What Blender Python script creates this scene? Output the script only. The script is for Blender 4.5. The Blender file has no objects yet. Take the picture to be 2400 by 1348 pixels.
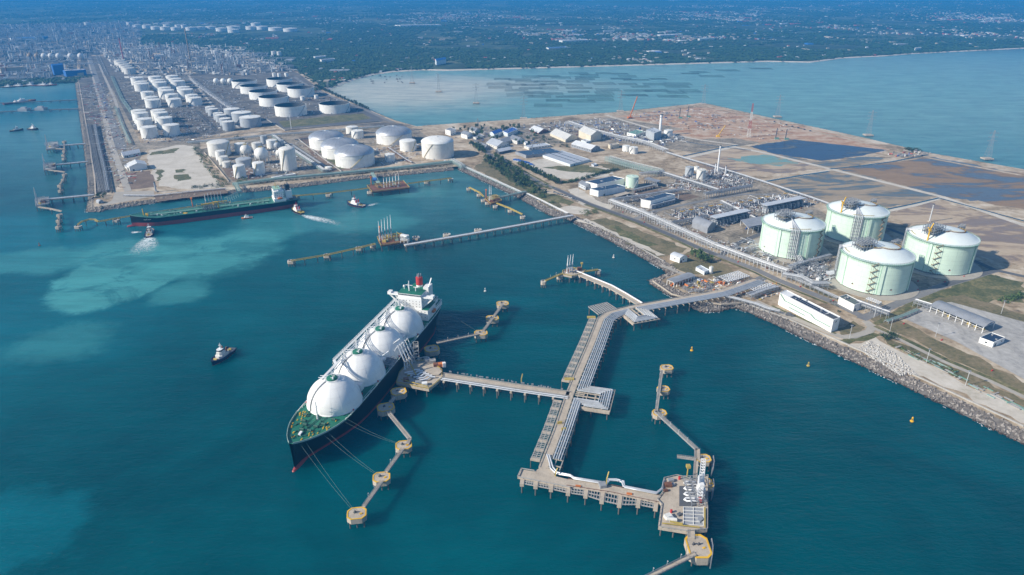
import bpy, math, random
from mathutils import Vector
random.seed(7)
scn = bpy.context.scene
COL = scn.collection
# ------------------------------------------------------------------ camera
CAM_H = 350.0
FPX = 1600.0                        # focal length in pixels of a 2400 px wide frame (24 mm on 36 mm)
TILT = math.atan((674 + 45) / FPX)  # angle below the horizon
cam_d = bpy.data.cameras.new('camera'); cam = bpy.data.objects.new('camera', cam_d); COL.objects.link(cam)
cam_d.sensor_width = 36.0; cam_d.lens = 24.0; cam_d.clip_start = 1.0; cam_d.clip_end = 90000.0
cam.location = (0, 0, CAM_H); cam.rotation_euler = (math.pi / 2 - TILT, 0, 0)
scn.camera = cam
# ------------------------------------------------------------------ sky and sun
SUN_AZ = math.radians(200)          # where the sun stands, counter-clockwise from +X
SUN_EL = math.radians(31)
w = bpy.data.worlds.new('World'); scn.world = w; w.use_nodes = True
nt = w.node_tree; nt.nodes.clear()
sky = nt.nodes.new('ShaderNodeTexSky'); sky.sky_type = 'NISHITA'; sky.sun_disc = False
sky.sun_elevation = SUN_EL; sky.sun_rotation = math.pi / 2 - SUN_AZ
sky.altitude = 0; sky.air_density = 1.0; sky.dust_density = 0.3; sky.ozone_density = 3.0
bg = nt.nodes.new('ShaderNodeBackground'); bg.inputs['Strength'].default_value = 0.10
wo = nt.nodes.new('ShaderNodeOutputWorld')
nt.links.new(sky.outputs[0], bg.inputs[0]); nt.links.new(bg.outputs[0], wo.inputs[0])
sun_d = bpy.data.lights.new('sun', 'SUN'); sun_d.energy = 4.9; sun_d.angle = math.radians(0.53); sun_d.color = (1.0, 0.92, 0.79)
sun = bpy.data.objects.new('sun', sun_d); COL.objects.link(sun)
sd = Vector((math.cos(SUN_AZ) * math.cos(SUN_EL), math.sin(SUN_AZ) * math.cos(SUN_EL), math.sin(SUN_EL)))
sun.rotation_euler = sd.to_track_quat('Z', 'Y').to_euler()
vs = scn.view_settings; vs.view_transform = 'Standard'; vs.look = 'None'; vs.gamma = 1.0; vs.use_curve_mapping = False
vs.exposure = 0.45
scn.cycles.use_denoising = True
scn.cycles.max_bounces = 6; scn.cycles.volume_bounces = 0; scn.cycles.diffuse_bounces = 3; scn.cycles.glossy_bounces = 3
scn.cycles.transparent_max_bounces = 8
# ------------------------------------------------------------------ helpers
CT, ST = math.cos(TILT), math.sin(TILT)
def G(px, py, z=0.0):
    """the point of the plane at height z that was measured at (px, py) in the survey picture"""
    x = (px - 1200) / FPX; y = -(py - 674) / FPX
    dz = y * CT - ST; t = (z - CAM_H) / dz
    return Vector((x * t, (y * ST + CT) * t, z))
def mpp(p):                                  # metres per survey pixel at p
    return (p[1] * CT + (CAM_H - p[2]) * ST) / FPX
def away(p):                                 # horizontal direction of view at p
    return Vector((p[0], p[1], 0)).normalized()
def GL(pts, z=0.0):
    return [G(a, b, z) for a, b in pts]
def vlerp(a, b, t): return a + (b - a) * t
def resample(pts, step):
    out = [pts[0].copy()]; acc = 0.0
    for a, b in zip(pts, pts[1:]):
        L = (b - a).length
        if L < 1e-6: continue
        d = step - acc
        while d <= L:
            out.append(vlerp(a, b, d / L)); d += step
        acc = (acc + L) % step if False else L - (d - step)
    return out
def tangents(pts):
    T = []
    for i in range(len(pts)):
        a = pts[max(0, i - 1)]; b = pts[min(len(pts) - 1, i + 1)]
        T.append((b - a).normalized())
    return T
def offset(pts, d):                          # sideways (to the right of travel) in plan
    out = []
    n = len(pts)
    for i, p in enumerate(pts):
        ns = []
        if i > 0: t = (p - pts[i - 1]); ns.append(Vector((t.y, -t.x, 0)).normalized())
        if i < n - 1: t = (pts[i + 1] - p); ns.append(Vector((t.y, -t.x, 0)).normalized())
        m = ns[0] if len(ns) == 1 else (ns[0] + ns[1])
        if len(ns) == 2:
            m.normalize(); m = m / max(0.35, m.dot(ns[0]))
        out.append(p + m * d)
    return out
class B:
    """collects shapes in world coordinates and links them as ONE mesh object"""
    def __init__(s): s.v = []; s.f = []
    def add(s, v, f):
        o = len(s.v); s.v += [tuple(q) for q in v]; s.f += [tuple(i + o for i in q) for q in f]; return s
    def box(s, x0, x1, y0, y1, z0, z1):
        return s.add([(x0,y0,z0),(x1,y0,z0),(x1,y1,z0),(x0,y1,z0),(x0,y0,z1),(x1,y0,z1),(x1,y1,z1),(x0,y1,z1)],
                     [(0,3,2,1),(4,5,6,7),(0,1,5,4),(1,2,6,5),(2,3,7,6),(3,0,4,7)])
    def rbox(s, c, sx, sy, sz, rz=0.0):      # c = middle of the base
        ca, sa = math.cos(rz), math.sin(rz); o = []
        for z in (0, sz):
            for x, y in ((-1,-1),(1,-1),(1,1),(-1,1)):
                a, b = x * sx / 2, y * sy / 2
                o.append((c[0] + a*ca - b*sa, c[1] + a*sa + b*ca, c[2] + z))
        return s.add(o, [(0,3,2,1),(4,5,6,7),(0,1,5,4),(1,2,6,5),(2,3,7,6),(3,0,4,7)])
    def beam(s, p, q, w, h=None):
        h = h or w; p = Vector(p); q = Vector(q); t = q - p
        if t.length < 1e-6: return s
        t.normalize(); up = Vector((0,0,1)) if abs(t.z) < 0.95 else Vector((1,0,0))
        a = t.cross(up).normalized() * (w / 2); b = a.cross(t).normalized() * (h / 2)
        return s.add([p-a-b, p+a-b, p+a+b, p-a+b, q-a-b, q+a-b, q+a+b, q-a+b],
                     [(0,1,2,3),(7,6,5,4),(4,5,1,0),(5,6,2,1),(6,7,3,2),(7,4,0,3)])
    def cyl(s, p, q, r, n=8, r2=None, cap=True):
        p = Vector(p); q = Vector(q); t = (q - p).normalized(); r2 = r if r2 is None else r2
        up = Vector((0,0,1)) if abs(t.z) < 0.95 else Vector((1,0,0))
        a = t.cross(up).normalized(); b = t.cross(a)
        cs = [(math.cos(2*math.pi*i/n), math.sin(2*math.pi*i/n)) for i in range(n)]
        v = [p + a*(r*c) + b*(r*d) for c, d in cs] + [q + a*(r2*c) + b*(r2*d) for c, d in cs]
        f = [(i, n+i, n+(i+1) % n, (i+1) % n) for i in range(n)]
        if cap: f += [tuple(range(n)), tuple(range(2*n-1, n-1, -1))]
        return s.add(v, f)
    def tube(s, pts, r, n=6):
        pts = [Vector(p) for p in pts]; T = tangents(pts); v = []; f = []; m = len(pts)
        for i, p in enumerate(pts):
            t = T[i]; up = Vector((0,0,1)) if abs(t.z) < 0.9 else Vector((1,0,0))
            a = t.cross(up).normalized(); b = t.cross(a)
            k = 1.0
            if 0 < i < m-1:
                c = (pts[i]-pts[i-1]).normalized().dot(t); k = min(1.6, 1/max(.5, c))
            for j in range(n):
                an = 2*math.pi*(j+.5)/n
                v.append(p + a*(r*k*math.cos(an)) + b*(r*math.sin(an)))
        for i in range(m-1):
            for j in range(n):
                f.append((i*n+j, i*n+(j+1) % n, (i+1)*n+(j+1) % n, (i+1)*n+j))
        f += [tuple(range(n-1, -1, -1)), tuple((m-1)*n+j for j in range(n))]
        return s.add(v, f)
    def lathe(s, prof, n=24, c=(0,0,0), a0=0.0, a1=None):
        full = a1 is None; a1 = a0 + 2*math.pi if full else a1
        m = n if full else n + 1; v = []; f = []; k = len(prof)
        for i in range(m):
            an = a0 + (a1-a0)*i/n; ca, sa = math.cos(an), math.sin(an)
            for r, z in prof: v.append((c[0]+r*ca, c[1]+r*sa, c[2]+z))
        for i in range(n):
            j = (i+1) % m
            for q in range(k-1):
                f.append((i*k+q, j*k+q, j*k+q+1, i*k+q+1))
        return s.add(v, f)
    def prism(s, poly, z0, z1):
        a = sum(poly[i][0]*poly[(i+1) % len(poly)][1] - poly[(i+1) % len(poly)][0]*poly[i][1] for i in range(len(poly)))
        if a < 0: poly = poly[::-1]
        n = len(poly)
        return s.add([(p[0],p[1],z0) for p in poly] + [(p[0],p[1],z1) for p in poly],
                     [tuple(range(n-1,-1,-1)), tuple(range(n, 2*n))] + [(i,(i+1) % n, n+(i+1) % n, n+i) for i in range(n)])
    def sheet(s, poly, z):
        a = sum(poly[i][0]*poly[(i+1) % len(poly)][1] - poly[(i+1) % len(poly)][0]*poly[i][1] for i in range(len(poly)))
        if a < 0: poly = poly[::-1]
        return s.add([(p[0],p[1],z) for p in poly], [tuple(range(len(poly)))])
    def strip(s, pts, w, z=None, th=0.0):    # a flat band along a path, solid when th > 0
        L = offset(pts, -w/2); R = offset(pts, w/2); n = len(pts); v = []
        for l, r in zip(L, R):
            zl = l.z if z is None else z
            v += [(l.x,l.y,zl),(r.x,r.y,zl)]
            if th: v += [(l.x,l.y,zl-th),(r.x,r.y,zl-th)]
        f = []
        k = 4 if th else 2
        for i in range(n-1):
            a, b = i*k, (i+1)*k
            f.append((a, a+1, b+1, b))
            if th: f += [(a+2,b+2,b+3,a+3),(a,b,b+2,a+2),(a+1,a+3,b+3,b+1)]
        if th: f += [(0,2,3,1), ((n-1)*k, (n-1)*k+1, (n-1)*k+3, (n-1)*k+2)]
        return s.add(v, f)
    def ball(s, c, r, n=10, m=6, sz=1.0):
        prof = [(max(r*math.sin(math.pi*i/m), .001), -r*sz*math.cos(math.pi*i/m)) for i in range(m+1)]
        return s.lathe(prof, n, c)
    def frame(s, c, sx, sy, sz, nx, ny, nz, t, rz=0.0, floors=False):   # open steel frame
        ca, sa = math.cos(rz), math.sin(rz)
        def W(x, y, z): return (c[0]+x*ca-y*sa, c[1]+x*sa+y*ca, c[2]+z)
        xs = [-sx/2 + sx*i/nx for i in range(nx+1)]; ys = [-sy/2 + sy*i/ny for i in range(ny+1)]; zs = [sz*i/nz for i in range(1, nz+1)]
        for x in xs:
            for y in ys: s.beam(W(x,y,0), W(x,y,sz), t)
        for z in zs:
            for x in xs: s.beam(W(x,ys[0],z), W(x,ys[-1],z), t)
            for y in ys: s.beam(W(xs[0],y,z), W(xs[-1],y,z), t)
        return s
    def mk(s, name, mat, parent=None, smooth=False, ang=0.6):
        me = bpy.data.meshes.new(name)
        o0 = wloc(parent) if parent is not None else Vector((0,0,0))
        me.from_pydata([(a-o0.x, b-o0.y, c-o0.z) for a, b, c in s.v], [], s.f)
        if smooth:
            me.polygons.foreach_set('use_smooth', [True]*len(me.polygons)); me.set_sharp_from_angle(angle=ang)
        me.materials.append(MAT[mat]); me.update()
        return link(name, me, parent)
    def mst(s, name, mat, parent=None, smooth=False):        # many pieces too small to pick apart
        o = s.mk(name, mat, parent, smooth); o['kind'] = 'stuff'; return o
    def mks(s, name, mat, parent=None, smooth=False):        # every loose piece becomes an object of its own
        par = list(range(len(s.v)))
        def find(i):
            while par[i] != i: par[i] = par[par[i]]; i = par[i]
            return i
        for f in s.f:
            a = find(f[0])
            for i in f[1:]: par[find(i)] = a
        grp = {}
        for f in s.f: grp.setdefault(find(f[0]), []).append(f)
        out = []
        for fs in grp.values():
            ids = sorted({i for f in fs for i in f}); mp = {i: k for k, i in enumerate(ids)}
            q = B(); q.v = [s.v[i] for i in ids]; q.f = [tuple(mp[i] for i in f) for f in fs]
            out.append(q.mk(name, mat, parent, smooth))
        return out
def wloc(o):
    p = Vector((0,0,0))
    while o is not None: p = p + Vector(o.location); o = o.parent
    return p
def link(name, data, parent=None):
    o = bpy.data.objects.new(name, data); COL.objects.link(o)
    if parent is not None: o.parent = parent
    return o
def tag(o, label=None, cat=None, group=None, kind=None):
    if label: o['label'] = label
    if cat: o['category'] = cat
    if group: o['group'] = group
    if kind: o['kind'] = kind
    return o
def thing(name, label, cat, loc=(0,0,0), rz=0.0, group=None):
    o = link(name, None); o.empty_display_size = 1; o.location = loc; o.rotation_euler = (0,0,rz)
    return tag(o, label, cat, group)
def single(b, name, mat, label, cat, group=None, loc=None, smooth=False):   # a thing that is one mesh, origin at loc
    e = Vector(loc) if loc is not None else Vector((0,0,0))
    b.v = [(x-e.x, y-e.y, z-e.z) for x, y, z in b.v]
    o = b.mk(name, mat, None, smooth); o.location = e
    return tag(o, label, cat, group)
def inst(name, mesh, parent, wp, rz=0.0, sc=None):       # one more piece that shares its mesh
    o = link(name, mesh, parent); o.location = Vector(wp) - wloc(parent); o.rotation_euler = (0,0,rz)
    if sc: o.scale = sc
    return o
def mesh_of(b, name, mat, smooth=False):
    me = bpy.data.meshes.new(name); me.from_pydata(b.v, [], b.f)
    if smooth:
        me.polygons.foreach_set('use_smooth', [True]*len(me.polygons)); me.set_sharp_from_angle(angle=0.6)
    me.materials.append(MAT[mat]); me.update(); return me
KIDS = {}
def copy_tree(o, loc=None, rz=None, parent=None, label=None, group=None, sc=None):
    c = o.copy(); COL.objects.link(c); c.parent = parent
    if loc is not None: c.location = loc
    if rz is not None: c.rotation_euler = (0,0,rz)
    if sc is not None: c.scale = (sc,sc,sc) if not hasattr(sc, '__len__') else sc
    if label: c['label'] = label
    if group: c['group'] = group
    if o.name not in KIDS: KIDS[o.name] = [k for k in o.children]
    for ch in KIDS[o.name]: copy_tree(ch, parent=c)
    return c
def drop(o):                                              # remove a prototype and its parts
    for ch in list(o.children): drop(ch)
    bpy.data.objects.remove(o)
def ang(a, b): return math.atan2(b[1]-a[1], b[0]-a[0])
def inpoly(x, y, poly):
    r = False; n = len(poly); j = n-1
    for i in range(n):
        xi, yi = poly[i][0], poly[i][1]; xj, yj = poly[j][0], poly[j][1]
        if (yi > y) != (yj > y) and x < (xj-xi)*(y-yi)/(yj-yi)+xi: r = not r
        j = i
    return r
ORD = ['first','second','third','fourth','fifth','sixth','seventh','eighth','ninth','tenth','eleventh','twelfth']
# ------------------------------------------------------------------ materials (all node-based)
MAT = {}
def nodes(name):
    m = bpy.data.materials.new(name); m.use_nodes = True; MAT[name] = m
    t = m.node_tree; t.nodes.clear()
    out = t.nodes.new('ShaderNodeOutputMaterial'); p = t.nodes.new('ShaderNodeBsdfPrincipled')
    t.links.new(p.outputs[0], out.inputs[0]); return m, t, p
def nz(t, scale, detail=3.0, rough=0.55, vec=None, dist=0.0):
    n = t.nodes.new('ShaderNodeTexNoise'); n.inputs['Scale'].default_value = scale; n.inputs['Detail'].default_value = detail
    n.inputs['Roughness'].default_value = rough; n.inputs['Distortion'].default_value = dist
    if vec is not None: t.links.new(vec, n.inputs['Vector'])
    return n.outputs['Fac']
def ramp(t, fac, stops):
    r = t.nodes.new('ShaderNodeValToRGB'); e = r.color_ramp.elements
    while len(e) < len(stops): e.new(0.5)
    for q, (pos, c) in zip(e, stops):
        q.position = pos; q.color = (c[0], c[1], c[2], 1) if hasattr(c, '__len__') else (c, c, c, 1)
    t.links.new(fac, r.inputs['Fac']); return r.outputs['Color']
def mix(t, fac, a, b, mode='MIX'):
    n = t.nodes.new('ShaderNodeMix'); n.data_type = 'RGBA'; n.blend_type = mode
    for val, i in ((fac, 0), (a, 6), (b, 7)):
        if hasattr(val, 'is_linked'): t.links.new(val, n.inputs[i])
        elif i == 0: n.inputs[0].default_value = val
        else: n.inputs[i].default_value = (val[0], val[1], val[2], 1)
    return n.outputs[2]
def mth(t, op, a, b=0.0, clamp=False):
    n = t.nodes.new('ShaderNodeMath'); n.operation = op; n.use_clamp = clamp
    for i, val in enumerate((a, b)):
        if hasattr(val, 'is_linked'): t.links.new(val, n.inputs[i])
        else: n.inputs[i].default_value = val
    return n.outputs[0]
def wpos(t): return t.nodes.new('ShaderNodeNewGeometry').outputs['Position']
def scaled(t, vec, s):
    n = t.nodes.new('ShaderNodeMapping'); n.inputs['Scale'].default_value = s; t.links.new(vec, n.inputs['Vector']); return n.outputs[0]
def bump(t, p, h, strength, dist=1.0):
    n = t.nodes.new('ShaderNodeBump'); n.inputs['Strength'].default_value = strength; n.inputs['Distance'].default_value = dist
    t.links.new(h, n.inputs['Height']); t.links.new(n.outputs[0], p.inputs['Normal'])
def paint(name, c, rough=0.5, var=0.16, scale=0.12, metal=0.0, streak=0.0, streak_c=None):
    """coated surface: slow patchiness, fine mottling and, where asked, rain streaks down the walls"""
    m, t, p = nodes(name); w = wpos(t)
    a = nz(t, scale, 4, 0.6, w); b = nz(t, scale*9, 3, 0.6, w)
    f = mth(t, 'ADD', mth(t, 'MULTIPLY', a, 0.65), mth(t, 'MULTIPLY', b, 0.35))
    col = ramp(t, f, [(0.3, [x*(1-var*1.3) for x in c]), (0.5, c), (0.72, [min(.9, x*(1+var*.8)) for x in c])])
    if streak:
        s = nz(t, 1.0, 3, 0.6, scaled(t, w, (0.9, 0.9, 0.035)))
        s = ramp(t, s, [(0.52, 0.0), (0.72, streak)])
        col = mix(t, s, col, streak_c or [c[0]*.55, c[1]*.5, c[2]*.42])
    t.links.new(col, p.inputs['Base Color']); p.inputs['Roughness'].default_value = rough; p.inputs['Metallic'].default_value = metal
    return m
def ground(name, stops, s1, s2=None, rough=0.95, fine=0.25, stretch=(1,1,1), dist=0.6, warp=None):
    """earth, sand or paving: a ramp over broad noise, broken up by finer grain"""
    m, t, p = nodes(name); w = wpos(t); v = scaled(t, w, stretch)
    a = nz(t, s1, 5, 0.6, v, dist)
    b = nz(t, s2 or s1*7, 4, 0.65, w)
    f = mth(t, 'ADD', mth(t, 'MULTIPLY', a, 1-fine), mth(t, 'MULTIPLY', b, fine))
    col = ramp(t, f, stops)
    t.links.new(col, p.inputs['Base Color']); p.inputs['Roughness'].default_value = rough
    bump(t, p, b, 0.25, 0.4)
    return m, t, p, f
# --- the sea: teal body, pale sediment where it is stirred up, ripples as relief
def sea_mat():
    m, t, p = nodes('sea'); w = wpos(t)
    sep = t.nodes.new('ShaderNodeSeparateXYZ'); t.links.new(w, sep.inputs[0]); X, Y = sep.outputs[0], sep.outputs[1]
    wn = t.nodes.new('ShaderNodeTexNoise'); wn.inputs['Scale'].default_value = 0.009; wn.inputs['Detail'].default_value = 9; wn.inputs['Roughness'].default_value = 0.7
    t.links.new(w, wn.inputs['Vector'])
    ws = t.nodes.new('ShaderNodeVectorMath'); ws.operation = 'SUBTRACT'; t.links.new(wn.outputs['Color'], ws.inputs[0]); ws.inputs[1].default_value = (.5,.5,.5)
    def blob(c, rx, ry, rot, soft, warp):
        """1 inside a ragged patch of stirred-up water round c"""
        k = t.nodes.new('ShaderNodeVectorMath'); k.operation = 'SCALE'; t.links.new(ws.outputs[0], k.inputs[0]); k.inputs['Scale'].default_value = warp
        a = t.nodes.new('ShaderNodeVectorMath'); a.operation = 'ADD'; t.links.new(w, a.inputs[0]); t.links.new(k.outputs[0], a.inputs[1])
        mp = t.nodes.new('ShaderNodeMapping'); mp.vector_type = 'TEXTURE'
        mp.inputs['Location'].default_value = (c[0], c[1], 0); mp.inputs['Rotation'].default_value = (0,0,rot); mp.inputs['Scale'].default_value = (rx, ry, 1e6)
        t.links.new(a.outputs[0], mp.inputs['Vector'])
        ln = t.nodes.new('ShaderNodeVectorMath'); ln.operation = 'LENGTH'; t.links.new(mp.outputs[0], ln.inputs[0])
        r = t.nodes.new('ShaderNodeMapRange'); r.interpolation_type = 'SMOOTHSTEP'
        r.inputs['From Min'].default_value = 1+soft; r.inputs['From Max'].default_value = 1-soft
        t.links.new(ln.outputs['Value'], r.inputs['Value']); return r.outputs[0]
    deep, body, turb, milk, sandy = (0.0002,0.049,0.063), (0.0003,0.099,0.121), (0.003,0.145,0.19), (0.075,0.33,0.33), (0.58,0.58,0.48)
    n1 = nz(t, 0.0035, 5, 0.6, w, 1.0); n2 = nz(t, 0.018, 6, 0.68, scaled(t, w, (0.45,2.0,1)))
    mott = ramp(t, nz(t, 0.014, 6, 0.66, scaled(t, w, (0.9,1.1,1)), .5), [(0.42, 0.45), (0.52, 1.0)])
    f0 = ramp(t, n1, [(0.36, 0.0), (0.66, 1.0)])
    col = mix(t, f0, deep, body)
    for (c, rx, ry, rot, soft, warp, k, cc) in SEA_BLOBS:
        col = mix(t, mth(t, 'MULTIPLY', mth(t, 'MULTIPLY', blob(c, rx, ry, rot, soft, warp), k), mott if cc == 'm' and k > .6 else 1.0), col, {'t': turb, 'm': milk, 's': sandy, 'd': deep, 'b': body}[cc])
    col = mix(t, mth(t, 'MULTIPLY', ramp(t, n2, [(0.38, 1.0), (0.6, 0.0)]), 0.3), col, deep)
    t.links.new(col, p.inputs['Base Color']); p.inputs['IOR'].default_value = 1.33
    p.inputs['Roughness'].default_value = 0.22; p.inputs['Specular IOR Level'].default_value = 0.2
    p.subsurface_method = 'BURLEY'; p.inputs['Subsurface Weight'].default_value = 0.85; p.inputs['Subsurface Radius'].default_value = (1,1,1); p.inputs['Subsurface Scale'].default_value = 45.0
    h = mth(t, 'ADD', nz(t, 0.22, 4, 0.65, scaled(t, w, (0.7,1.5,1)), 0.4), mth(t, 'MULTIPLY', nz(t, 0.035, 3, 0.5, scaled(t, w, (0.5,1.7,1))), 1.8))
    bump(t, p, h, 0.8, 1.3)
SEA_BLOBS = []
def sea_blob(px, py, rpx, rpy, k, cc, soft=0.35, warp=120, rot=0.0):
    c = G(px, py); a = G(px + rpx, py); b = G(px, py + rpy)
    SEA_BLOBS.append((c, (a-c).length, abs(b.y-c.y), rot, soft, warp, k, cc))
sea_blob(-40, 1270, 215, 160, .72, 't', .2, 120)
sea_blob(40, 700, 620, 330, .6, 'b', .6, 150)
sea_blob(40, 560, 560, 80, .8, 't', .5, 140)
sea_blob(120, 760, 240, 120, .55, 't', .5, 160)
sea_blob(285, 645, 135, 85, .95, 'm', .1, 90)
sea_blob(90, 610, 110, 30, .5, 'm', .3, 120)
sea_blob(140, 800, 90, 50, .35, 'm', .4, 120)
sea_blob(420, 690, 60, 30, .5, 'm', .3, 80)
sea_blob(330, 590, 150, 40, .7, 'm', .25, 90)
sea_blob(540, 590, 100, 70, .8, 'm', .22, 100)
sea_blob(640, 530, 90, 40, .6, 'm', .3, 100)
sea_blob(800, 480, 420, 60, .55, 't', .5, 120)
sea_blob(860, 520, 110, 28, .5, 'm', .4, 90)
sea_blob(980, 450, 70, 14, .4, 'm', .5, 60)
sea_blob(1700, 200, 2200, 240, 1.0, 't', .12, 60)
sea_blob(1500, 195, 900, 80, .85, 'm', .6, 400)
sea_blob(1750, 185, 1500, 200, .65, 'm', .6, 300)
sea_blob(1700, 190, 1700, 210, .22, 's', .5, 300)
sea_blob(940, 212, 230, 40, .95, 's', .6, 260)
sea_blob(1080, 200, 300, 20, .6, 's', .7, 300)
sea_blob(60, 250, 180, 60, .8, 't', .4, 120)
sea_mat()
ground('mainland_ground', [(0.36,(0.010,0.024,0.009)),(0.47,(0.022,0.045,0.016)),(0.53,(0.055,0.085,0.03)),(0.59,(0.11,0.115,0.05)),(0.67,(0.22,0.175,0.12))], 0.0028, 0.02, fine=.4)
ground('refinery_ground', [(0.34,(0.045,0.042,0.038)),(0.48,(0.11,0.10,0.088)),(0.6,(0.19,0.17,0.14)),(0.7,(0.30,0.27,0.22))], 0.02, 0.12, fine=.45)
ground('reclaimed', [(0.36,(0.13,0.095,0.05)),(0.45,(0.29,0.215,0.13)),(0.53,(0.45,0.36,0.25)),(0.63,(0.60,0.52,0.41))], 0.012, 0.09, fine=.4)
ground('gravel', [(0.36,(0.10,0.085,0.062)),(0.46,(0.20,0.17,0.125)),(0.55,(0.31,0.26,0.195)),(0.65,(0.46,0.39,0.30))], 0.03, 0.2, fine=.5)
ground('pale_sand', [(0.28,(0.30,0.27,0.16)),(0.42,(0.50,0.45,0.37)),(0.7,(0.66,0.61,0.53))], 0.03, 0.2, fine=.4)
ground('dry_grass', [(0.36,(0.075,0.072,0.03)),(0.48,(0.15,0.13,0.06)),(0.58,(0.21,0.165,0.09)),(0.7,(0.30,0.235,0.15))], 0.03, 0.25, fine=.45)
ground('grass', [(0.36,(0.045,0.062,0.016)),(0.48,(0.10,0.105,0.035)),(0.58,(0.19,0.165,0.07)),(0.68,(0.32,0.26,0.15))], 0.04, 0.3, fine=.45)
ground('brown_earth', [(0.3,(0.11,0.075,0.05)),(0.5,(0.18,0.125,0.085)),(0.75,(0.30,0.22,0.16))], 0.03, 0.2, fine=.4)
ground('earthworks', [(0.34,(0.20,0.11,0.06)),(0.45,(0.40,0.22,0.115)),(0.53,(0.47,0.33,0.22)),(0.64,(0.56,0.47,0.37))], 0.014, 0.1, fine=.35, stretch=(.6,1.5,1), dist=1.5)
ground('concrete_yard', [(0.3,(0.22,0.21,0.20)),(0.5,(0.38,0.365,0.34)),(0.72,(0.54,0.52,0.49))], 0.035, 0.2, fine=.4, stretch=(1.6,.7,1), dist=1.2)
ground('asphalt', [(0.3,(0.075,0.078,0.084)),(0.55,(0.115,0.117,0.122)),(0.75,(0.17,0.168,0.165))], 0.03, 0.2, fine=.45)
ground('old_asphalt', [(0.3,(0.15,0.15,0.148)),(0.55,(0.21,0.205,0.20)),(0.75,(0.28,0.27,0.255))], 0.03, 0.2, fine=.45)
ground('path_concrete', [(0.3,(0.32,0.29,0.245)),(0.6,(0.42,0.385,0.33)),(0.8,(0.5,0.46,0.4))], 0.05, 0.3, fine=.4)
def mud(name, dry, dry2, wet, wet2, s, thr, stretch=(.6,1.4,1)):
    m, t, p = nodes(name); w = wpos(t); v = scaled(t, w, stretch)
    a = nz(t, s, 6, 0.62, v, 1.3); b = nz(t, s*8, 4, 0.65, v, .6)
    f = mth(t, 'ADD', mth(t, 'MULTIPLY', a, .78), mth(t, 'MULTIPLY', b, .22))
    wf = ramp(t, f, [(thr-.035, 0.0), (thr+.035, 1.0)])
    c = mix(t, wf, mix(t, b, dry, dry2), mix(t, b, wet, wet2))
    t.links.new(c, p.inputs['Base Color'])
    t.links.new(ramp(t, wf, [(0, .95), (1, .3)]), p.inputs['Roughness'])
mud('mud_flat', (0.17,0.105,0.055), (0.35,0.24,0.14), (0.055,0.066,0.082), (0.12,0.125,0.13), 0.0075, 0.505)
mud('mud_olive', (0.22,0.165,0.095), (0.45,0.36,0.26), (0.07,0.078,0.065), (0.14,0.145,0.125), 0.010, 0.50)
mud('mud_sand', (0.34,0.25,0.155), (0.56,0.46,0.34), (0.19,0.12,0.06), (0.29,0.19,0.11), 0.011, 0.53)
mud('liner_pond', (0.10,0.12,0.12), (0.20,0.20,0.18), (0.014,0.024,0.055), (0.022,0.04,0.085), 0.009, 0.45, (.5,2.0,1))
mud('turquoise_pond', (0.25,0.2,0.13), (0.40,0.33,0.24), (0.14,0.27,0.22), (0.20,0.34,0.28), 0.012, 0.44, (.5,1.8,1))
ground('dark_water', [(0.3,(0.012,0.03,0.03)),(0.7,(0.03,0.06,0.05))], .05, rough=.2)
ground('rock_bed', [(0.3,(0.09,0.08,0.07)),(0.7,(0.2,0.18,0.16))], .3)
def rockmat(name, a, b, c):
    m, t, p = nodes(name); w = wpos(t)
    v = t.nodes.new('ShaderNodeTexVoronoi'); v.inputs['Scale'].default_value = 0.45; t.links.new(w, v.inputs['Vector'])
    sp = t.nodes.new('ShaderNodeSeparateXYZ'); t.links.new(v.outputs['Color'], sp.inputs[0])
    col = ramp(t, sp.outputs[0], [(0.0, a), (0.5, b), (1.0, c)])
    n = nz(t, 1.2, 3, .6, w); col = mix(t, mth(t, 'MULTIPLY', n, .5), col, [x*.6 for x in b])
    z = t.nodes.new('ShaderNodeSeparateXYZ'); t.links.new(w, z.inputs[0])   # tide line: wet weed-dark stone close to the water
    tide = ramp(t, mth(t, 'ADD', mth(t, 'MULTIPLY', z.outputs[2], .35), mth(t, 'MULTIPLY', n, .3)), [(0.42, 1.0), (0.62, 0.0)])
    col = mix(t, tide, col, (0.045,0.032,0.022))
    t.links.new(col, p.inputs['Base Color']); p.inputs['Roughness'].default_value = .9
rockmat('rock_grey', (0.07,0.062,0.056), (0.20,0.175,0.155), (0.44,0.40,0.36))
rockmat('rock_tan', (0.24,0.20,0.15), (0.37,0.315,0.245), (0.52,0.46,0.37))
rockmat('rock_pale', (0.36,0.34,0.31), (0.5,0.48,0.45), (0.66,0.64,0.6))
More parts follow.
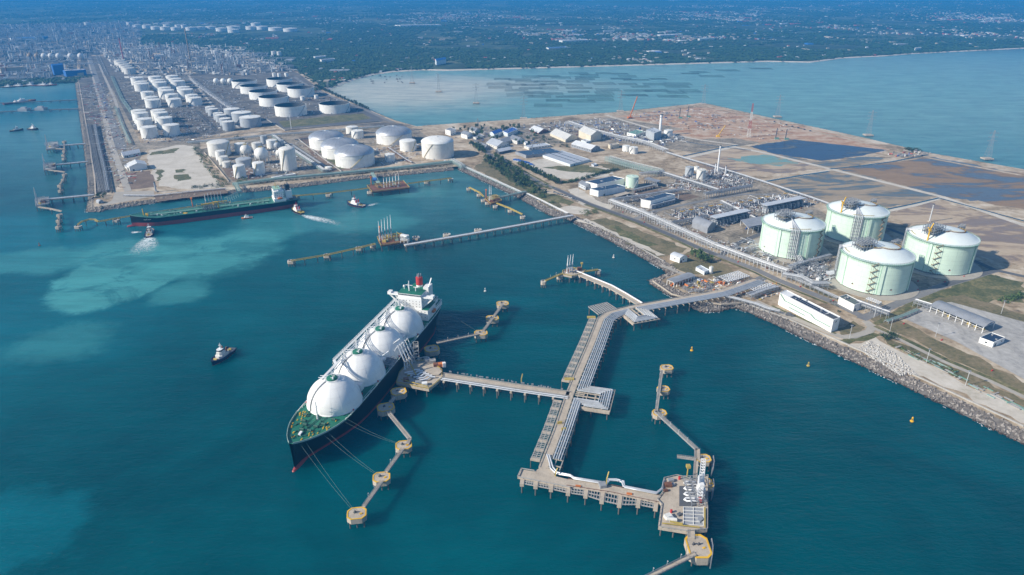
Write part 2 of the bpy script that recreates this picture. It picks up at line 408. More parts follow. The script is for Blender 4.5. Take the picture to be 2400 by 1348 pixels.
for n_, c_ in dict(white=(.80,.80,.78), offwhite=(.70,.69,.65), cream=(.66,.60,.47), tank_white=(.78,.78,.75), tank_grey=(.40,.43,.46), dome_grey=(.50,.52,.55),
                   mint=(.60,.75,.63), mint_roof=(.74,.80,.78), mint_dark=(.28,.46,.36), steel=(.30,.315,.335), pipe=(.62,.64,.66), pipe_white=(.76,.77,.78), dark_steel=(.10,.105,.115),
                   roof_grey=(.27,.285,.31), roof_pale=(.50,.53,.57), roof_white=(.72,.73,.73), solar=(.016,.024,.05), yellow=(.72,.42,.02), yellow_rail=(.45,.34,.08), orange=(.55,.16,.03),
                   red=(.46,.035,.03), black=(.012,.013,.015), rubber=(.02,.02,.022), hull_black=(.010,.011,.014), hull_red=(.34,.055,.05), deck_green=(.015,.155,.095), gear_green=(.02,.085,.06), seam=(.70,.70,.68), mint_seam=(.50,.64,.54), tanker_green=(.03,.16,.115),
                   rail_green=(.16,.30,.24), rust=(.20,.085,.045), glass=(.02,.03,.04), concrete=(.46,.395,.315), concrete_grey=(.36,.35,.33), pile=(.13,.12,.11), pipe_green=(.30,.42,.38),
                   blue=(.03,.14,.42), tarp_blue=(.03,.10,.36), roof_red=(.42,.10,.07), rope=(.16,.24,.22), tug_blue=(.010,.020,.075), lattice=(.32,.33,.34), wood=(.28,.20,.12), cladding=(.66,.72,.76), tank_dark=(.05,.055,.06), far_white=(.66,.66,.64), far_grey=(.34,.35,.36), far_tan=(.44,.37,.28), raft=(.055,.10,.12), bark=(.10,.075,.05)).items():
    paint(n_, c_, rough={'glass': .12, 'solar': .22, 'hull_black': .35, 'hull_red': .5, 'pipe': .35, 'pipe_white': .4, 'white': .4, 'mint': .55, 'mint_roof': .5, 'dome_grey': .4, 'rubber': .8, 'pile': .9, 'concrete': .9, 'concrete_grey': .9}.get(n_, .6),
          streak={'mint': .5, 'tank_white': .4, 'offwhite': .5, 'concrete': .45, 'hull_red': .5, 'hull_black': .2, 'tank_grey': .35, 'cladding': .2, 'concrete_grey': .5, 'dome_grey': .2, 'cream': .25, 'white': .12}.get(n_, 0.0),
          var={'solar': .3, 'concrete': .22, 'deck_green': .3, 'tanker_green': .4, 'roof_grey': .2, 'rust': .5, 'white': .06, 'mint_roof': .08, 'steel': .2, 'mint': .08}.get(n_, .15),
          streak_c={'mint': (.40,.55,.45), 'hull_red': (.12,.03,.03), 'hull_black': (.05,.035,.03), 'white': (.6,.55,.48)}.get(n_),
          metal={'dome_grey': .55, 'pipe': .3, 'steel': .2}.get(n_, 0.0))
def leafmat(name, a, b, c):
    m, t, p = nodes(name); w = wpos(t)
    col = ramp(t, mth(t, 'ADD', mth(t, 'MULTIPLY', nz(t, .05, 3, .6, w), .5), mth(t, 'MULTIPLY', nz(t, .5, 2, .6, w), .5)), [(0.35, a), (0.5, b), (0.68, c)])
    t.links.new(col, p.inputs['Base Color']); p.inputs['Roughness'].default_value = .7
leafmat('leaf', (0.028,0.055,0.013), (0.06,0.105,0.022), (0.13,0.17,0.04))
leafmat('leaf_dark', (0.014,0.032,0.012), (0.026,0.055,0.018), (0.05,0.085,0.028))
leafmat('far_leaf', (0.012,0.034,0.010), (0.026,0.062,0.016), (0.06,0.105,0.03))
def foam_mat():
    m, t, p = nodes('foam'); p.inputs['Base Color'].default_value = (.82,.86,.86,1); p.inputs['Roughness'].default_value = .8
    m, t, p = nodes('wake'); w = wpos(t); p.inputs['Base Color'].default_value = (.80,.86,.86,1); p.inputs['Roughness'].default_value = .8
    at = t.nodes.new('ShaderNodeAttribute'); at.attribute_name = 'fade'
    r1 = mth(t, 'ABSOLUTE', mth(t, 'SUBTRACT', nz(t, .11, 6, .7, w, 1.4), .5)); r2 = nz(t, .45, 4, .7, w)
    lace = mth(t, 'SUBTRACT', 1.0, mth(t, 'MULTIPLY', r1, 5.5))
    v = mth(t, 'ADD', mth(t, 'MULTIPLY', lace, .55), mth(t, 'MULTIPLY', r2, .6))
    v = mth(t, 'SUBTRACT', mth(t, 'ADD', v, mth(t, 'MULTIPLY', at.outputs['Fac'], .95)), 1.2)
    t.links.new(mth(t, 'MULTIPLY', v, 1.7, True), p.inputs['Alpha'])
foam_mat()
# ------------------------------------------------------------------ setting: sea, land, roads, shores
LZ = 4.5                                       # level of the reclaimed land above the sea
def struct(b, name, mat, parent=None):
    o = b.mk(name, mat, parent); o['kind'] = 'structure'; return o
s_ = struct(B().sheet([(-26000,-1500),(26000,-1500),(26000,32000),(-26000,32000)], 0.0), 'sea', 'sea')
SHORE_W = [(176,195),(190,300),(197,350),(205,425),(206,470)]                        # quay wall of the west side
SHORE_S = [(206,470),(203,497),(240,497),(250,492),(375,475),(515,460),(570,451),(600,449),(725,436),(850,420),(1065,399)]
SHORE_E = [(1072,397),(1207,460),(1290,506),(1330,515),(1400,550),(1500,602),(1555,632),(1562,642),(1545,650),(1520,657),(1525,667),(1562,690),(1612,710),(1625,725),(1650,732),(1687,730),(1720,722),(1750,730),(1825,765),(1950,825),(2100,895),(2400,1042),(2560,1120),(3000,1336),(3600,1630)]
SHORE_N = [(3600,625),(3000,512),(2560,428),(2400,400),(2182,362),(2020,324),(1800,277),(1662,246),(1640,243),(1622,246),(1432,266),(1275,277),(1200,283),(1005,296),(975,299)]
SHORE_NW = [(975,299),(932,285),(862,257),(825,240),(770,215)]
BEACH = [(770,215),(782,206),(805,197),(840,185),(875,176),(925,169),(990,165),(1050,166),(1200,162),(1450,155),(1800,145),(1900,147),(1975,137),(2075,132),(2135,127),(2400,114),(2900,93)]
BASIN = [(-700,230),(-200,208),(0,202),(125,196),(176,195)]
wE = GL(SHORE_E); wS = GL(SHORE_S); wN = GL(SHORE_N); wNW = GL(SHORE_NW); wB = GL(BEACH); wW = GL(SHORE_W); wBa = GL(BASIN)
cE = [Vector((p.x,p.y,LZ)) for p in offset(wE, -13)]
cS = [Vector((p.x,p.y,LZ)) for p in offset(wS, -11)]
cW = [Vector((p.x,p.y,LZ)) for p in offset(wW, -9)]
cN = [Vector((p.x,p.y,LZ)) for p in offset(wN, -9)]
cNW = [Vector((p.x,p.y,LZ)) for p in offset(wNW, -9)]
cS[0] = cW[-1]
pen = cW + cS[1:] + cE + cN + cNW[1:]
# the west strip joins the mainland: close along a line inland
pen_poly = pen + [Vector((cNW[-1].x, cNW[-1].y + 40, LZ)), G(700,168,LZ), G(560,128,LZ), G(180,128,LZ)]
main_poly = [Vector((p.x,p.y,3.6)) for p in wBa] + [G(300,250,3.6), G(700,235,3.6)] + [Vector((p.x,p.y,3.6)) for p in offset(wB, -14)] + [Vector((25500,31500,3.6)), Vector((-25500,31500,3.6)), Vector((-25500,5200,3.6))]
struct(B().sheet(main_poly, 3.6), 'mainland', 'mainland_ground')
struct(B().sheet(pen_poly, LZ), 'reclaimed_land', 'reclaimed')
def slope(name, top, foot, mat, ext=6):
    b = B(); n = len(top); v = []
    for a, c in zip(top, foot):
        d = (c - a); d.z = 0; L = d.length or 1; d /= L
        v += [(a.x,a.y,a.z-.02), (c.x+d.x*ext, c.y+d.y*ext, -LZ*ext/max(L,4))]
    b.add(v, [(2*i, 2*i+1, 2*i+3, 2*i+2) for i in range(n-1)]); return struct(b, name, mat)
slope('shore_slope', cE, wE, 'rock_bed'); slope('shore_slope', cS, wS, 'rock_bed'); slope('shore_slope', cW, wW, 'rock_bed', 4)
slope('shore_slope', cN, wN, 'rock_bed'); slope('shore_slope', cNW, wNW, 'rock_bed')
bb = offset(wB, -14); bb = [Vector((p.x,p.y,3.6)) for p in bb]
slope('beach', bb, wB, 'pale_sand', 10)
# --- armour stone on the slopes: thousands of boulders, too many to count
def boulder(b, c, r, rnd):
    v = []
    for dx, dy, dz in ((1,0,0),(-1,0,0),(0,1,0),(0,-1,0),(0,0,1),(0,0,-1)):
        k = r * rnd.uniform(.7, 1.25); v.append((c[0]+dx*k+rnd.uniform(-.25,.25)*r, c[1]+dy*k+rnd.uniform(-.25,.25)*r, c[2]+dz*k*.8))
    return b.add(v, [(0,2,4),(2,1,4),(1,3,4),(3,0,4),(2,0,5),(1,2,5),(3,1,5),(0,3,5)])
def revetment(top, foot, dens, r0, r1, mat, seed, name='rock_revetment'):
    rnd = random.Random(seed); b = B()
    for (a, a2), (c, c2) in zip(zip(top, top[1:]), zip(foot, foot[1:])):
        L = ((c2-c).length + (a2-a).length)/2; W = ((c-a).length + (c2-a2).length)/2
        for _ in range(int(L*W*dens)):
            u, w_ = rnd.random(), rnd.random()*1.12-.04
            p = vlerp(vlerp(a, a2, u), vlerp(c, c2, u), w_)
            boulder(b, (p.x, p.y, p.z + rnd.uniform(-.15,.45)), rnd.uniform(r0, r1), rnd)
    o = b.mk(name, mat); o['kind'] = 'stuff'; o['label'] = 'sloping bank of grey armour boulders along the water'; return o
revetment(cE, wE, .26, 1.0, 2.0, 'rock_grey', 1)
revetment(cS, wS, .12, 1.2, 2.1, 'rock_tan', 2)
revetment(cW, wW, .06, 1.0, 1.8, 'rock_tan', 3)
revetment(cN, wN, .03, 1.3, 2.2, 'rock_grey', 4)
revetment(cNW, wNW, .03, 1.3, 2.2, 'rock_grey', 5)
# --- ground cover sheets, each a little above the one below
ZC = [LZ]
def ragged(P, mat):                            # natural ground has no ruled edges
    amp = {'grass': 5, 'dry_grass': 4, 'pale_sand': 4, 'brown_earth': 2.5, 'mud_flat': 7, 'mud_olive': 6, 'mud_sand': 7, 'liner_pond': 3, 'turquoise_pond': 12, 'earthworks': 6, 'reclaimed': 3}.get(mat, 0)
    if not amp: return P
    rnd = random.Random(int(abs(P[0].x)) + len(P)); out = []
    for a, b in zip(P, P[1:] + P[:1]):
        n = max(2, min(14, int((b-a).length / 9))); k = min(amp, (b-a).length*.12)
        out.append(a)
        for i in range(1, n):
            q = vlerp(a, b, i/n); out.append(Vector((q.x + rnd.uniform(-k, k), q.y + rnd.uniform(-k, k), q.z)))
    return out
def patch(name, mat, pts, lift=None):
    if lift is None: ZC[0] += .004; z = ZC[0]
    else: z = LZ + lift
    return struct(B().sheet(ragged(GL(pts, z), mat), z), name, mat)
patch('refinery_ground', 'refinery_ground', [(182,200),(196,300),(206,402),(212,462),(258,450),(300,300),(420,330),(640,292),(975,297),(930,288),(760,218),(700,172),(560,132),(190,132)])
patch('gravel_yard', 'gravel', [(232,250),(262,455),(345,350),(470,345),(468,322),(330,335),(262,205)])
patch('sandy_lot', 'pale_sand', [(352,352),(345,372),(372,437),(450,444),(520,440),(470,372),(455,342),(420,340)])
patch('grass_patch', 'grass', [(355,357),(420,347),(412,358),(352,364)])
patch('grass_patch', 'grass', [(362,395),(385,400),(378,420),(370,425)])
patch('grass_patch', 'grass', [(408,410),(440,408),(450,420),(415,425)])
patch('grass_patch', 'grass', [(410,398),(430,396),(434,404),(412,405)])
patch('earth_lot', 'brown_earth', [(280,408),(352,400),(368,438),(292,446)])
patch('earth_bank', 'brown_earth', [(360,460),(525,441),(535,452),(370,472)])
patch('hardstanding', 'path_concrete', [(270,450),(360,447),(362,460),(262,478),(225,487),(262,470)])
patch('parking_area', 'old_asphalt', [(252,280),(272,282),(298,345),(268,352)])
patch('gravel_yard', 'gravel', [(490,345),(640,320),(920,300),(975,300),(1070,372),(1060,392),(800,402),(600,428),(545,432),(470,350)])
patch('earth_lot', 'brown_earth', [(505,395),(600,385),(610,418),(548,424)])
patch('bund_floor', 'brown_earth', [(700,322),(745,318),(760,345),(800,372),(830,398),(760,402)])
patch('bund_floor', 'reclaimed', [(850,345),(975,330),(1060,370),(1050,390),(860,398)])
patch('grass_patch', 'grass', [(742,345),(762,342),(850,392),(790,396)])
patch('grass_patch', 'grass', [(652,285),(770,272),(850,266),(872,278),(740,294),(665,300)])
patch('asphalt_yard', 'asphalt', [(480,260),(530,235),(640,290),(560,300)])
patch('asphalt_yard', 'asphalt', [(630,270),(850,245),(900,285),(668,306),(620,276),(652,284),(665,299),(740,293),(874,278),(848,264)])
# east: works, ponds and yards
patch('gravel_yard', 'gravel', [(1080,308),(1240,292),(1420,275),(1600,300),(1800,330),(1650,360),(1500,340),(1380,330),(1240,345),(1150,330)])
patch('earthworks', 'earthworks', [(1440,272),(1620,251),(1665,250),(1900,301),(2090,348),(2060,360),(1870,327),(1780,334),(1590,300)])
patch('earthworks', 'earthworks', [(1552,312),(1660,290),(1790,322),(1620,326)])
patch('gravel_yard', 'gravel', [(1480,318),(1560,310),(1630,325),(1560,340),(1500,338)])
patch('lined_pond', 'liner_pond', [(1757,343),(1862,327),(2082,352),(2012,366),(1925,377),(1812,360)])
patch('mud_flat', 'mud_olive', [(1815,362),(1925,379),(2015,368),(2090,370),(1990,390),(1950,396)])
patch('mud_flat', 'mud_flat', [(1966,397),(2100,378),(2176,367),(2400,408),(2560,446),(2560,540),(2400,490),(2215,460)])
patch('mud_flat', 'mud_sand', [(1590,365),(1720,342),(1770,348),(1935,395),(1870,402),(1700,420),(1640,392)])
patch('settling_pond', 'turquoise_pond', [(1705,372),(1790,362),(1872,382),(1830,390),(1770,384)])
patch('mud_flat', 'mud_olive', [(1795,428),(1945,401),(1990,402),(2200,455),(2190,462),(2070,492),(1990,480),(1890,470)])
patch('mud_flat', 'mud_sand', [(2070,500),(2205,470),(2400,530),(2560,575),(2560,690),(2400,625),(2290,600)])
patch('yard_gravel', 'gravel', [(1340,470),(1480,440),(1560,420),(1700,395),(1790,430),(1920,490),(2010,560),(2300,610),(2330,640),(2120,705),(2000,690),(1880,660),(1640,570),(1500,520)])
patch('earth_lot', 'brown_earth', [(1455,460),(1560,440),(1640,462),(1560,480),(1500,470)])
patch('scrub_ground', 'dry_grass', [(1368,518),(1420,510),(1500,540),(1610,582),(1600,592),(1540,602),(1480,575)])
patch('sand_strip', 'pale_sand', [(1350,516),(1375,512),(1420,535),(1480,560),(1560,598),(1540,600),(1480,570),(1400,533)])
patch('grass_patch', 'grass', [(1428,528),(1450,530),(1500,556),(1545,574),(1520,578),(1465,556)])
patch('scrub_ground', 'dry_grass', [(1570,620),(1620,588),(1700,620),(1725,640),(1680,650),(1610,640)])
patch('scrub_ground', 'dry_grass', [(1878,655),(1955,690),(1950,700),(1880,670)])
patch('scrub_ground', 'dry_grass', [(1962,770),(2000,752),(2028,768),(2018,778),(1970,786)])
patch('grass_patch', 'grass', [(2095,718),(2130,706),(2300,640),(2400,662),(2400,710),(2350,705)])
patch('scrub_ground', 'dry_grass', [(2040,748),(2080,735),(2150,710),(2260,690),(2420,745),(2420,760),(2190,712),(2100,745),(2420,905),(2420,935),(2250,850)])
patch('concrete_yard', 'concrete_yard', [(2115,745),(2175,712),(2230,708),(2420,760),(2560,800),(2560,960),(2420,900),(2240,800)])
patch('scrub_ground', 'dry_grass', [(2062,784),(2120,808),(2260,870),(2420,945),(2420,962),(2240,885),(2080,806)])
patch('sandy_lot', 'pale_sand', [(1985,812),(2052,790),(2085,812),(2240,888),(2420,968),(2600,1060),(2575,1068),(2310,950),(2106,856)])
patch('grass_patch', 'grass', [(1955,796),(2040,778),(2065,785),(2050,792),(1990,806)])
patch('scrub_ground', 'dry_grass', [(1110,395),(1140,372),(1230,412),(1330,490),(1300,490),(1200,440)])
patch('grass_patch', 'grass', [(1165,385),(1200,395),(1240,425),(1300,478),(1280,476),(1190,420)])
patch('sandy_lot', 'pale_sand', [(1225,385),(1300,362),(1360,385),(1450,400),(1420,415),(1330,420),(1290,412)])
patch('grass_patch', 'grass', [(1270,392),(1360,385),(1440,402),(1420,408),(1330,402)])
patch('sandy_lot', 'pale_sand', [(1330,445),(1355,440),(1400,470),(1440,482),(1420,495),(1360,478)])
patch('grass_patch', 'grass', [(1275,452),(1300,455),(1345,475),(1335,482),(1290,468)])
patch('sandy_lot', 'pale_sand', [(1300,490),(1340,482),(1385,492),(1370,502),(1330,500)])
patch('scrub_ground', 'dry_grass', [(1400,385),(1470,380),(1500,390),(1440,402)])
# --- roads
def road(name, mat, pts, w, kerb=False):
    ZC[0] += .004
    o = struct(B().strip(GL(pts, ZC[0]), w, ZC[0]), name, mat)
    if kerb:
        b = B(); P = GL(pts, LZ)
        for s in (-1, 1): b.strip(offset(P, s*(w/2+.25)), .35, LZ+.16, .16)
        struct(b, 'kerb', 'path_concrete')
    return o
road('road', 'old_asphalt', [(1105,318),(1138,357),(1174,373),(1224,405),(1274,432),(1300,441),(1380,477),(1450,502),(1500,520),(1575,552),(1637,580),(1775,633),(1825,657),(1950,707),(2022,742)], 11)
road('road', 'asphalt', [(1300,442),(1380,478),(1450,503),(1500,521),(1575,553),(1637,581),(1680,598)], 9, True)
road('road', 'old_asphalt', [(2018,748),(2108,710),(2212,669),(2333,633)], 11, True)
road('road', 'asphalt', [(2212,669),(2333,633),(2410,650),(2520,680)], 9)
road('road', 'asphalt', [(2333,633),(2275,608),(2200,580),(2080,535)], 9)
road('road', 'old_asphalt', [(1490,513),(1525,497),(1625,475),(1675,465),(1740,456),(1820,455)], 9)
road('road', 'asphalt', [(1690,598),(1730,570),(1790,545),(1905,520)], 9)
road('road', 'path_concrete', [(1770,706),(1840,737),(1950,782),(1975,790),(2000,789),(2037,777),(2045,765),(2028,752)], 8, True)
road('road', 'path_concrete', [(2030,760),(2108,794),(2212,846),(2317,890),(2430,943),(2560,1005)], 8)
road('road', 'path_concrete', [(1550,622),(1600,642),(1640,655)], 7)
road('road', 'old_asphalt', [(1700,690),(1750,668),(1790,650)], 12)
road('road', 'reclaimed', [(2400,412),(2185,372),(2020,333),(1800,284),(1660,252),(1630,251),(1434,271),(1280,283),(1080,300)], 11)
road('track', 'pale_sand', [(1600,372),(1720,344),(1800,360),(1950,397),(2100,434),(2210,462),(2400,528),(2520,565)], 13)
road('track', 'pale_sand', [(2070,497),(2140,482),(2210,462)], 10)
road('track', 'pale_sand', [(1800,424),(1900,408),(1950,397)], 9)
road('track', 'pale_sand', [(1420,270),(1560,312),(1640,328),(1730,340)], 10)
road('track', 'path_concrete', [(1110,315),(1250,300),(1430,280),(1600,262)], 8)
road('road', 'path_concrete', [(300,448),(262,340),(240,255),(205,130),(195,95)], 12)
road('road', 'old_asphalt', [(285,350),(262,285),(240,225),(208,130)], 16)
road('road', 'gravel', [(305,338),(440,328),(640,305),(900,286),(925,287)], 12)
road('road', 'path_concrete', [(300,330),(270,235),(245,180),(232,150)], 8)
road('road', 'old_asphalt', [(920,287),(862,260),(780,228),(720,200),(690,180)], 12)
road('road', 'path_concrete', [(560,300),(500,250),(452,190),(435,168)], 8)
road('track', 'gravel', [(460,345),(515,392),(540,430)], 7)
for pts, o_, w_ in (([(1380,477),(1450,502),(1500,520),(1575,552),(1637,580)], 9, 6), ([(1174,373),(1224,405),(1274,432),(1300,441)], 9, 6), ([(1174,373),(1224,405),(1274,432)], -9, 5), ([(1650,585),(1775,633),(1825,657),(1950,707)], 9, 4), ([(2030,752),(2108,714),(2212,673),(2320,640)], 10, 6), ([(2040,768),(2108,798),(2212,850),(2317,894),(2430,947)], -8, 6), ([(1800,720),(1950,786)], -7, 3)):
    ZC[0] += .004; struct(B().strip(offset(GL(pts, ZC[0]), o_), w_, ZC[0]), 'grass_verge', 'grass')
# dark drainage ditches between the ponds
def ditch(pts, w):
    ZC[0] += .004; struct(B().strip(GL(pts, ZC[0]), w, ZC[0]), 'ditch', 'dark_water')
ditch([(2072,492),(2140,478),(2200,464),(2400,518),(2520,552)], 5)
ditch([(1796,425),(1885,410),(1942,402)], 7)
ditch([(1945,396),(2000,391),(2090,379),(2175,363)], 6)
ditch([(1600,366),(1700,345),(1730,340)], 6)
ditch([(1572,325),(1640,338),(1760,352)], 4)
# beach-side and quay-side edge wall of the west strip
struct(B().strip(offset(cW, -4), 2.5, LZ+1.0, 1.0), 'quay_wall', 'concrete')
# ------------------------------------------------------------------ ships (local frame: +x bow, +y port, z up from the water)
def interp(tab, x):
    if x <= tab[0][0]: return tab[0][1]
    for (a, va), (b, vb) in zip(tab, tab[1:]):
        if x <= b: return va + (vb-va)*(x-a)/(b-a)
    return tab[-1][1]
def hull(root, xs, deck, wl, zd, zsplit, m_up, m_low, bilge=-2.0):
    """two lofted strakes per side (boot-topping below zsplit, topsides above) and a transom"""
    up, lo = B(), B()
    for s in (1, -1):
        U, Lw = [], []
        for x in xs:
            bd, bw, z = interp(deck, x), interp(wl, x), interp(zd, x)
            bs = bw + (bd-bw)*(max(0, zsplit)/z)**1.6; bm = bw + (bd-bw)*.45
            U.append([(x, s*bs, zsplit), (x, s*bm, zsplit+(z-zsplit)*.55), (x, s*bd, z)])
            Lw.append([(x, s*bw*.9, bilge), (x, s*bw, 0.0), (x, s*bs, zsplit)])
        for rows, b in ((U, up), (Lw, lo)):
            v = [p for r in rows for p in r]; f = []
            for i in range(len(xs)-1):
                for k in range(2):
                    q = (3*i+k, 3*i+3+k, 3*i+4+k, 3*i+1+k); f.append(q if s < 0 else q[::-1])
            b.add(v, f)
    x = xs[0]; bd, bw, z = interp(deck, x), interp(wl, x), interp(zd, x); bs = bw + (bd-bw)*(zsplit/z)**1.6
    up.add([(x,-bs,zsplit),(x,bs,zsplit),(x,bd,z),(x,-bd,z)], [(0,3,2,1)]); lo.add([(x,-bw*.9,bilge),(x,bw*.9,bilge),(x,bs,zsplit),(x,-bs,zsplit)], [(0,3,2,1)])
    h = up.mk('hull', m_up, root, True, .5); lo.mk('boot_topping', m_low, h, True, .5)
    return h
def deck_sheet(xs, deck, zd, dz=0.0, inset=0.0):
    b = B(); v = []; f = []
    for x in xs:
        y = max(.05, interp(deck, x)-inset); z = interp(zd, x)+dz; v += [(x,-y,z),(x,y,z)]
    return b.add(v, [(2*i, 2*i+2, 2*i+3, 2*i+1) for i in range(len(xs)-1)])
def rail(b, pts, h=1.1, t=.12, step=3.0, mid=True):
    pts = [Vector(p) for p in pts]; up = Vector((0,0,h))
    for a, c in zip(pts, pts[1:]):
        b.beam(a+up, c+up, t)
        if mid: b.beam(a+up*.5, c+up*.5, t*.8)
    for p in resample(pts, step): b.beam(p, p+up, t)
    return b
def lng_carrier():
    d = Vector((.26505,.96424,0)); n = Vector((.96424,-.26505,0)); o = G(784.5,892,42); o.z = 0
    R = thing('gas_carrier_ship', 'gas carrier ship with four white spherical tanks and black hull moored at the jetty', 'ship', (0,0,0))
    xs = [-138,-132,-124,-112,-98,-80,-40,0,40,62,76,88,98,107,115,122,128,133,137,140,142]
    deck = [(-138,17),(-124,22),(-105,24),(66,24),(84,23.6),(98,22.4),(112,19.4),(124,14.6),(133,9.4),(139,5),(142,1.8)]
    wl = [(-138,6),(-126,13),(-112,19.5),(-95,23.6),(50,24),(72,22),(92,16),(108,9.5),(120,4.6),(129,1.2),(133,.4),(142,.3)]
    zd = [(-138,19.5),(66,19.5),(100,20.2),(130,22.8),(142,24.6)]
    hull(R, xs, deck, wl, zd, 2.3, 'hull_black', 'hull_red')
    bl = B(); prof = [(r, z) for r, z in ((.1,146),(1.4,144.6),(2.2,141),(2.5,134),(2.2,124))]
    for i in range(len(prof)-1):
        (r0, x0), (r1, x1) = prof[i], prof[i+1]; bl.cyl((x0,0,-.55), (x1,0,-.55), r0, 10, r1, False)
    bl.mk('bulbous_bow', 'hull_red', R, True)
    dk = deck_sheet(xs, deck, zd, -.02, .1).mk('deck', 'deck_green', R)
    # bulwark and rail round the deck edge
    b = B()
    for s in (1,-1):
        P = [(x, s*(interp(deck,x)-.1), interp(zd,x)) for x in xs if x >= 98]
        for p, q in zip(P, P[1:]): b.beam((p[0],p[1],p[2]+.7), (q[0],q[1],q[2]+.7), .35, 1.5)
    b.mst('bow_bulwark', 'pipe_green', R)
    b = B()
    for s in (1,-1): rail(b, [(x, s*(interp(deck,x)-.3), interp(zd,x)) for x in xs if x <= 98], 1.2, .22, 6)
    b.mst('deck_rail', 'white', R)
    # four tank covers
    for i, x in enumerate((74.5, 27.7, -19.0, -65.2)):
        rr = 23.0
        prof = [(rr+.5,19.4),(rr+.5,20.6),(rr,21.2)] + [(rr*math.cos(a*math.pi/2/14), 21.6+rr*.94*math.sin(a*math.pi/2/14)) for a in range(0,14)] + [(.02,21.6+rr*.94)]
        c = B().lathe(prof, 56, (x,0,0)).mk('tank_cover', 'white', R, True, .35)
        t = 21.6+rr*.94
        B().lathe([(4.6,t-.7),(4.6,t+.9),(3.9,t+1.3),(.02,t+1.5)], 20, (x,0,0)).mk('tank_dome', 'deck_green', c, True)
        k = B(); rail(k, [(x+6.2*math.cos(q*.3927), 6.2*math.sin(q*.3927), t-1.2) for q in range(17)], 1.6, .2, 3)
        for q in (-1.6,1.6): k.cyl((x+q,-12,t-.4), (x+q,2,t+1.6), .25, 6)
        k.cyl((x-2.6,-1.5,t), (x-2.6,-1.5,t+7.5), .4, 6); k.cyl((x+2.6,2.5,t), (x+2.6,2.5,t+3), .7, 8)
        k.mst('dome_piping', 'pipe_white', c)
        k = B()                                     # plate seams of the cover
        for m_ in range(16):
            an = m_*math.pi/8
            for a in range(0,12): k.beam((x+(rr+.03)*math.cos(a*.1122)*math.cos(an), (rr+.03)*math.cos(a*.1122)*math.sin(an), 21.6+(rr+.03)*.94*math.sin(a*.1122)), (x+(rr+.03)*math.cos((a+1)*.1122)*math.cos(an), (rr+.03)*math.cos((a+1)*.1122)*math.sin(an), 21.6+(rr+.03)*.94*math.sin((a+1)*.1122)), .11, .08)
        for a in (.3,.65,1.0): k.lathe([((rr+.06)*math.cos(a), 21.6+(rr+.06)*.94*math.sin(a)), ((rr+.06)*math.cos(a+.006), 21.6+(rr+.06)*.94*math.sin(a+.006))], 40, (x,0,0))
        k.mst('cover_seams', 'seam', c)
        k = B()                                     # curved ladder way from the dome down the cover
        P = [(x + (rr+.5)*math.cos(a*math.pi/2/12)*.88, (rr+.5)*math.cos(a*math.pi/2/12)*(-.475), 21.6+(rr+.5)*.94*math.sin(a*math.pi/2/12)) for a in range(0,11)]
        for p, q in zip(P, P[1:]): k.beam(p, q, 1.0, .25)
        rail(k, P, 1.0, .14, 2.5, False); k.mst('cover_ladder', 'lattice', c)
        for a in (1.2, 2.3, 3.9, 5.1): 
            B().rbox((x+(rr+.9)*math.cos(a),(rr+.9)*math.sin(a),20.4), .9, .9, 1.2, a).mk('hydrant_box', 'red', c)
    # elevated walkway and pipe run along the starboard side of the covers
    b = B(); p = B(); z = 41.2
    b.box(-90, 44, -16.2, -14.0, z-.3, z); b.box(44, 78, -9.2, -7.6, z+1.3, z+1.6); b.beam((44,-15,z),(52,-8.4,z+1.4),2.6,.4)
    for s in (-16.2,-14.0): rail(b, [(-90,s,z),(44,s,z)], 1.2, .2, 4)
    for x in (-88,-66,-44,-42,-20,2,4,26,42): 
        b.cyl((x,-15,20), (x,-15,z-.4), .55, 6); b.beam((x,-15,30), (x+5,-15,z-1), .35)
    b.mst('walkway', 'white', R)
    for y, r in ((-11.6,.4),(-9.4,.42),(-7.2,.4)): p.tube([(-90,y,z-.3),(44,y,z-.3),(60,y+1.5,z+.8),(76,y+2,z+1.0)], r, 8)
    for x in range(-86, 44, 7): p.beam((x,-13,z-.8), (x,-6,z-.8), .35)
    p.mst('vapour_pipes', 'pipe_white', R, True)
    b = B()                                          # trunk houses between the covers
    for x in (4.3, -42.1, 51): b.rbox((x,-9,19.5), 7, 13, 11); b.rbox((x,10,19.5), 5, 9, 6)
    b.mks('deck_house', 'white', R)
    # cargo manifold at midships, port side
    b = B()
    for q in range(5):
        x = -1 + q*2.6; b.tube([(x,8,23),(x,17,23),(x,22.5,22.2)], .55, 8); b.cyl((x,22.3,22.2),(x,23.6,22.2), .95, 8)
    b.box(-4,13,21.5,23.8,19.6,20.6); b.frame((4,19,19.6),16,7,4,4,2,2,.25); b.mst('manifold', 'steel', R)
    b = B()
    for x in (17,-8): B().cyl((x,15,19.5), (x,15,33), .8, 8, .6).beam((x,15,32.5), (x-9,21,36), .9).mk('hose_crane', 'white', R)
    b = B()
    for q in range(90):                              # pipes, vents and small gear on the side decks
        x = random.uniform(-84, 96); y = random.choice((1,-1))*random.uniform(21.6, 23.2)
        if abs(y) < interp(deck, x)-1: b.rbox((x,y,interp(zd,x)), random.uniform(.6,2.2), random.uniform(.5,1.1), random.uniform(.6,1.8))
    for y in (22.3,-22.3): b.tube([(-84,y,20.4),(88,y*.97,20.6)], .25, 6)
    b.mst('deck_gear', 'pipe_green', R)
    # superstructure
    a = B().box(-112,-89.5,-20.5,20.5,19.5,32).mk('lower_house', 'white', R)
    m_ = B().box(-110,-90.5,-13.5,13.5,32,44).mk('accommodation_block', 'white', R)
    br = B().box(-104,-91,-13,13,44,48.2).box(-98,-92.5,-26,26,44,45.6).box(-98,-92.5,-26,-22,45.6,47.2).box(-98,-92.5,22,26,45.6,47.2).mk('bridge', 'white', R)
    b = B()
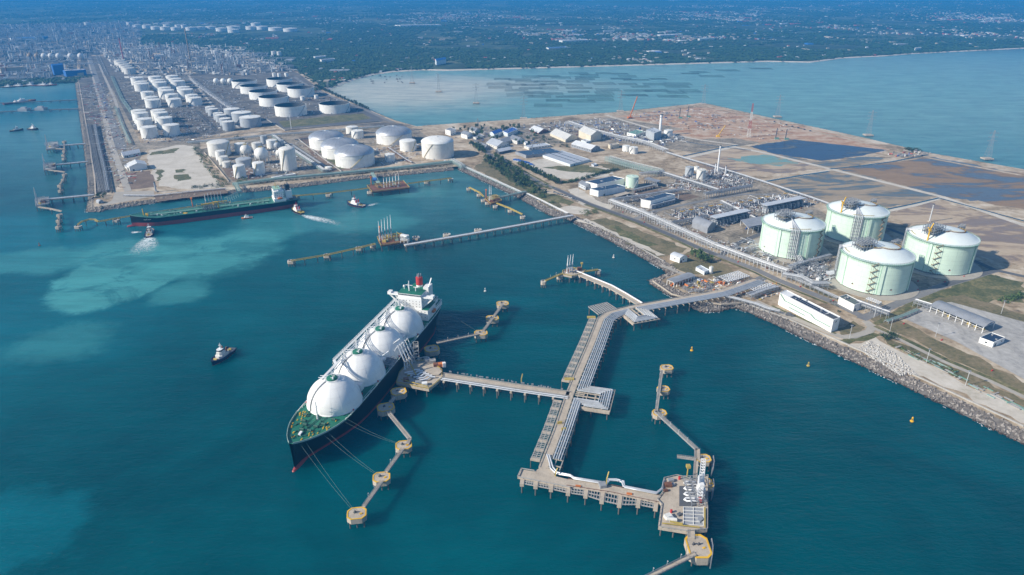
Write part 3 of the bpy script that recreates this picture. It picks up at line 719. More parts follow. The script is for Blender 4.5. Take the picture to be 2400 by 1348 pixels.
    for q in range(17): y = -12.4+q*1.55; b.box(-90.98,-90.9,y-.62,y+.62,45.9,47.4)
    b.mst('bridge_window', 'glass', br)
    b = B()
    for s in (1,-1):
        b.beam((-95,s*25,43.9), (-95,s*13.6,33), 1.3); b.beam((-95,s*19,43.9), (-95,s*13.6,36.5), .8)
    b.mks('wing_strut', 'white', br)
    B().box(-104.3,-90.7,-13.3,13.3,48.2,48.5).mk('bridge_roof', 'deck_green', br)
    b = B()
    for z in (23,26,29):
        for q in range(10):
            y = -17+q*3.8; b.box(-89.48,-89.4,y-.35,y+.35,z,z+.8)
    for z in (34,37,40):
        for q in range(7): y = -11+q*3.7; b.box(-90.48,-90.4,y-.35,y+.35,z,z+.8)
    b.mst('porthole', 'glass', m_)
    B().box(-112.2,-89.3,-20.7,-13.5,32,32.25).box(-112.2,-89.3,13.5,20.7,32,32.25).mks('house_deck', 'deck_green', a)
    b = B().box(-126,-110,-9,9,19.5,45).box(-124,-112,7,13,19.5,48); b.mks('engine_casing', 'white', R)
    B().box(-126.2,-110,-9.2,9.2,45,45.2).mk('casing_deck', 'deck_green', R)
    b = B().lathe([(3.6,45),(3.6,47.5)], 20, (-119,0,0)).mk('funnel_base', 'white', R, True)
    fu = B().lathe([(3.7,47.5),(3.7,56),(3.2,56.3),(.02,56.3)], 20, (-119,0,0)).mk('funnel', 'red', R, True)
    b = B()
    for q in range(5): b.cyl((-119+1.9*math.cos(q*1.257),1.9*math.sin(q*1.257),56), (-119.5+2*math.cos(q*1.257),2*math.sin(q*1.257),59.6), .55, 8)
    b.mst('exhaust_pipe', 'steel', fu)
    b = B().cyl((-98,-3,48), (-98,-3,60), .7, 8, .4).beam((-98,-7,55), (-98,1,55), .5).beam((-98,-3,48), (-101,-6,55), .4); b.cyl((-99,4,48.4), (-99,4,53), .5, 8); b.beam((-99,1.5,53), (-99,6.5,53), .6); b.lathe([(1.1,51),(1.3,52),(.9,53),(.02,53.3)], 10, (-101,-10,0)); b.cyl((-101,-10,48.4),(-101,-10,51),.4,6)
    b.mst('radar_mast', 'white', R)
    B().box(-132,-112,-20,20,19.5,24.5).box(-128,-112,-17,17,24.5,29.5).mks('stern_house', 'white', R)
    B().box(-132.2,-112,-20.2,20.2,24.5,24.7).box(-128.2,-112,-17.2,17.2,29.5,29.7).mks('stern_deck', 'deck_green', R)
    b = B()
    rail(b, [(-112,20,24.7),(-132,20,24.7),(-132,-20,24.7),(-112,-20,24.7)], 1.3, .3, 3); rail(b, [(-112,17,29.7),(-128,17,29.7),(-128,-17,29.7)], 1.3, .3, 3)
    b.beam((-113,12,45), (-122,13,55), 1.1); b.cyl((-113,12,29), (-113,12,46), .9, 8); b.mst('stern_crane', 'white', R)
    b = B(); b.lathe([(.05,-4.6),(1.0,-3.8),(1.7,-1.5),(1.8,1),(1.4,3.4),(.05,4.6)], 12); v = [(-103+z, 22.2+y, 26+x*1.05) for x, y, z in b.v]; b.v = v; b.mk('lifeboat', 'orange', R, True)
    b = B()
    for x in (-106,-100): b.beam((x,20.6,20), (x,20.8,28), .6); b.beam((x,20.8,28), (x,22.6,28.4), .5)
    b.mks('davit', 'white', R)
    # foredeck: mast, windlasses, bollards, hatch
    b = B().cyl((103,0,20), (103,0,38), .75, 8, .4).beam((103,-2.6,32), (103,2.6,32), .4).beam((103,-3,36), (103,3,36), .4); b.rbox((103,0,33), 1.6, 1.6, .5); b.mst('foremast', 'white', R)
    w_ = B()
    for x, y in ((114,5),(114,-5),(121,3.4),(121,-3.4),(100,13),(100,-13),(109,9),(109,-9)):
        z0 = interp(zd, x); w_.cyl((x,y-1.8,z0+1.1), (x,y+1.8,z0+1.1), 1.0, 10); w_.rbox((x,y,z0), 2.2, 4.2, .7)
    w_.mks('windlass', 'gear_green', R)
    B().rbox((127,-1.2,22.4), 4.6, 2.0, 1.8, .15).mk('deck_locker', 'white', R)
    b = B()
    for q in range(44):
        x = random.uniform(96,137); y = random.choice((1,-1))*random.uniform(.35,.86)*interp(deck,x); z0 = interp(zd,x)
        for k in (-.55,.55): b.cyl((x+k,y,z0), (x+k,y,z0+.8), .33, 7)
    b.mst('bollard', 'yellow', R)
    b = B()
    for q in range(26):
        x = random.uniform(95,134); y = random.uniform(-.75,.75)*interp(deck,x); b.rbox((x,y,interp(zd,x)), random.uniform(.8,2.4), random.uniform(.8,1.6), random.uniform(.5,1.5), random.uniform(0,1.6))
    b.tube([(98,0,20.8),(128,0,23)], .3, 6); b.tube([(98,6,20.8),(120,5,22)], .22, 6); b.tube([(98,-6,20.8),(120,-5,22)], .22, 6)
    b.mst('foredeck_gear', 'gear_green', R)
    b = B()
    for y in (1.4,-1.4):
        b.cyl((128,y*4.1,15.5),(128.6,y*4.5,15.5),.9,8)
    b.mst('hawsepipe', 'steel', R)
    R.rotation_euler = (0, 0, math.atan2(-d.y, -d.x)); p0 = o + d*75.5 + n*(-3.0); R.location = (p0.x, p0.y, 0)
    return R
LNG = lng_carrier()
def ship_pt(R, x, y, z):
    a = R.rotation_euler[2]; return Vector((R.location[0]+x*math.cos(a)-y*math.sin(a), R.location[1]+x*math.sin(a)+y*math.cos(a), z))
# ------------------------------------------------------------------ oil tanker
def oil_tanker():
    R = thing('oil_tanker', 'oil tanker with black and red hull and green deck beside the tank farm quay', 'ship')
    bow = G(309,537,0); st = G(700,486,0); c = (bow+st)/2; L = (bow-st).length; h = L/2; k = h/120.0
    xs = [-120,-112,-100,-60,0,60,85,97,105,111,116,120]
    deck = [(-120,11),(-108,15.4),(-90,16.5),(86,16.5),(100,14.3),(110,9.5),(116,5),(120,1)]
    wl = [(-120,4),(-108,11),(-88,16.3),(80,16.5),(96,12),(107,6),(114,1.5),(120,.4)]
    zd = [(-120,13),(88,13),(100,15.5),(120,18)]
    sc = lambda t: [(a*k, b) for a, b in t]
    xs = [x*k for x in xs]; deck, wl, zd = sc(deck), sc(wl), sc(zd)
    hull(R, xs, deck, wl, zd, 6.0, 'hull_black', 'hull_red')
    bl = B()
    for (r0,x0),(r1,x1) in zip(((.1,127),(1.6,126),(2.2,122),(2.2,112)), ((1.6,126),(2.2,122),(2.2,112),(2,108))): bl.cyl((x0*k,0,.6),(x1*k,0,.6),r0,9,r1,False)
    bl.mk('bulbous_bow', 'hull_red', R, True)
    deck_sheet(xs, deck, zd, -.02, .1).mk('deck', 'tanker_green', R)
    b = B()
    for s in (1,-1): rail(b, [(x, s*(interp(deck,x)-.3), interp(zd,x)) for x in xs], 1.3, .25, 6)
    b.mst('deck_rail', 'rail_green', R)
    b = B()
    for y in (-3,-1.8,-.6,.6,1.8,3.2): b.tube([(-78*k,y,14.6),(96*k,y,14.6)], .45, 6)
    for x in range(-74, 94, 6): b.beam((x*k,-4.5,14), (x*k,4.5,14), .5); b.beam((x*k,-4.5,13), (x*k,-4.5,14), .4); b.beam((x*k,4.5,13), (x*k,4.5,14), .4)
    b.mst('deck_pipes', 'rail_green', R)
    b = B().box(-78*k,96*k,-8,-6.4,15.6,15.9); rail(b, [(-78*k,-8,15.9),(96*k,-8,15.9)], 1.2, .2, 5)
    for x in range(-76,96,10): b.beam((x*k,-7.2,13),(x*k,-7.2,15.6),.4)
    b.mst('catwalk', 'rail_green', R)
    b = B()
    for q in range(6): x = (2+q*3.2)*k; b.tube([(x,-15,15.5),(x,15,15.5)], .6, 6)
    b.frame((10*k,0,13),24,26,3.2,4,4,1,.35); b.mst('manifold', 'dark_steel', R)
    b = B().cyl((-2*k,4,13), (-2*k,4,24), 1.1, 8, .9).beam((-2*k,4,23.4), (22*k,4,22), 1.4, 1.6); b.mk('hose_crane', 'yellow', R)
    b = B().cyl((4*k,-9,13), (4*k,-9,21), .9, 8).beam((4*k,-9,20.5), (-16*k,-8,20), 1.1); b.mk('hose_crane', 'yellow', R)
    B().lathe([(.05,0),(3.6,.02),(3.6,.12),(.05,.14)], 20, (46*k,8.6,13.05)).mk('deck_marking', 'yellow', R)
    b = B()
    for x, y in ((78,9),(52,10),(30,11),(-30,9),(-48,10),(66,-9),(18,-10),(-20,-10),(84,3)): b.rbox((x*k,y,13), 2.4, 2.2, 2.6)
    b.mks('deck_locker', 'offwhite', R)
    b = B()
    for q in range(70):
        x = random.uniform(-74,100)*k; y = random.uniform(-14,14); b.rbox((x,y,13), random.uniform(.8,3), random.uniform(.8,2), random.uniform(.6,1.8))
    b.mst('deck_gear', 'mint_dark', R)
    b = B().rbox((100*k,0,14), 9, 12, 1); b.cyl((102*k,0,14),(102*k,0,26),.6,8); b.beam((102*k,-3,23),(102*k,3,23),.5); b.rbox((98*k,3,15),3,3,2); b.rbox((98*k,-3,15),3,3,2); b.mst('foremast', 'yellow', R)
    # accommodation at the stern
    h_ = B().box(-102*k,-84*k,-14,14,13,19).box(-100*k,-85*k,-12,12,19,31).mk('accommodation_block', 'white', R)
    br = B().box(-96*k,-85.5*k,-11,11,31,34.4).box(-92*k,-87*k,-16.5,16.5,31,32.6).mk('bridge', 'white', R)
    b = B()
    for q in range(13): y = -9.6+q*1.6; b.box(-85.48*k,-85.4*k,y-.6,y+.6,32.4,33.7)
    b.mst('bridge_window', 'glass', br)
    b = B()
    for z in (21,24,27):
        for q in range(8): y = -10.5+q*3; b.box(-84.98*k,-84.9*k,y-.5,y+.5,z,z+1)
        for q in range(5): x = (-99+q*3)*k; b.box(x-.5,x+.5,12.02,12.08,z,z+1)
    b.mst('window', 'glass', h_)
    B().box(-96.2*k,-85.3*k,-11.2,11.2,34.4,34.6).box(-102.2*k,-96*k,-14.2,14.2,19,19.2).mks('house_deck', 'mint_dark', R)
    b = B().cyl((-90*k,0,34), (-90*k,0,43), .6, 8).beam((-90*k,-4,39), (-90*k,4,39), .5); b.cyl((-92*k,5,34),(-92*k,5,38),.5,6); b.mst('radar_mast', 'yellow_rail', R)
    B().box(-113*k,-103*k,-7,7,13,29).mk('engine_casing', 'white', R)
    b = B().prism([(-111*k,-4),(-104.5*k,-4.5),(-104.5*k,4.5),(-111*k,4)], 29, 38).mk('funnel', 'black', R)
    c2 = B()
    for y in (-2,0,2): c2.cyl((-108*k,y,38), (-108.5*k,y,41), .6, 8)
    c2.mst('exhaust_pipe', 'dark_steel', b)
    b = B(); b.lathe([(.05,-4.4),(1.2,-3.5),(1.8,-1.2),(1.8,1.2),(1.3,3.4),(.05,4.4)], 12); b.v = [(-93*k+z, 15+y, 19.6+x) for x, y, z in b.v]; b.mk('lifeboat', 'orange', R, True)
    b = B().rbox((-114*k,0,13),8,18,1.2).rbox((-110*k,9,13),5,4,3).rbox((-110*k,-9,13),5,4,3); b.mst('stern_gear', 'dark_steel', R)
    # pale name panels near the bow (unreadable at this distance, two short words)
    b = B()
    for j in range(2):
        for q in range(3):
            x = (102 - j*5.2 - q*1.6)*k; y = interp(deck, x)*.94+.1
            b.rbox((x, y+.05, 11.2), 1.1, .12, .9, -.22)
    b.mst('name_lettering', 'offwhite', R)
    d = (bow-st).normalized(); R.rotation_euler = (0,0,math.atan2(d.y,d.x)); nrm = Vector((-d.y, d.x, 0))
    R.location = (c + nrm*(-0.0) + Vector((0,0,0)) + away(c)*14)
    return R
TANKER = oil_tanker()
# ------------------------------------------------------------------ tugs and small craft
def tug(name, label, p, heading, L=30.0, hullm='tug_blue', house='white', deckm='concrete', funnel='red', cat='tugboat', mastm='white'):
    R = thing(name, label, cat, (0,0,0), 0, 'harbour tugs' if cat == 'tugboat' else None)
    s = L/30.0
    xs = [-15,-14,-10,0,8,11.5,13.6,15]
    deck = [(-15,3.6),(-14,4.4),(-10,5.2),(6,5.3),(10,4.4),(13,2.4),(15,.5)]; wl = [(-15,2.6),(-13,4),(-8,4.8),(5,4.8),(10,2.8),(13,.9),(15,.2)]; zd = [(-15,2.1),(2,2.3),(15,4.2)]
    hull(R, xs, deck, wl, zd, .35, hullm, 'hull_red', -1)
    deck_sheet(xs, deck, zd, -.05, .2).mk('deck', deckm, R)
    b = B()
    for q in (1,-1):
        P = [(x, q*interp(deck,x), interp(zd,x)) for x in xs]
        for u, v in zip(P, P[1:]): b.beam((u[0],u[1],u[2]+.3), (v[0],v[1],v[2]+.3), .5, .9)
    b.mk('bulwark', hullm, R)
    b = B()
    for q in range(7):
        for sgn in (1,-1):
            x = -10+q*3.2; b.cyl((x, sgn*(interp(deck,x)+.1), 1.6), (x, sgn*(interp(deck,x)+.6), 1.6), .75, 8)
    b.mst('tyre_fender', 'rubber', R)
    d1 = B().prism([(-5,-3.4),(5.5,-3.4),(7.5,-1.8),(7.5,1.8),(5.5,3.4),(-5,3.4)], 2.1, 5.0).mks('deck_house', house, R)
    d2 = B().prism([(-1.5,-2.6),(4.5,-2.6),(5.6,-1.4),(5.6,1.4),(4.5,2.6),(-1.5,2.6)], 5.0, 7.4).mk('upper_house', house, R)
    wh = B().prism([(.2,-2.1),(3.6,-2.1),(4.7,-1.1),(4.7,1.1),(3.6,2.1),(.2,2.1)], 7.4, 9.8).mk('wheelhouse', house, R)
    B().prism([(.14,-2.16),(3.64,-2.16),(4.78,-1.15),(4.78,1.15),(3.64,2.16),(.14,2.16)], 8.4, 9.3).mst('window', 'glass', wh)
    B().prism([(-.1,-2.4),(3.8,-2.4),(5.1,-1.2),(5.1,1.2),(3.8,2.4),(-.1,2.4)], 9.8, 10.0).mk('wheelhouse_roof', mastm, wh)
    for y in (-2.1, 2.1): B().cyl((-3.4,y,5), (-3.8,y,9.2), .75, 10, .65).mk('funnel', funnel, R)
    b = B().cyl((1.4,0,10), (1.0,0,15.5), .3, 6, .15).beam((1.2,-1.8,12.6), (1.2,1.8,12.6), .25).beam((1.1,-1.2,14), (1.1,1.2,14), .2).cyl((1.2,0,10),(1.2,0,11.6),.7,8,.3); b.mst('mast', mastm if funnel != 'red' else 'red', R)
    b = B().cyl((10,-1.6,3.9), (10,1.6,3.9), .8, 10).rbox((10,0,3.2), 2, 3.4, .5).cyl((-8,-1.2,3), (-8,1.2,3), .7, 10).rbox((-11,0,2.1),.6,2.4,1.4); b.mst('winch', 'yellow_rail', R)
    R.scale = (s,s if s < 1.4 else s*.7,s if s < 1.4 else .9); R.location = p; R.rotation_euler = (0,0,heading); return R
tug('tugboat', 'dark blue tug with cream houses on open water left of the gas carrier', G(523,838), ang(G(545,824), G(505,856)), 34, 'tug_blue', 'offwhite', 'dark_steel', 'rust')
tug('tugboat', 'blue tug nosed against the bow of the oil tanker, churning foam behind', G(352,549), ang(G(346,556), G(358,534)), 33, 'tug_blue', 'offwhite', 'concrete', 'rust')
tug('tugboat', 'white tug with red mast at the stern of the oil tanker', G(697,497), ang(G(716,504), G(684,490)), 34, 'hull_black', 'white', 'yellow_rail')
tug('tugboat', 'white tug with red mast steaming across the inner basin', G(834,482), ang(G(856,486), G(812,477)), 38, 'tug_blue', 'white', 'concrete')
tug('pilot_boat', 'small white and orange pilot boat alongside the middle of the tanker', G(579,512), ang(G(590,511), G(566,513)), 17, 'orange', 'white', 'white', 'white', 'boat')
tug('workboat', 'small dark workboat nearer the left edge, off the western quay', G(39,307), ang(G(30,308), G(50,306)), 30, 'hull_black', 'offwhite', 'concrete', 'dark_steel', 'boat')
tug('workboat', 'small dark workboat with white house, farther from the left edge', G(78,304), ang(G(66,302), G(90,304)), 34, 'hull_black', 'white', 'concrete', 'dark_steel', 'boat')
for q, (x, y, L) in enumerate(((42,201,70),(70,199,60),(100,199,80),(118,198,50),(18,203,50))):
    tug('moored_vessel', ['long grey vessel moored along the far dockside behind the basin', 'short pale vessel moored along the far dockside', 'white and red vessel moored along the far dockside', 'small red vessel moored near the quay corner', 'grey vessel moored near the left edge of the dockside'][q], G(x,y+2), ang(G(x-8,y), G(x+8,y)), L, ['hull_black','steel','hull_red','hull_red','dark_steel'][q], 'far_white', 'concrete', 'steel', 'ship')
tug('cargo_vessel', 'red hulled coaster lying at the upper of two long western piers', G(47,240), ang(G(25,242), G(75,236)), 92, 'hull_red', 'far_white', 'rust', 'far_white', 'ship')
# foam where propellers and bows break the water
def wake(pts):
    """sheet of lacy foam on the surface; its density fades towards the rim"""
    P = [(G(x,y), w_, d) for x, y, w_, d in pts]; C = [p for p, _, _ in P]; T = tangents(C); v = []; fd = []; m = 8
    for (p, w_, d), t in zip(P, T):
        n = Vector((t.y,-t.x,0))
        for k in range(m+1): u = 2*k/m-1; q = p + n*(u*w_); v.append((q.x,q.y,.08)); fd.append(d*(1-u*u)**.8)
    f = [(i*(m+1)+k, i*(m+1)+k+1, (i+1)*(m+1)+k+1, (i+1)*(m+1)+k) for i in range(len(P)-1) for k in range(m)]
    o = B().add(v, f).mk('foam', 'wake'); at = o.data.attributes.new('fade', 'FLOAT', 'POINT'); at.data.foreach_set('value', fd)
    o['kind'] = 'stuff'; o['label'] = 'white churned wake on the water'
wake([(351,552,5,.7),(348,560,14,.95),(343,573,24,.85),(336,588,32,.6),(330,604,40,.35),(325,622,46,.1),(322,640,48,0)])
wake([(708,504,4,.7),(722,508,10,1.0),(748,514,14,.9),(780,521,15,.65),(815,532,15,.4),(850,545,14,.15),(880,556,12,0)])
wake([(856,485,3,.6),(868,481,7,.85),(885,476,9,.55),(905,470,9,0)])
wake([(805,503,6,0),(825,497,8,.5),(840,492,8,.5),(856,488,5,.1)])
wake([(306,542,2,.3),(314,545,7,1.0),(324,544,6,.9),(340,543,4,.4),(370,541,3,0)])
wake([(586,512,1.5,.8),(598,512,3,.5),(612,511,4,0)])
wake([(546,824,2,.3),(556,818,5,.35),(575,808,6,0)])
# ------------------------------------------------------------------ the four mint-green gas tanks
def polar(c, R, th):          # th from the side that faces the picture, positive to the right
    a = away(c); r = Vector((a.y, -a.x, 0)); return c + (a*(-math.cos(th)) + r*math.sin(th))*R
TR, TH, TD = 40.5, 41.0, 10.5
def zroof(r): 
    S = (TR*TR + TD*TD)/(2*TD); return TH + math.sqrt(max(0, S*S - r*r)) - (S - TD)
def lng_tank(label, px, py, butts, riser, stair, crane, plat, logos):
    f = G(px, py, LZ); c = f + away(f)*TR; c.z = LZ
    R = thing('gas_storage_tank', label, 'storage tank', c, 0, 'mint-green gas storage tanks')
    W = lambda r, th, z: (lambda q: Vector((q.x, q.y, LZ+z)))(polar(c, r, math.radians(th)))
    B().lathe([(.05,.62),(TR+13,.62),(TR+13,-.1)], 64, c).mk('ground_pad', 'path_concrete', R, True)
    b = B()
    for k in range(96): b.rbox(tuple(W(TR-.9, k*3.75, 0.1)), 1.3, 1.0, 1.5, math.atan2(*(lambda q:(q.y,q.x))(W(TR-.9,k*3.75,0)-c)))
    b.mst('base_isolator', 'dark_steel', R)
    B().lathe([(TR-2.2,.1),(TR-2.2,1.6)], 64, c).mk('base_skirt', 'black', R, True)
    sh = B().lathe([(TR-.2,1.5),(TR+.15,1.5),(TR+.15,2.6),(TR,2.8),(TR,TH-4.2),(TR+.12,TH-4.2),(TR+.12,TH-3.9),(TR,TH-3.8),(TR,TH-1.6),(TR+1.1,TH-1.0),(TR+1.1,TH)], 96, c).mk('shell', 'mint', R, True, .4)
    for th in butts: 
        p, q = W(TR+.55, th, 1.6), W(TR+.55, th, TH-1.4); u = (p-c); B().rbox(tuple(p), 1.5, 3.6, TH-3, math.atan2(u.y,u.x)).mk('buttress', 'mint', sh)
        B().rbox(tuple(W(TR+.25, th-3.2, 1.6)), .9, .55, TH-3, math.atan2(u.y,u.x)).mk('downpipe', 'mint_dark', sh)
    for z_ in (8.5,14.5,20.5,26.5,32.5): B().lathe([(TR+.02,z_),(TR+.05,z_+.05),(TR+.05,z_+.3),(TR+.02,z_+.35)], 96, c).mk('shell_seam', 'mint_seam', sh, True)
    rf = B().lathe([(TR+1.1,TH)] + [(TR*i/10, zroof(TR*i/10)) for i in range(10,-1,-1)], 96, c).mk('roof', 'mint_roof', R, True, .5)
    b = B(); rail(b, [tuple(W(TR+.9, k*7.5, TH)) for k in range(49)], 1.3, .16, 2.6); b.mst('rim_rail', 'rail_green', R)
    b = B()
    for k in range(-60, 45):                     # brackets hanging below the rim walkway
        if k % 2 == 0: q = W(TR+1.2, k*1.6, TH-3.4); b.beam(q, W(TR+1.9, k*1.6, TH-.3), .3)
    b.lathe([(TR+1.0,TH-.25),(TR+2.6,TH-.25),(TR+2.6,TH-.05),(TR+1.0,TH-.05)], 70, c, math.atan2(*(lambda q:(q.y,q.x))(W(1,72,0)-c)), math.atan2(*(lambda q:(q.y,q.x))(W(1,72,0)-c))-math.radians(170))
    b.mst('rim_walkway', 'mint_dark', R)
    # pump platform: stacked steel frames on the dome
    pr, pth = plat; q = W(pr, pth, 0); z0 = LZ+zroof(pr)-.6; az = ang(q, c)
    B().frame((q.x,q.y,z0), 22, 15, 11.5, 5, 4, 3, .5, az).mk('pump_platform_frame', 'steel', R)
    B().rbox((q.x,q.y,z0+3.2), 22.4, 15.4, .25, az).mk('pump_platform_floor', 'dark_steel', R)
    B().rbox((q.x,q.y,z0+6.8), 14, 10, .25, az).mk('upper_floor', 'lattice', R)
    b = B(); rail(b, [(q.x+9*math.cos(az+t), q.y+9*math.sin(az+t), z0+3.4) for t in (.7,2.4,3.85,5.6,.7)], 1.5, .25, 2); b.mst('platform_rail', 'yellow_rail', R)
    b = B()
    for k in range(9): u = random.uniform(-6,6); v = random.uniform(-4,4); b.cyl((q.x+u,q.y+v,z0+3.4), (q.x+u,q.y+v,z0+random.uniform(5,11)), random.uniform(.4,.9), 8)
    b.mst('pump_columns', 'pipe', R)
    # walkway that runs from the platform over the dome to the vent frame at the back
    P = [];  bth = 152
    for k in range(13):
        t = k/12; r = 12 + 27*abs(t-.25); th = pth + (bth-pth)*(t**.8); P.append(W(min(r,TR-2), th, zroof(min(r,TR-2))+.5))
    b = B()
    for u, v in zip(P, P[1:]): b.beam(u, v, 1.4, .3)
    b2 = rail(B(), P, 1.3, .2, 3)
    b.mk('dome_walkway', 'rust', R); b2.mst('walkway_rail', 'yellow_rail', R)
    q2 = W(TR-3, bth, 0)
    B().frame((q2.x,q2.y,LZ+TH-1), 13, 6, 9, 4, 2, 3, .36, az+.3).mk('vent_frame', 'steel', R)
    B().rbox((q2.x,q2.y,LZ+TH+5), 13, 6, .25, az+.3).mk('vent_floor', 'dark_steel', R)
    # front rim platform with piping
    P = [W(TR-4.5, riser+k*4, TH+1.4) for k in range(-3, 9)]
    b = B()
    for u, v in zip(P, P[1:]): b.beam(u, v, 3.2, .35)
    b.mk('rim_platform', 'dark_steel', R)
    b = rail(B(), offset(P, 1.6), 1.3, .22, 2.4); rail(b, offset(P, -1.6), 1.3, .22, 2.4); b.mst('rim_platform_rail', 'yellow_rail', R)
    # bundle of riser pipes down the wall
    for k in range(5):
        th = riser + (k-2)*2.9; r = .42 if k % 2 else .62
        B().tube([W(14+k, (pth+riser)/2, zroof(14)+2), W(TR-3, th, TH+2.6), W(TR+2.2, th, TH+2.2), W(TR+2.2, th, 12), W(TR+2.4, th, 7.5), W(TR+7, th, 5.6), W(TR+12, th, 5.4)], r, 8).mk('riser_pipe', 'pipe', R, True)
    b = B()
    for k in range(8):
        z = 6+k*4.7; b.beam(W(TR+1.4, riser-8, z), W(TR+1.4, riser+8, z), .45); b.beam(W(TR+3.2, riser-8, z), W(TR+3.2, riser+8, z), .35)
    for th in (riser-8, riser+8):
        for r in (1.4, 3.2): b.beam(W(TR+r, th, 0), W(TR+r, th, TH+2), .4)
    b.mk('riser_frame', 'steel', R)
    # zig-zag stair
    b = B(); n = 10
    for k in range(n):
        z0_, z1_ = 1+k*(TH-1)/n, 1+(k+1)*(TH-1)/n; s = 1 if k % 2 else -1
        b.beam(W(TR+1.8, stair-s*3.4, z0_), W(TR+1.8, stair+s*3.4, z1_), 1.3, .35); b.rbox(tuple(W(TR+1.6, stair+s*4.2, z1_)), 2.0, 2.0, .25)
    for s in (-4.2, 4.2): b.beam(W(TR+2.4, stair+s, 0), W(TR+2.4, stair+s, TH), .22)
    b.mk('stair', 'wood', R)
    if crane is not None:
        q3 = W(TR-2, crane, TH-.5); t_ = q3 + Vector((0,0,15)); cr = B().cyl(q3, t_, 1.0, 10, .85).mk('crane_post', 'yellow', R)
        B().beam(t_, t_+Vector((3.4,1,9)), 1.1).rbox((t_.x,t_.y,t_.z-.8), 2.6, 2.2, 2.4).beam(t_+Vector((0,0,2)), t_+Vector((-3,0,3.4)), 1.4).mk('crane_jib', 'yellow', R)
    # small emblem low on the wall: a dark peak over a red one
    for th in logos:
        p = W(TR+.14, th, 7.5); u = (p-c).normalized(); r = Vector((-u.y,u.x,0))*(-1)
        if r.dot(Vector((away(c).y,-away(c).x,0))) < 0: r = -r
        o_ = u*.06
        B().add([p-r*1.6+o_, p+r*.2+o_+Vector((0,0,2.2)), p+r*.9+o_+Vector((0,0,1.2)), p-r*.4+o_+Vector((0,0,.1))], [(0,3,2,1)]).mk('emblem', 'black', sh)
        B().add([p-r*.1+o_, p+r*1.7+o_, p+r*.5+o_+Vector((0,0,1.5))], [(0,1,2)]).mk('emblem', 'red', sh)
    return c
T1 = lng_tank('mint-green gas tank at the left of the four, behind the long pipe rack', 1845, 608, (-70,-21,34,95), 6, 60, None, (21,-38), (-52,))
T2 = lng_tank('mint-green gas tank at the back, yellow crane beside its platform', 1994, 572, (-57,27,110,-150), 4, 55, -33, (23,-28), ())
T4 = lng_tank('mint-green gas tank at the right, yellow crane and zigzag stair in front', 2186, 643, (-14,70,150,-80), -84, -1, -24, (24,-30), (24,))
T3 = lng_tank('mint-green gas tank nearest the water, rusty stair down its front', 2034, 690, (-50,15,80,150), -82, 1, None, (22,-46), (-28,34))
# ------------------------------------------------------------------ jetties, dolphins, footbridges
DZ = 9.6                                            # deck level of the jetties
PILE = mesh_of(B().cyl((0,0,-14), (0,0,0), .55, 8), 'pile', 'pile')
PILE_S = mesh_of(B().cyl((0,0,-14), (0,0,0), .4, 6), 'pile', 'pile')
def piles(R, pts, z, me=PILE):
    for p in pts: inst('pile', me, R, (p.x, p.y, z))
def side(pts, d): return offset(pts, d)
def dolphin(label, px, py, w, d, rot=None, z=9.0, th=4.2, edge='yellow', hooks=1, grp='mooring dolphins', ladder=True):
    c = G(px, py, z); rz = rot if rot is not None else -.0
    R = thing('mooring_dolphin', label, 'dolphin', (c.x,c.y,0), 0, grp)
    ca, sa = math.cos(rz), math.sin(rz); W = lambda x, y: Vector((c.x+x*ca-y*sa, c.y+x*sa+y*ca, 0))
    k = min(w,d)*.24; oct_ = [(-w/2+k,-d/2),(w/2-k,-d/2),(w/2,-d/2+k),(w/2,d/2-k),(w/2-k,d/2),(-w/2+k,d/2),(-w/2,d/2-k),(-w/2,-d/2+k)]
    poly = [W(x,y) for x, y in oct_]
    cap = B().prism(poly, z-th, z).mk('cap', 'concrete', R)
    inner = [W(x*.86,y*.86) for x, y in oct_]; b = B(); n = 8
    v = [(p.x,p.y,z+.22) for p in poly] + [(p.x,p.y,z+.22) for p in inner] + [(p.x,p.y,z-.1) for p in poly] + [(p.x,p.y,z-.1) for p in inner]
    span = range(8)
    f = []
    for i in span: j = (i+1) % 8; f += [(i,j,n+j,n+i), (i,2*n+i,2*n+j,j), (n+i,n+j,3*n+j,3*n+i)]
    b.add(v, f).mk('edge_kerb', edge, R)
    for q in range(hooks):
        u = (q-(hooks-1)/2)*3.4; p = W(-w*.08+u, d*.06)
        B().rbox((p.x,p.y,z), 1.9, 1.1, 1.0, rz+.5).cyl((p.x,p.y,z+.9), (p.x,p.y,z+1.8), .55, 8).beam((p.x-1.2,p.y-.3,z+.5), (p.x+1.2,p.y+.4,z+.5), .5).mk('mooring_hook', 'dark_steel', R)
    p = W(w*.22, -d*.08); B().rbox((p.x,p.y,z), 1.8, 1.3, .5, rz+.3).mk('hatch', 'yellow' if edge == 'yellow' else 'offwhite', R)
    piles(R, [W(x*w*.36, y*d*.36) for x in (-1,0,1) for y in (-1,1)], z-th)
    if ladder:
        b = B(); q = W(-w/2-.1, 0)
        for s in (-.35,.35): b.beam((q.x,q.y+s,z+.8), (q.x,q.y+s,.3), .14)
        for k_ in range(9): b.beam((q.x,q.y-.35,.8+k_), (q.x,q.y+.35,.8+k_), .1)
        b.mst('ladder', 'steel', R)
    return c
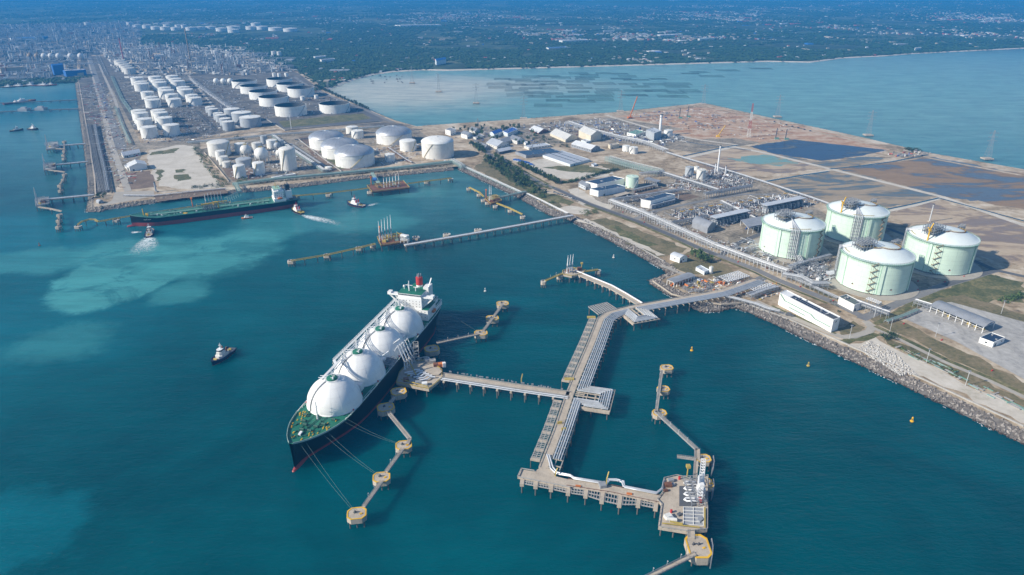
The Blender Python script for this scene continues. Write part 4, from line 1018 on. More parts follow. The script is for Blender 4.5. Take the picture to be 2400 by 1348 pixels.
def bridge(label, p, q, w=1.8, z=None, mat='concrete', lamp=True, grp='footbridges between the dolphins', railm='steel', legs=0):
    P = G(p[0],p[1],z or 10.0); Q = G(q[0],q[1],z or 10.0); m = (P+Q)/2
    R = thing('footbridge', label, 'footbridge', (P.x,P.y,0), 0, grp)
    B().beam(P, Q, w, .35).mk('deck', mat, R)
    t = (Q-P).normalized(); n = Vector((t.y,-t.x,0)); L = (Q-P).length
    for s in (-1,1):
        a, b_ = P+n*(s*w/2), Q+n*(s*w/2); b = B(); b.beam(a-Vector((0,0,.5)), b_-Vector((0,0,.5)), .3, .7); rail(b, [a,b_], 1.2, .15, 3.2); b.mk('side_girder', railm, R)
    if lamp:
        for k in range(1, int(L/14)+1):
            a = P + t*(k*L/(int(L/14)+1)) + n*(w/2); B().cyl(a, a+Vector((0,0,4.2)), .09, 5).beam(a+Vector((0,0,4.2)), a+Vector((0,0,4.2))-n*.9, .16).mk('lamp_post', 'pipe_white', R)
    for k in range(legs):
        c = vlerp(P, Q, (k+1)/(legs+1)); B().rbox((c.x,c.y,(z or 10)-1.6), 3.2, 2.0, 1.2).mk('pier_cap', 'concrete', R); inst('pile', PILE, R, (c.x,c.y,(z or 10)-1.4))
    return R
def loading_arm(name, label, base, z, ht, lean, mat='pipe_white', reach=0, grp=None):
    """marine loading arm stowed upright: riser, twin boom and counterweight"""
    R = thing(name, label, 'loading arm', (base.x,base.y,z), 0, grp); l = Vector((lean[0],lean[1],0))
    p = Vector((base.x,base.y,z)); a = p+Vector((0,0,ht*.42))
    B().cyl(p, a, .75, 8, .6).rbox((p.x,p.y,z), 2, 2, 1).mk('riser', mat, R)
    t = a + l*(ht*.28) + Vector((0,0,ht*.58)); b = B()
    n = Vector((l.y,-l.x,0)).normalized()*.7 if l.length > .01 else Vector((.7,0,0))
    b.beam(a+n, t, .4); b.beam(a-n, t, .4); b.cyl(a, t, .3, 6)
    for k in range(1,7): b.beam(vlerp(a+n,t,k/7), vlerp(a-n,t,k/7), .25)
    b.mk('inboard_boom', mat, R)
    e = t + l*(reach*.9) + Vector((0,0,-ht*.5)) if reach else t - l*(ht*.1) - Vector((0,0,ht*.55))
    B().beam(t, e, .45).cyl(t, e, .28, 6).rbox((e.x,e.y,e.z-1), 1.2, 1.2, 1.4).mk('outboard_boom', mat, R)
    B().beam(a, a - l*(ht*.12) - Vector((0,0,ht*.12)), 1.3, 1.3).mk('counterweight', 'steel', R)
    return R
def pipe_run(R, pts, r=.6, mat='pipe_white', name='pipe', n=8): return B().tube(pts, r, n).mk(name, mat, R, True, .9)
# ---- main spine from the shore to the outer berth
SP = GL([(1772,655),(1690,683),(1560,706),(1480,720),(1427,733),(1407,748),(1385,805),(1351,885),(1336,922),(1307,1010),(1282,1075),(1273,1098)], DZ)
R = thing('jetty_trestle', 'long concrete jetty road with white pipes bending from the shore to the outer berth', 'jetty', (SP[0].x,SP[0].y,0))
B().strip(SP, 7.2, DZ, .9).mk('road_deck', 'concrete', R)
b = B()
for s in (-3.5,3.5): rail(b, offset(SP, s), .9, .3, 6, False)
b.mst('guard_rail', 'concrete_grey', R)
def nest(seg, s0, s1, D, i, n, o, sp=1.9):
    a, b_ = seg; t = (b_-a).normalized(); nl = Vector((-t.y,t.x,0)); k = (n-1-i)*sp
    return [a+t*(s0+k)+nl*o, a+t*(s0+k)+nl*(D-k), a+t*(s1-k)+nl*(D-k), a+t*(s1-k)+nl*o]
NP = 6
segA = (SP[2], SP[3]); LA = (SP[3]-SP[2]).length
tA = (SP[3]-SP[2]).normalized(); nA = Vector((-tA.y,tA.x,0))
def along(seg, p): return (p-seg[0]).dot((seg[1]-seg[0]).normalized())
def out_(seg, p): t = (seg[1]-seg[0]).normalized(); return (p-seg[0]).dot(Vector((-t.y,t.x,0)))
A0, A1, AD = along(segA, G(1541,747,DZ)), along(segA, G(1487,757,DZ)), out_(segA, G(1514,752,DZ))
segB = (SP[7], SP[9]); B0, B1, BD = along(segB, G(1435,916,DZ)), along(segB, G(1423,962,DZ)), out_(segB, G(1430,938,DZ))
for i in range(NP):
    o = 5.2 + i*1.9; off = offset(SP, -o); lift = Vector((0,0,1.3))
    pts = [off[0]+lift, off[1]+lift] + [p+lift for p in nest(segA, A0, A1, AD, i, NP, o)] + [off[4]+lift, off[5]+lift, off[6]+lift]
    pts += [p+lift for p in nest(segB, B0, B1, BD, i, NP, o)]
    if i < 4: pts += [off[9]+lift, off[10]+lift]
    pipe_run(R, pts, .46 if i % 2 else .6, 'pipe')
# pipe track beams with their own outer piles
st = resample(SP, 8.0); T = tangents(st); b = B(); outer = []; inner_ = []
for p, t in zip(st, T):
    nl = Vector((-t.y,t.x,0)); near = p.y > SP[8].y+6
    w = 17 if near else 13
    b.beam(p+nl*3.2+Vector((0,0,-.1)), p+nl*w+Vector((0,0,-.1)), .6, .8); outer.append(p+nl*(w-.6)); inner_.append(p-nl*2.6)
b.mst('pipe_support_beams', 'concrete', R)
b = B()
for s in (7.5, 12.4): 
    q = offset(SP, -s); b.strip(q, .7, DZ-.2, .6)
b.mst('pipe_support_girders', 'concrete_grey', R)
piles(R, outer[1::2], DZ-.6); piles(R, inner_[1::2], DZ-.9)
b = B()                                              # platforms under the two expansion loops
for seg, s0, s1, D in ((segA,A0,A1,AD),(segB,B0,B1,BD)):
    t = (seg[1]-seg[0]).normalized(); nl = Vector((-t.y,t.x,0))
    for k in range(7): q = seg[0]+t*(s0-1+(s1-s0+2)*k/6); b.beam(q+nl*4, q+nl*(D+2), .8, .9)
    for k in range(4): u = 15+(D-13)*k/3; b.beam(seg[0]+t*(s0-2)+nl*u, seg[0]+t*(s1+2)+nl*u, .8, .8)
    b.beam(seg[0]+t*(s1+2.2)+nl*3.6-Vector((0,0,1)), seg[0]+t*(s1+2.2)+nl*(D+2)-Vector((0,0,1)), 1.2, 2.2)
    piles(R, [seg[0]+t*(s0+(s1-s0)*k/3)+nl*(D*u) for k in range(4) for u in (.6,1.0)], DZ-.5)
b.mst('loop_platform_beams', 'concrete', R)
# row of bare pile caps and lattice beams beside the road
def lattice_row(R, P, w, step, z, off_, capm='concrete', beam='concrete_grey', capw=2.6):
    st = resample(P, step); T = tangents(st); nn = []
    for p, t in zip(st, T): nr = Vector((t.y,-t.x,0)); nn.append((p+nr*(off_-w/2), p+nr*(off_+w/2)))
    for i, (a, c) in enumerate(nn):
        B().beam(Vector((a.x,a.y,z-.8)), Vector((c.x,c.y,z-.8)), capw, 1.5).mk('pile_cap', capm, R)
        for q in (a,c): inst('pile', PILE_S, R, (q.x, q.y, z-1.2))
    for (a, c), (a2, c2) in zip(nn, nn[1:]):
        b = B()
        for u in (.08,.5,.92): b.beam(Vector((*vlerp(a,c,u).xy,z-.3)), Vector((*vlerp(a2,c2,u).xy,z-.3)), .55, .6)
        for u in (.2,.4,.6,.8): b.beam(Vector((*vlerp(a,a2,u).xy,z-.2)), Vector((*vlerp(c,c2,u).xy,z-.2)), .45, .5)
        b.mk('lattice_bay', beam, R)
lattice_row(R, SP[5:8]+[vlerp(SP[7],SP[8],.45)], 7.6, 11.2, DZ, 8.6); lattice_row(R, [vlerp(SP[8],SP[9],.25)]+SP[9:11]+[vlerp(SP[10],SP[11],.6)], 7.6, 12.0, DZ, 8.6)
for x, y in ((1386,744),(1334,889)): 
    c = G(x,y,DZ); B().rbox((c.x,c.y,DZ-.6), 9, 3.4, 1.6).mk('anchor_block', 'yellow_rail', R)
c = G(1418,722,DZ); q4 = GL([(1379,719),(1422,709),(1447,725),(1402,737)], DZ); b = B()   # the square grid platform at the bend
for k in range(9):
    u = k/8; b.beam(vlerp(q4[0],q4[1],u), vlerp(q4[3],q4[2],u), .7, .9); b.beam(vlerp(q4[0],q4[3],u), vlerp(q4[1],q4[2],u), .7, .8)
b.mk('grid_platform', 'concrete_grey', R); piles(R, [vlerp(vlerp(q4[0],q4[1],u), vlerp(q4[3],q4[2],u), v) for u in (.04,.5,.96) for v in (.04,.96)], DZ-.5)
# red and yellow small valves on the road edge
for x, y in ((1312,993),(1321,1008)): c = G(x,y,DZ); B().rbox((c.x,c.y,DZ), 3.8, 1.0, 2.2, .2).mk('valve_stand', 'yellow_rail', R)
# ---- outer berth trestle (lower) with its platform
R = thing('berth_trestle', 'concrete trestle with open beam grids leading right to the outer berth platform', 'jetty', (*G(1272,1110,0).xy,0))
plt = GL([(1222,1100),(1252,1105),(1264,1098),(1292,1094),(1301,1116),(1338,1125),(1336,1144),(1213,1119)], DZ+.02)
B().prism(plt, DZ-1.3, DZ+.02).mk('turning_platform', 'concrete', R)
b = B(); rail(b, [plt[1],plt[0],plt[7],plt[6]], 1.0, .55, 6, False); b.mst('parapet', 'concrete_grey', R)
RD = GL([(1330,1131),(1430,1146),(1550,1171)], DZ)
B().strip(RD, 8.0, DZ, 1.0).mk('road_deck', 'concrete', R)
b = B()
for s in (-3.9,3.9): rail(b, offset(RD, s), .9, .25, 5, False)
b.mst('guard_rail', 'rust', R)
caps = [(1223,1136,9),(1255,1142,9),(1291,1149,9),(1331,1158,9),(1372,1164,10),(1410,1177,15),(1451,1186,15),(1495,1186,11),(1536,1194,11)]
ee = []
for x, y, L in caps:
    e = G(x,y,DZ-1); u = (G(x+3,y-22,DZ-1)-e).normalized(); s0 = e + u*L
    B().beam(e-Vector((0,0,.6)), s0-Vector((0,0,.6)), 3.0, 2.6).mk('pile_cap', 'concrete', R); piles(R, [e+u*1.2, e+u*(L-1)], DZ-2.6); ee.append((e+u*1.0, s0))
for (a, c), (a2, c2) in zip(ee, ee[1:]):
    b = B()
    for u in (.05,.38,.7,1.0): b.beam(vlerp(a,c,u), vlerp(a2,c2,u), .6, .7)
    for k in range(1,6): u = k/6; b.beam(vlerp(a,a2,u), vlerp(c,c2,u), .55, .6)
    b.mk('beam_grid', 'concrete_grey', R)
for i in range(2):
    o = 4.6+i*1.6
    P = [G(1282+i*5,1068,DZ), G(1288+i*5,1088,DZ), G(1290+i*6,1100-i*2,DZ), G(1303+i*3,1113-i*3,DZ), G(1337,1119-i*3,DZ), G(1345,1125-i*3,DZ), G(1424,1138-i*3,DZ)]
    P += [G(1424+i*4,1126+i*3,DZ), G(1444,1126+i*3,DZ), G(1462-i*4,1131+i*2,DZ), G(1464-i*4,1145-i*3,DZ), G(1538,1160-i*3,DZ), G(1552,1149-i*2,DZ), G(1556,1128,DZ)]
    pipe_run(R, [p+Vector((0,0,1.2)) for p in P], .62, 'pipe')
c = G(1412,1140,DZ); B().rbox((c.x,c.y,DZ), 5, 5, 2.6, .2).mk('valve_house', 'steel', R)
for x, y, h in ((1421,1140,12),(1302,1116,6)): c = G(x,y,DZ); B().cyl(c, c+Vector((0,0,h*.6)), .45, 8).beam(c+Vector((0,0,h*.55)), c+Vector((1.5,2,h)), .7).mk('davit_crane', 'yellow_rail', R)
for x, y in ((1355,1140),(1475,1158)): c = G(x,y,DZ); B().rbox((c.x,c.y,DZ), 4, 1.6, .7, -.2).mk('hydrant', 'orange', R)
# ---- outer berth platform and its arms
R = thing('berth_platform', 'outer berth platform with tan deck, dark grating and blue panelled pit', 'platform', (*G(1605,1185,0).xy,0))
pp = GL([(1556,1122),(1586,1115),(1623,1124),(1659,1115),(1658,1241),(1611,1246),(1543,1235),(1550,1182),(1540,1172),(1553,1154)], DZ+.3)
B().prism(pp, DZ-2.2, DZ+.3).mk('deck', 'concrete', R)
b = B(); rail(b, pp+[pp[0]], 1.0, .4, 4, False); b.mst('parapet', 'concrete_grey', R)
Q = lambda l, z: GL(l, z)
B().prism(Q([(1592,1139),(1632,1139),(1632,1186),(1592,1186)], DZ+.5), DZ+.2, DZ+.55).mk('grating', 'dark_steel', R)
B().prism(Q([(1601,1187),(1650,1189),(1649,1232),(1601,1228)], DZ+.5), DZ+.2, DZ+.7).mk('pit_cover', 'roof_grey', R)
b = B()
for k in range(6):
    a, c_ = G(1601,1188+k*8,DZ+1), G(1650,1190+k*8.4,DZ+1); b.beam(a, c_, .4)
for k in range(3): b.beam(G(1602+k*23.5,1188,DZ+1), G(1602+k*23.5,1230,DZ+1), .45)
b.mk('pit_frame', 'offwhite', R)
for k in range(4):                                    # white U-bends of the berth manifold
    a = G(1604,1135+k*13,DZ+1); P = [a+Vector((9,-1.4,1)), a+Vector((1.2,-1.4,1.2)), a+Vector((0,0,1.2)), a+Vector((1.2,1.4,1.2)), a+Vector((9,1.4,1))]
    pipe_run(R, P, .7, 'pipe_white', 'u_bend'); B().rbox((a.x+11,a.y,DZ+.6), 2, 3.4, 2.4).mk('valve_block', 'red', R)
c = G(1626,1158,DZ); B().frame((c.x,c.y,DZ+.4), 10, 27, 5, 2, 6, 2, .35).mk('manifold_frame', 'steel', R)
for k, (x, y, s, m_) in enumerate(((1566,1140,5,'rust'),(1572,1129,4,'steel'),(1560,1152,3,'rust'),(1576,1138,3,'steel'),(1565,1214,5,'offwhite'),(1572,1219,4,'tank_grey'),(1592,1208,3,'dark_steel'),(1640,1222,4,'steel'))): 
    c = G(x,y,DZ); B().rbox((c.x,c.y,DZ+.3), s, s*.7, s*.5, .1*k).mk('equipment_skid', m_, R)
c = G(1562,1216,DZ+2); B().cyl(c, c+Vector((7,-1,0)), 1.3, 10).mk('drum', 'offwhite', R, True)
for x, y in ((1573,1202),(1592,1124)): c = G(x,y,DZ); B().cyl(c+Vector((0,0,.3)), c+Vector((0,0,2.6)), .9, 8).mk('fire_monitor', 'red', R)
c = G(1610,1118,DZ); B().cyl(c, c+Vector((0,0,9)), .5, 8).rbox((c.x,c.y,DZ+9), 3, 3, 2).mk('monitor_tower', 'yellow_rail', R)
b = B(); b.beam(G(1552,1226,DZ+2), G(1640,1236,DZ+2), .6); b.beam(G(1570,1222,DZ+3), G(1600,1228,DZ+3), .9); b.beam(G(1652,1190,DZ+1.4), G(1652,1236,DZ+1.4), .8); b.mst('service_lines', 'yellow_rail', R)
piles(R, [G(x,y,DZ) for x, y in ((1550,1230),(1580,1234),(1611,1240),(1640,1238),(1655,1236),(1655,1200),(1655,1160),(1655,1120),(1556,1180))], DZ-2)
for k in range(4): loading_arm('loading_arm', 'white lattice loading arm folded over the outer berth platform, %s from the bottom' % ORD[k], G(1634+k*4,1168-k*3,DZ), DZ, 17, (0.05,.95), 'pipe_white', 0, 'loading arms folded at the outer berth')
b = B(); base = G(1640,1165,DZ)
R = thing('gangway_tower', 'tall white lattice gangway lying along the edge of the outer berth', 'gangway', base)
for a, c_ in ((0,0),(1,0)):
    pass
P, Qq = G(1640,1168,DZ+7), G(1648,1083,DZ+7); t = (Qq-P).normalized(); n = Vector((t.y,-t.x,0))*1.6
b = B()
for s in (-1,1):
    for z in (0,3): b.beam(P+n*s+Vector((0,0,z)), Qq+n*s+Vector((0,0,z)), .4)
L = (Qq-P).length
for k in range(14):
    u = P+t*(L*k/13)
    for z in (0,3): b.beam(u+n+Vector((0,0,z)), u-n+Vector((0,0,z)), .3)
    for s in (-1,1): b.beam(u+n*s, u+n*s+Vector((0,0,3)), .3)
    if k < 13: v = P+t*(L*(k+1)/13); b.beam(u+n+Vector((0,0,3)), v-n+Vector((0,0,3)), .25); b.beam(u+n, v+n+Vector((0,0,3)), .25)
b.mk('lattice_boom', 'pipe_white', R); B().frame((base.x,base.y,DZ), 5, 5, 9, 2, 2, 3, .4).mk('tower_frame', 'pipe_white', R); B().rbox((base.x,base.y,DZ+9), 3.6, 3.4, 3).mk('control_cabin', 'white', R)
# ---- dolphins of the outer berth
def fender(label, pts, z0=2.0):
    P = [G(x,y,DZ) for x, y in pts]; R = thing('fender_frame', label, 'fender', (*P[0].xy,0), 0, 'fender frames of the outer berth')
    b = B()
    for p in P: b.beam(p, Vector((p.x,p.y,.5)), .5)
    for a, c in zip(P, P[1:]):
        b.beam(a, c, .5); b.beam(Vector((a.x,a.y,1)), Vector((c.x,c.y,1)), .5); b.beam(a, Vector((c.x,c.y,1)), .4)
    b.mk('steel_frame', 'steel', R); a, c = P[0], P[-1]; B().beam(vlerp(a,c,.5)+Vector((-1,0,-3)), vlerp(a,c,.5)+Vector((-4,0,-3)), 2.2).mk('rubber_cone', 'rubber', R)
dolphin('berthing dolphin with yellow edge just above the outer berth platform', 1648, 1074, 12, 10, 0, DZ, 4, 'yellow', 1, 'breasting dolphins')
dolphin('yellow capped fender dolphin halfway down the outer berth edge', 1661, 1132, 6, 10, 0, DZ-.4, 4, 'yellow', 0, 'breasting dolphins')
dolphin('large two-hook dolphin with yellow edge below the outer berth platform', 1637, 1280, 15, 21, 0, DZ, 6, 'yellow', 2, 'breasting dolphins')
fender('steel fender frame on the upper berthing dolphin', [(1672,1068),(1674,1082),(1670,1094)]); fender('steel fender frame beside the yellow capped dolphin', [(1672,1122),(1674,1138),(1670,1150)]); fender('steel fender frame on the lowest two-hook dolphin', [(1668,1262),(1671,1280),(1670,1298),(1668,1308)])
dolphin('lowest of the three mooring dolphins right of the spine, at the long footbridge', 1546, 967, 12, 10, .1, 9.0, 4, 'yellow', 1); dolphin('middle of the three mooring dolphins right of the spine', 1555, 911, 11, 10, .1); dolphin('topmost of the three mooring dolphins right of the spine', 1563, 861, 12, 10, .1)
bridge('footbridge joining the top and middle of the three right-hand dolphins', (1551,868), (1545,914), 2.4, mat='path_concrete'); bridge('footbridge joining the middle and lowest of the three right-hand dolphins', (1545,914), (1538,966), 2.4, mat='path_concrete')
bridge('long slanting footbridge with lamps from the dolphins down to the outer berth', (1536,964), (1634,1054), 2.6, mat='path_concrete'); bridge('short footbridge above the upper berthing dolphin', (1634,1052), (1634,1074), 4.0, lamp=False); bridge('footbridge from the berthing dolphin down to the berth platform', (1632,1080), (1629,1122), 3.0, lamp=False)
bridge('horizontal gangway arm pointing left at the outer berth', (1587,1070), (1632,1076), 2.2, lamp=False); bridge('footbridge running off the bottom edge of the picture', (1630,1298), (1500,1362), 2.8)
bridge('short link from the berth platform to the two-hook dolphin', (1620,1243), (1620,1262), 4.5, lamp=False)
# ---- branch to the gas carrier's berth
BR = GL([(1334,924),(1200,905),(1036,880)], DZ)
R = thing('berth_trestle', 'straight concrete trestle with white pipeline from the spine to the gas carrier', 'jetty', (*BR[1].xy,0))
B().strip(BR, 7.5, DZ, 1.0).mk('road_deck', 'concrete', R)
b = B()
for s in (-3.6,3.6): rail(b, offset(BR, s), 1.0, .28, 4)
b.mst('guard_rail', 'concrete_grey', R)
pipe_run(R, [p+Vector((0,0,.7)) for p in offset(BR, -5.8)], .65, 'pipe'); pipe_run(R, [p+Vector((0,0,.4)) for p in offset(BR, -8.0)], .6, 'pipe')
for p, t in list(zip(resample(BR, 13), tangents(resample(BR, 13))))[1:]:
    nl = Vector((-t.y,t.x,0)); a, c = p+nl*9.6-Vector((0,0,1)), p-nl*3.6-Vector((0,0,1)); B().beam(a, c, 1.8, 1.6).mk('pile_cap', 'concrete', R); piles(R, [a-nl*.8, c+nl*.8, p+nl*4], DZ-1.6)
c = G(1222,897,DZ); B().cyl(c, c+Vector((0,0,5)), .5, 6).beam(c+Vector((0,0,4.6)), c+Vector((1,1,9)), .8).mk('davit_crane', 'yellow_rail', R)
b = B()
for k in range(40): q = vlerp(G(1320,914,DZ), G(1050,872,DZ), random.random()); b.rbox((q.x,q.y,DZ), random.uniform(.8,2), .8, random.uniform(.6,1.6))
b.mst('deck_clutter', 'steel', R)
R = thing('berth_platform', 'tan loading platform beside the gas carrier carrying its manifold piping', 'platform', (*G(985,890,0).xy,0))
pp = GL([(1008,846),(1036,868),(1036,886),(1005,912),(929,897),(936,874),(960,846)], DZ+.2)
B().prism(pp, DZ-2.6, DZ+.2).mk('deck', 'concrete', R)
B().prism(GL([(990,866),(1004,861),(1030,864),(1036,872),(1028,880),(998,882)], DZ+.6), DZ+.1, DZ+1.4).mk('upper_deck', 'concrete', R)
for k in range(6): a = G(948+k*7,874+k*3.5,DZ+1.6); pipe_run(R, [a, a+Vector((7,1.5,.4)), a+Vector((9,5,.4)), a+Vector((14,6,0))], .8, 'pipe_white', 'manifold_pipe')
for k, (x, y, s, m_) in enumerate(((952,893,5,'rust'),(966,897,4,'steel'),(980,900,5,'steel'),(995,903,5,'white'),(972,884,4,'dark_steel'),(958,881,3,'yellow_rail'),(1014,850,6,'concrete_grey'),(1002,848,5,'steel'),(1022,858,5,'rust'))): c = G(x,y,DZ); B().rbox((c.x,c.y,DZ+.2), s, s*.8, s*.55, .2).mk('equipment_skid', m_, R)
b = B(); b.beam(G(960,850,DZ+3), G(975,878,DZ+3), .9); b.beam(G(940,889,DZ+2), G(1003,906,DZ+2), .6); rail(b, pp+[pp[0]], 1.1, .3, 3); b.mst('service_lines', 'yellow_rail', R)
piles(R, [G(x,y,DZ) for x, y in ((935,896),(955,900),(975,905),(1000,909),(1010,900),(1030,886))], DZ-2)
for k in range(5): 
    bs = G(949+k*5.5,866+k*-4.5,DZ)
    loading_arm('loading_arm', 'silver loading arm reaching to the gas carrier, %s of five from the bow side' % ORD[k], bs, DZ, 25, (-.80,.34), 'pipe_white', 9, 'loading arms at the gas carrier')
R = thing('gangway_tower', 'grey lattice gangway tower standing between the gas carrier and its berth', 'gangway', G(977,846,DZ)); c = G(977,848,DZ)
B().frame((c.x,c.y,DZ), 4.6, 4.6, 21, 1, 1, 6, .5, .2).mk('tower_frame', 'concrete_grey', R); B().rbox((c.x,c.y,DZ+12), 4.2, 4.2, .3, .2).mk('landing', 'concrete_grey', R); B().rbox((c.x,c.y,DZ+17), 4.2, 4.2, .3, .2).mk('landing', 'concrete_grey', R); B().beam(c+Vector((0,0,16)), c+Vector((-12,3,14)), 1.6, 1.2).mk('gangway_ramp', 'steel', R)
R = thing('service_cabin', 'orange and white service unit on the upper corner of the gas berth', 'cabin', G(1036,858,DZ)); c = G(1034,858,DZ); B().rbox((c.x,c.y,DZ), 5, 4, 3.4, .3).mk('cabin', 'orange', R); B().rbox((c.x+3,c.y-1,DZ), 3, 3, 4.4, .3).mk('unit', 'white', R)
rr = math.atan2(.26505,-.96424)*0
hd = math.radians(74.6)
dolphin('breasting dolphin with yellow edge beside the gas carrier, below its berth platform', 934, 917, 14, 13, .35, 9.4, 5, 'yellow', 1, 'breasting dolphins'); dolphin('breasting dolphin with yellow edge beside the gas carrier where the long footbridge starts', 904, 954, 15, 13, .35, 9.4, 5, 'yellow', 1, 'breasting dolphins')
dolphin('breasting dolphin with yellow edge beside the gas carrier, above its berth platform', 1012, 817, 15, 14, .35, 9.4, 5, 'yellow', 1, 'breasting dolphins'); dolphin('small breasting dolphin tucked against the top of the gas berth platform', 993, 842, 12, 9, .35, 9.2, 4.5, 'offwhite', 1, 'breasting dolphins')
dolphin('mooring dolphin right of the bow where two footbridges meet at an angle', 946, 1043, 13, 11.5, .15); dolphin('mooring dolphin below the bow, second from the bottom', 894, 1118, 13, 11.5, .15); dolphin('mooring dolphin below the bow, lowest of its chain', 836, 1203, 13.5, 12, .15)
dolphin('mooring dolphin right of the gas carrier stern, lowest of three', 1127, 780, 14, 12, .1); dolphin('mooring dolphin right of the gas carrier stern, middle of three', 1154, 745, 14, 12, .1); dolphin('mooring dolphin right of the gas carrier stern, topmost of three', 1178, 711, 14, 12, .1)
bridge('very short footbridge between the two dolphins beside the hull', (925,931), (914,944), 2.6, lamp=False); bridge('footbridge slanting down right from the hull-side dolphin', (908,964), (961,1029), 2.8, lamp=False); bridge('short link onto the angled mooring dolphin', (961,1029), (955,1040), 2.6, lamp=False)
bridge('footbridge between the angled dolphin and the second lowest one', (944,1052), (905,1106), 2.4); bridge('lowest footbridge of the bow chain', (895,1128), (852,1188), 2.4)
bridge('long footbridge with lamps from the gas berth to the stern dolphins', (1024,804), (1121,783), 2.6); bridge('footbridge between the lower and middle stern dolphins', (1133,775), (1156,745), 2.4); bridge('footbridge between the middle and top stern dolphins', (1158,741), (1178,714), 2.4)
# ---- mooring lines
def line(label, a, b_, sag=2.0):
    P = [vlerp(a,b_,k/10) - Vector((0,0,sag*4*(k/10)*(1-k/10))) for k in range(11)]
    single(B().tube(P, .06, 5), 'mooring_line', 'rope', label, 'rope', 'mooring lines', a)
for (px,py), nm, sx in (((836,1203),'lowest dolphin',137),((894,1118),'second lowest dolphin',120),((946,1043),'angled dolphin',100)):
    for k in (0,1):
        a = ship_pt(LNG, sx-k*4, interp([(60,24),(98,21.5),(120,14),(137,4.5)], sx-k*4), 21.5); line(('upper' if k else 'lower')+' mooring line from the bow to the '+nm, a, G(px-3+k*4,py,10), 2.5)
for (px,py), nm in (((1127,780),'lowest stern dolphin'),((1154,745),'middle stern dolphin'),((1178,711),'topmost stern dolphin')): line('mooring line from the stern to the '+nm, ship_pt(LNG,-132,19,19.5), G(px,py,10), 3)
# ---- small jetty between the spine and the basin
B2 = GL([(1500,713),(1462,690),(1430,672),(1345,637)], DZ)
R = thing('berth_trestle', 'trestle with a pipeline running up left to the small jetty head', 'jetty', (*B2[0].xy,0))
B().strip(B2, 8, DZ, 1.0).mk('road_deck', 'concrete', R); b = B()
for s in (-3.8,3.8): rail(b, offset(B2, s), 1.0, .3, 4)
b.mst('guard_rail', 'concrete_grey', R)
for o in (2.4,3.6): pipe_run(R, [p+Vector((0,0,1)) for p in offset(B2, o)], .5)
for p, t in list(zip(resample(B2, 13), tangents(resample(B2, 13))))[1:]:
    nl = Vector((-t.y,t.x,0)); B().beam(p+nl*5-Vector((0,0,1.2)), p-nl*4.6-Vector((0,0,1.2)), 2.4, 1.6).mk('pile_cap', 'concrete', R); piles(R, [p+nl*4.4, p+nl*2, p-nl*3.6], DZ-1.8)
R = thing('jetty_platform', 'small jetty head with yellow rails in the middle of the water', 'platform', (*G(1345,638,0).xy,0))
B().prism(GL([(1318,636),(1340,628),(1372,634),(1366,642),(1340,648),(1320,644)], DZ+.1), DZ-2, DZ+.1).mk('deck', 'concrete', R)
b = B(); rail(b, GL([(1318,636),(1340,628),(1372,634),(1366,642),(1340,648),(1320,644),(1318,636)], DZ), 1.3, .35, 3); b.mst('rail', 'yellow_rail', R)
for x, y, s, m_ in ((1330,637,5,'rust'),(1345,640,4,'dark_steel'),(1336,632,5,'steel'),(1358,633,6,'rust')): c = G(x,y,DZ); B().rbox((c.x,c.y,DZ), s, s*.7, s*.6).mk('equipment_skid', m_, R)
c = G(1363,632,DZ); B().cyl(c, c+Vector((0,0,8)), .5, 6).rbox((c.x,c.y,DZ+8), 3, 2.4, 2).mk('monitor_tower', 'yellow_rail', R)
piles(R, [G(x,y,DZ) for x, y in ((1322,642),(1335,646),(1348,645),(1362,641),(1330,632),(1352,632))], DZ-1)
for k in range(3): loading_arm('loading_arm', 'pale loading arm upright on the small jetty head, %s from the left' % ORD[k], G(1329+k*6,640-k*1.5,DZ), DZ, 24, (.10,.12), 'pipe_white', 0, 'loading arms of the small jetty head')
bridge('yellow footbridge left of the small jetty head', (1318,641), (1278,658), 2.2, mat='yellow_rail', railm='yellow_rail'); bridge('yellow footbridge right of the small jetty head', (1372,636), (1402,632), 2.2, mat='yellow_rail', railm='yellow_rail')
dolphin('mooring dolphin left of the small jetty head', 1274, 659, 7, 7, 0, 8, 4, 'offwhite', 1); dolphin('mooring dolphin right of the small jetty head', 1402, 634, 7, 7, 0, 8, 4, 'offwhite', 1); dolphin('breasting dolphin under the left footbridge of the small jetty head', 1312, 646, 8, 7, 0, 8, 4, 'offwhite', 1)
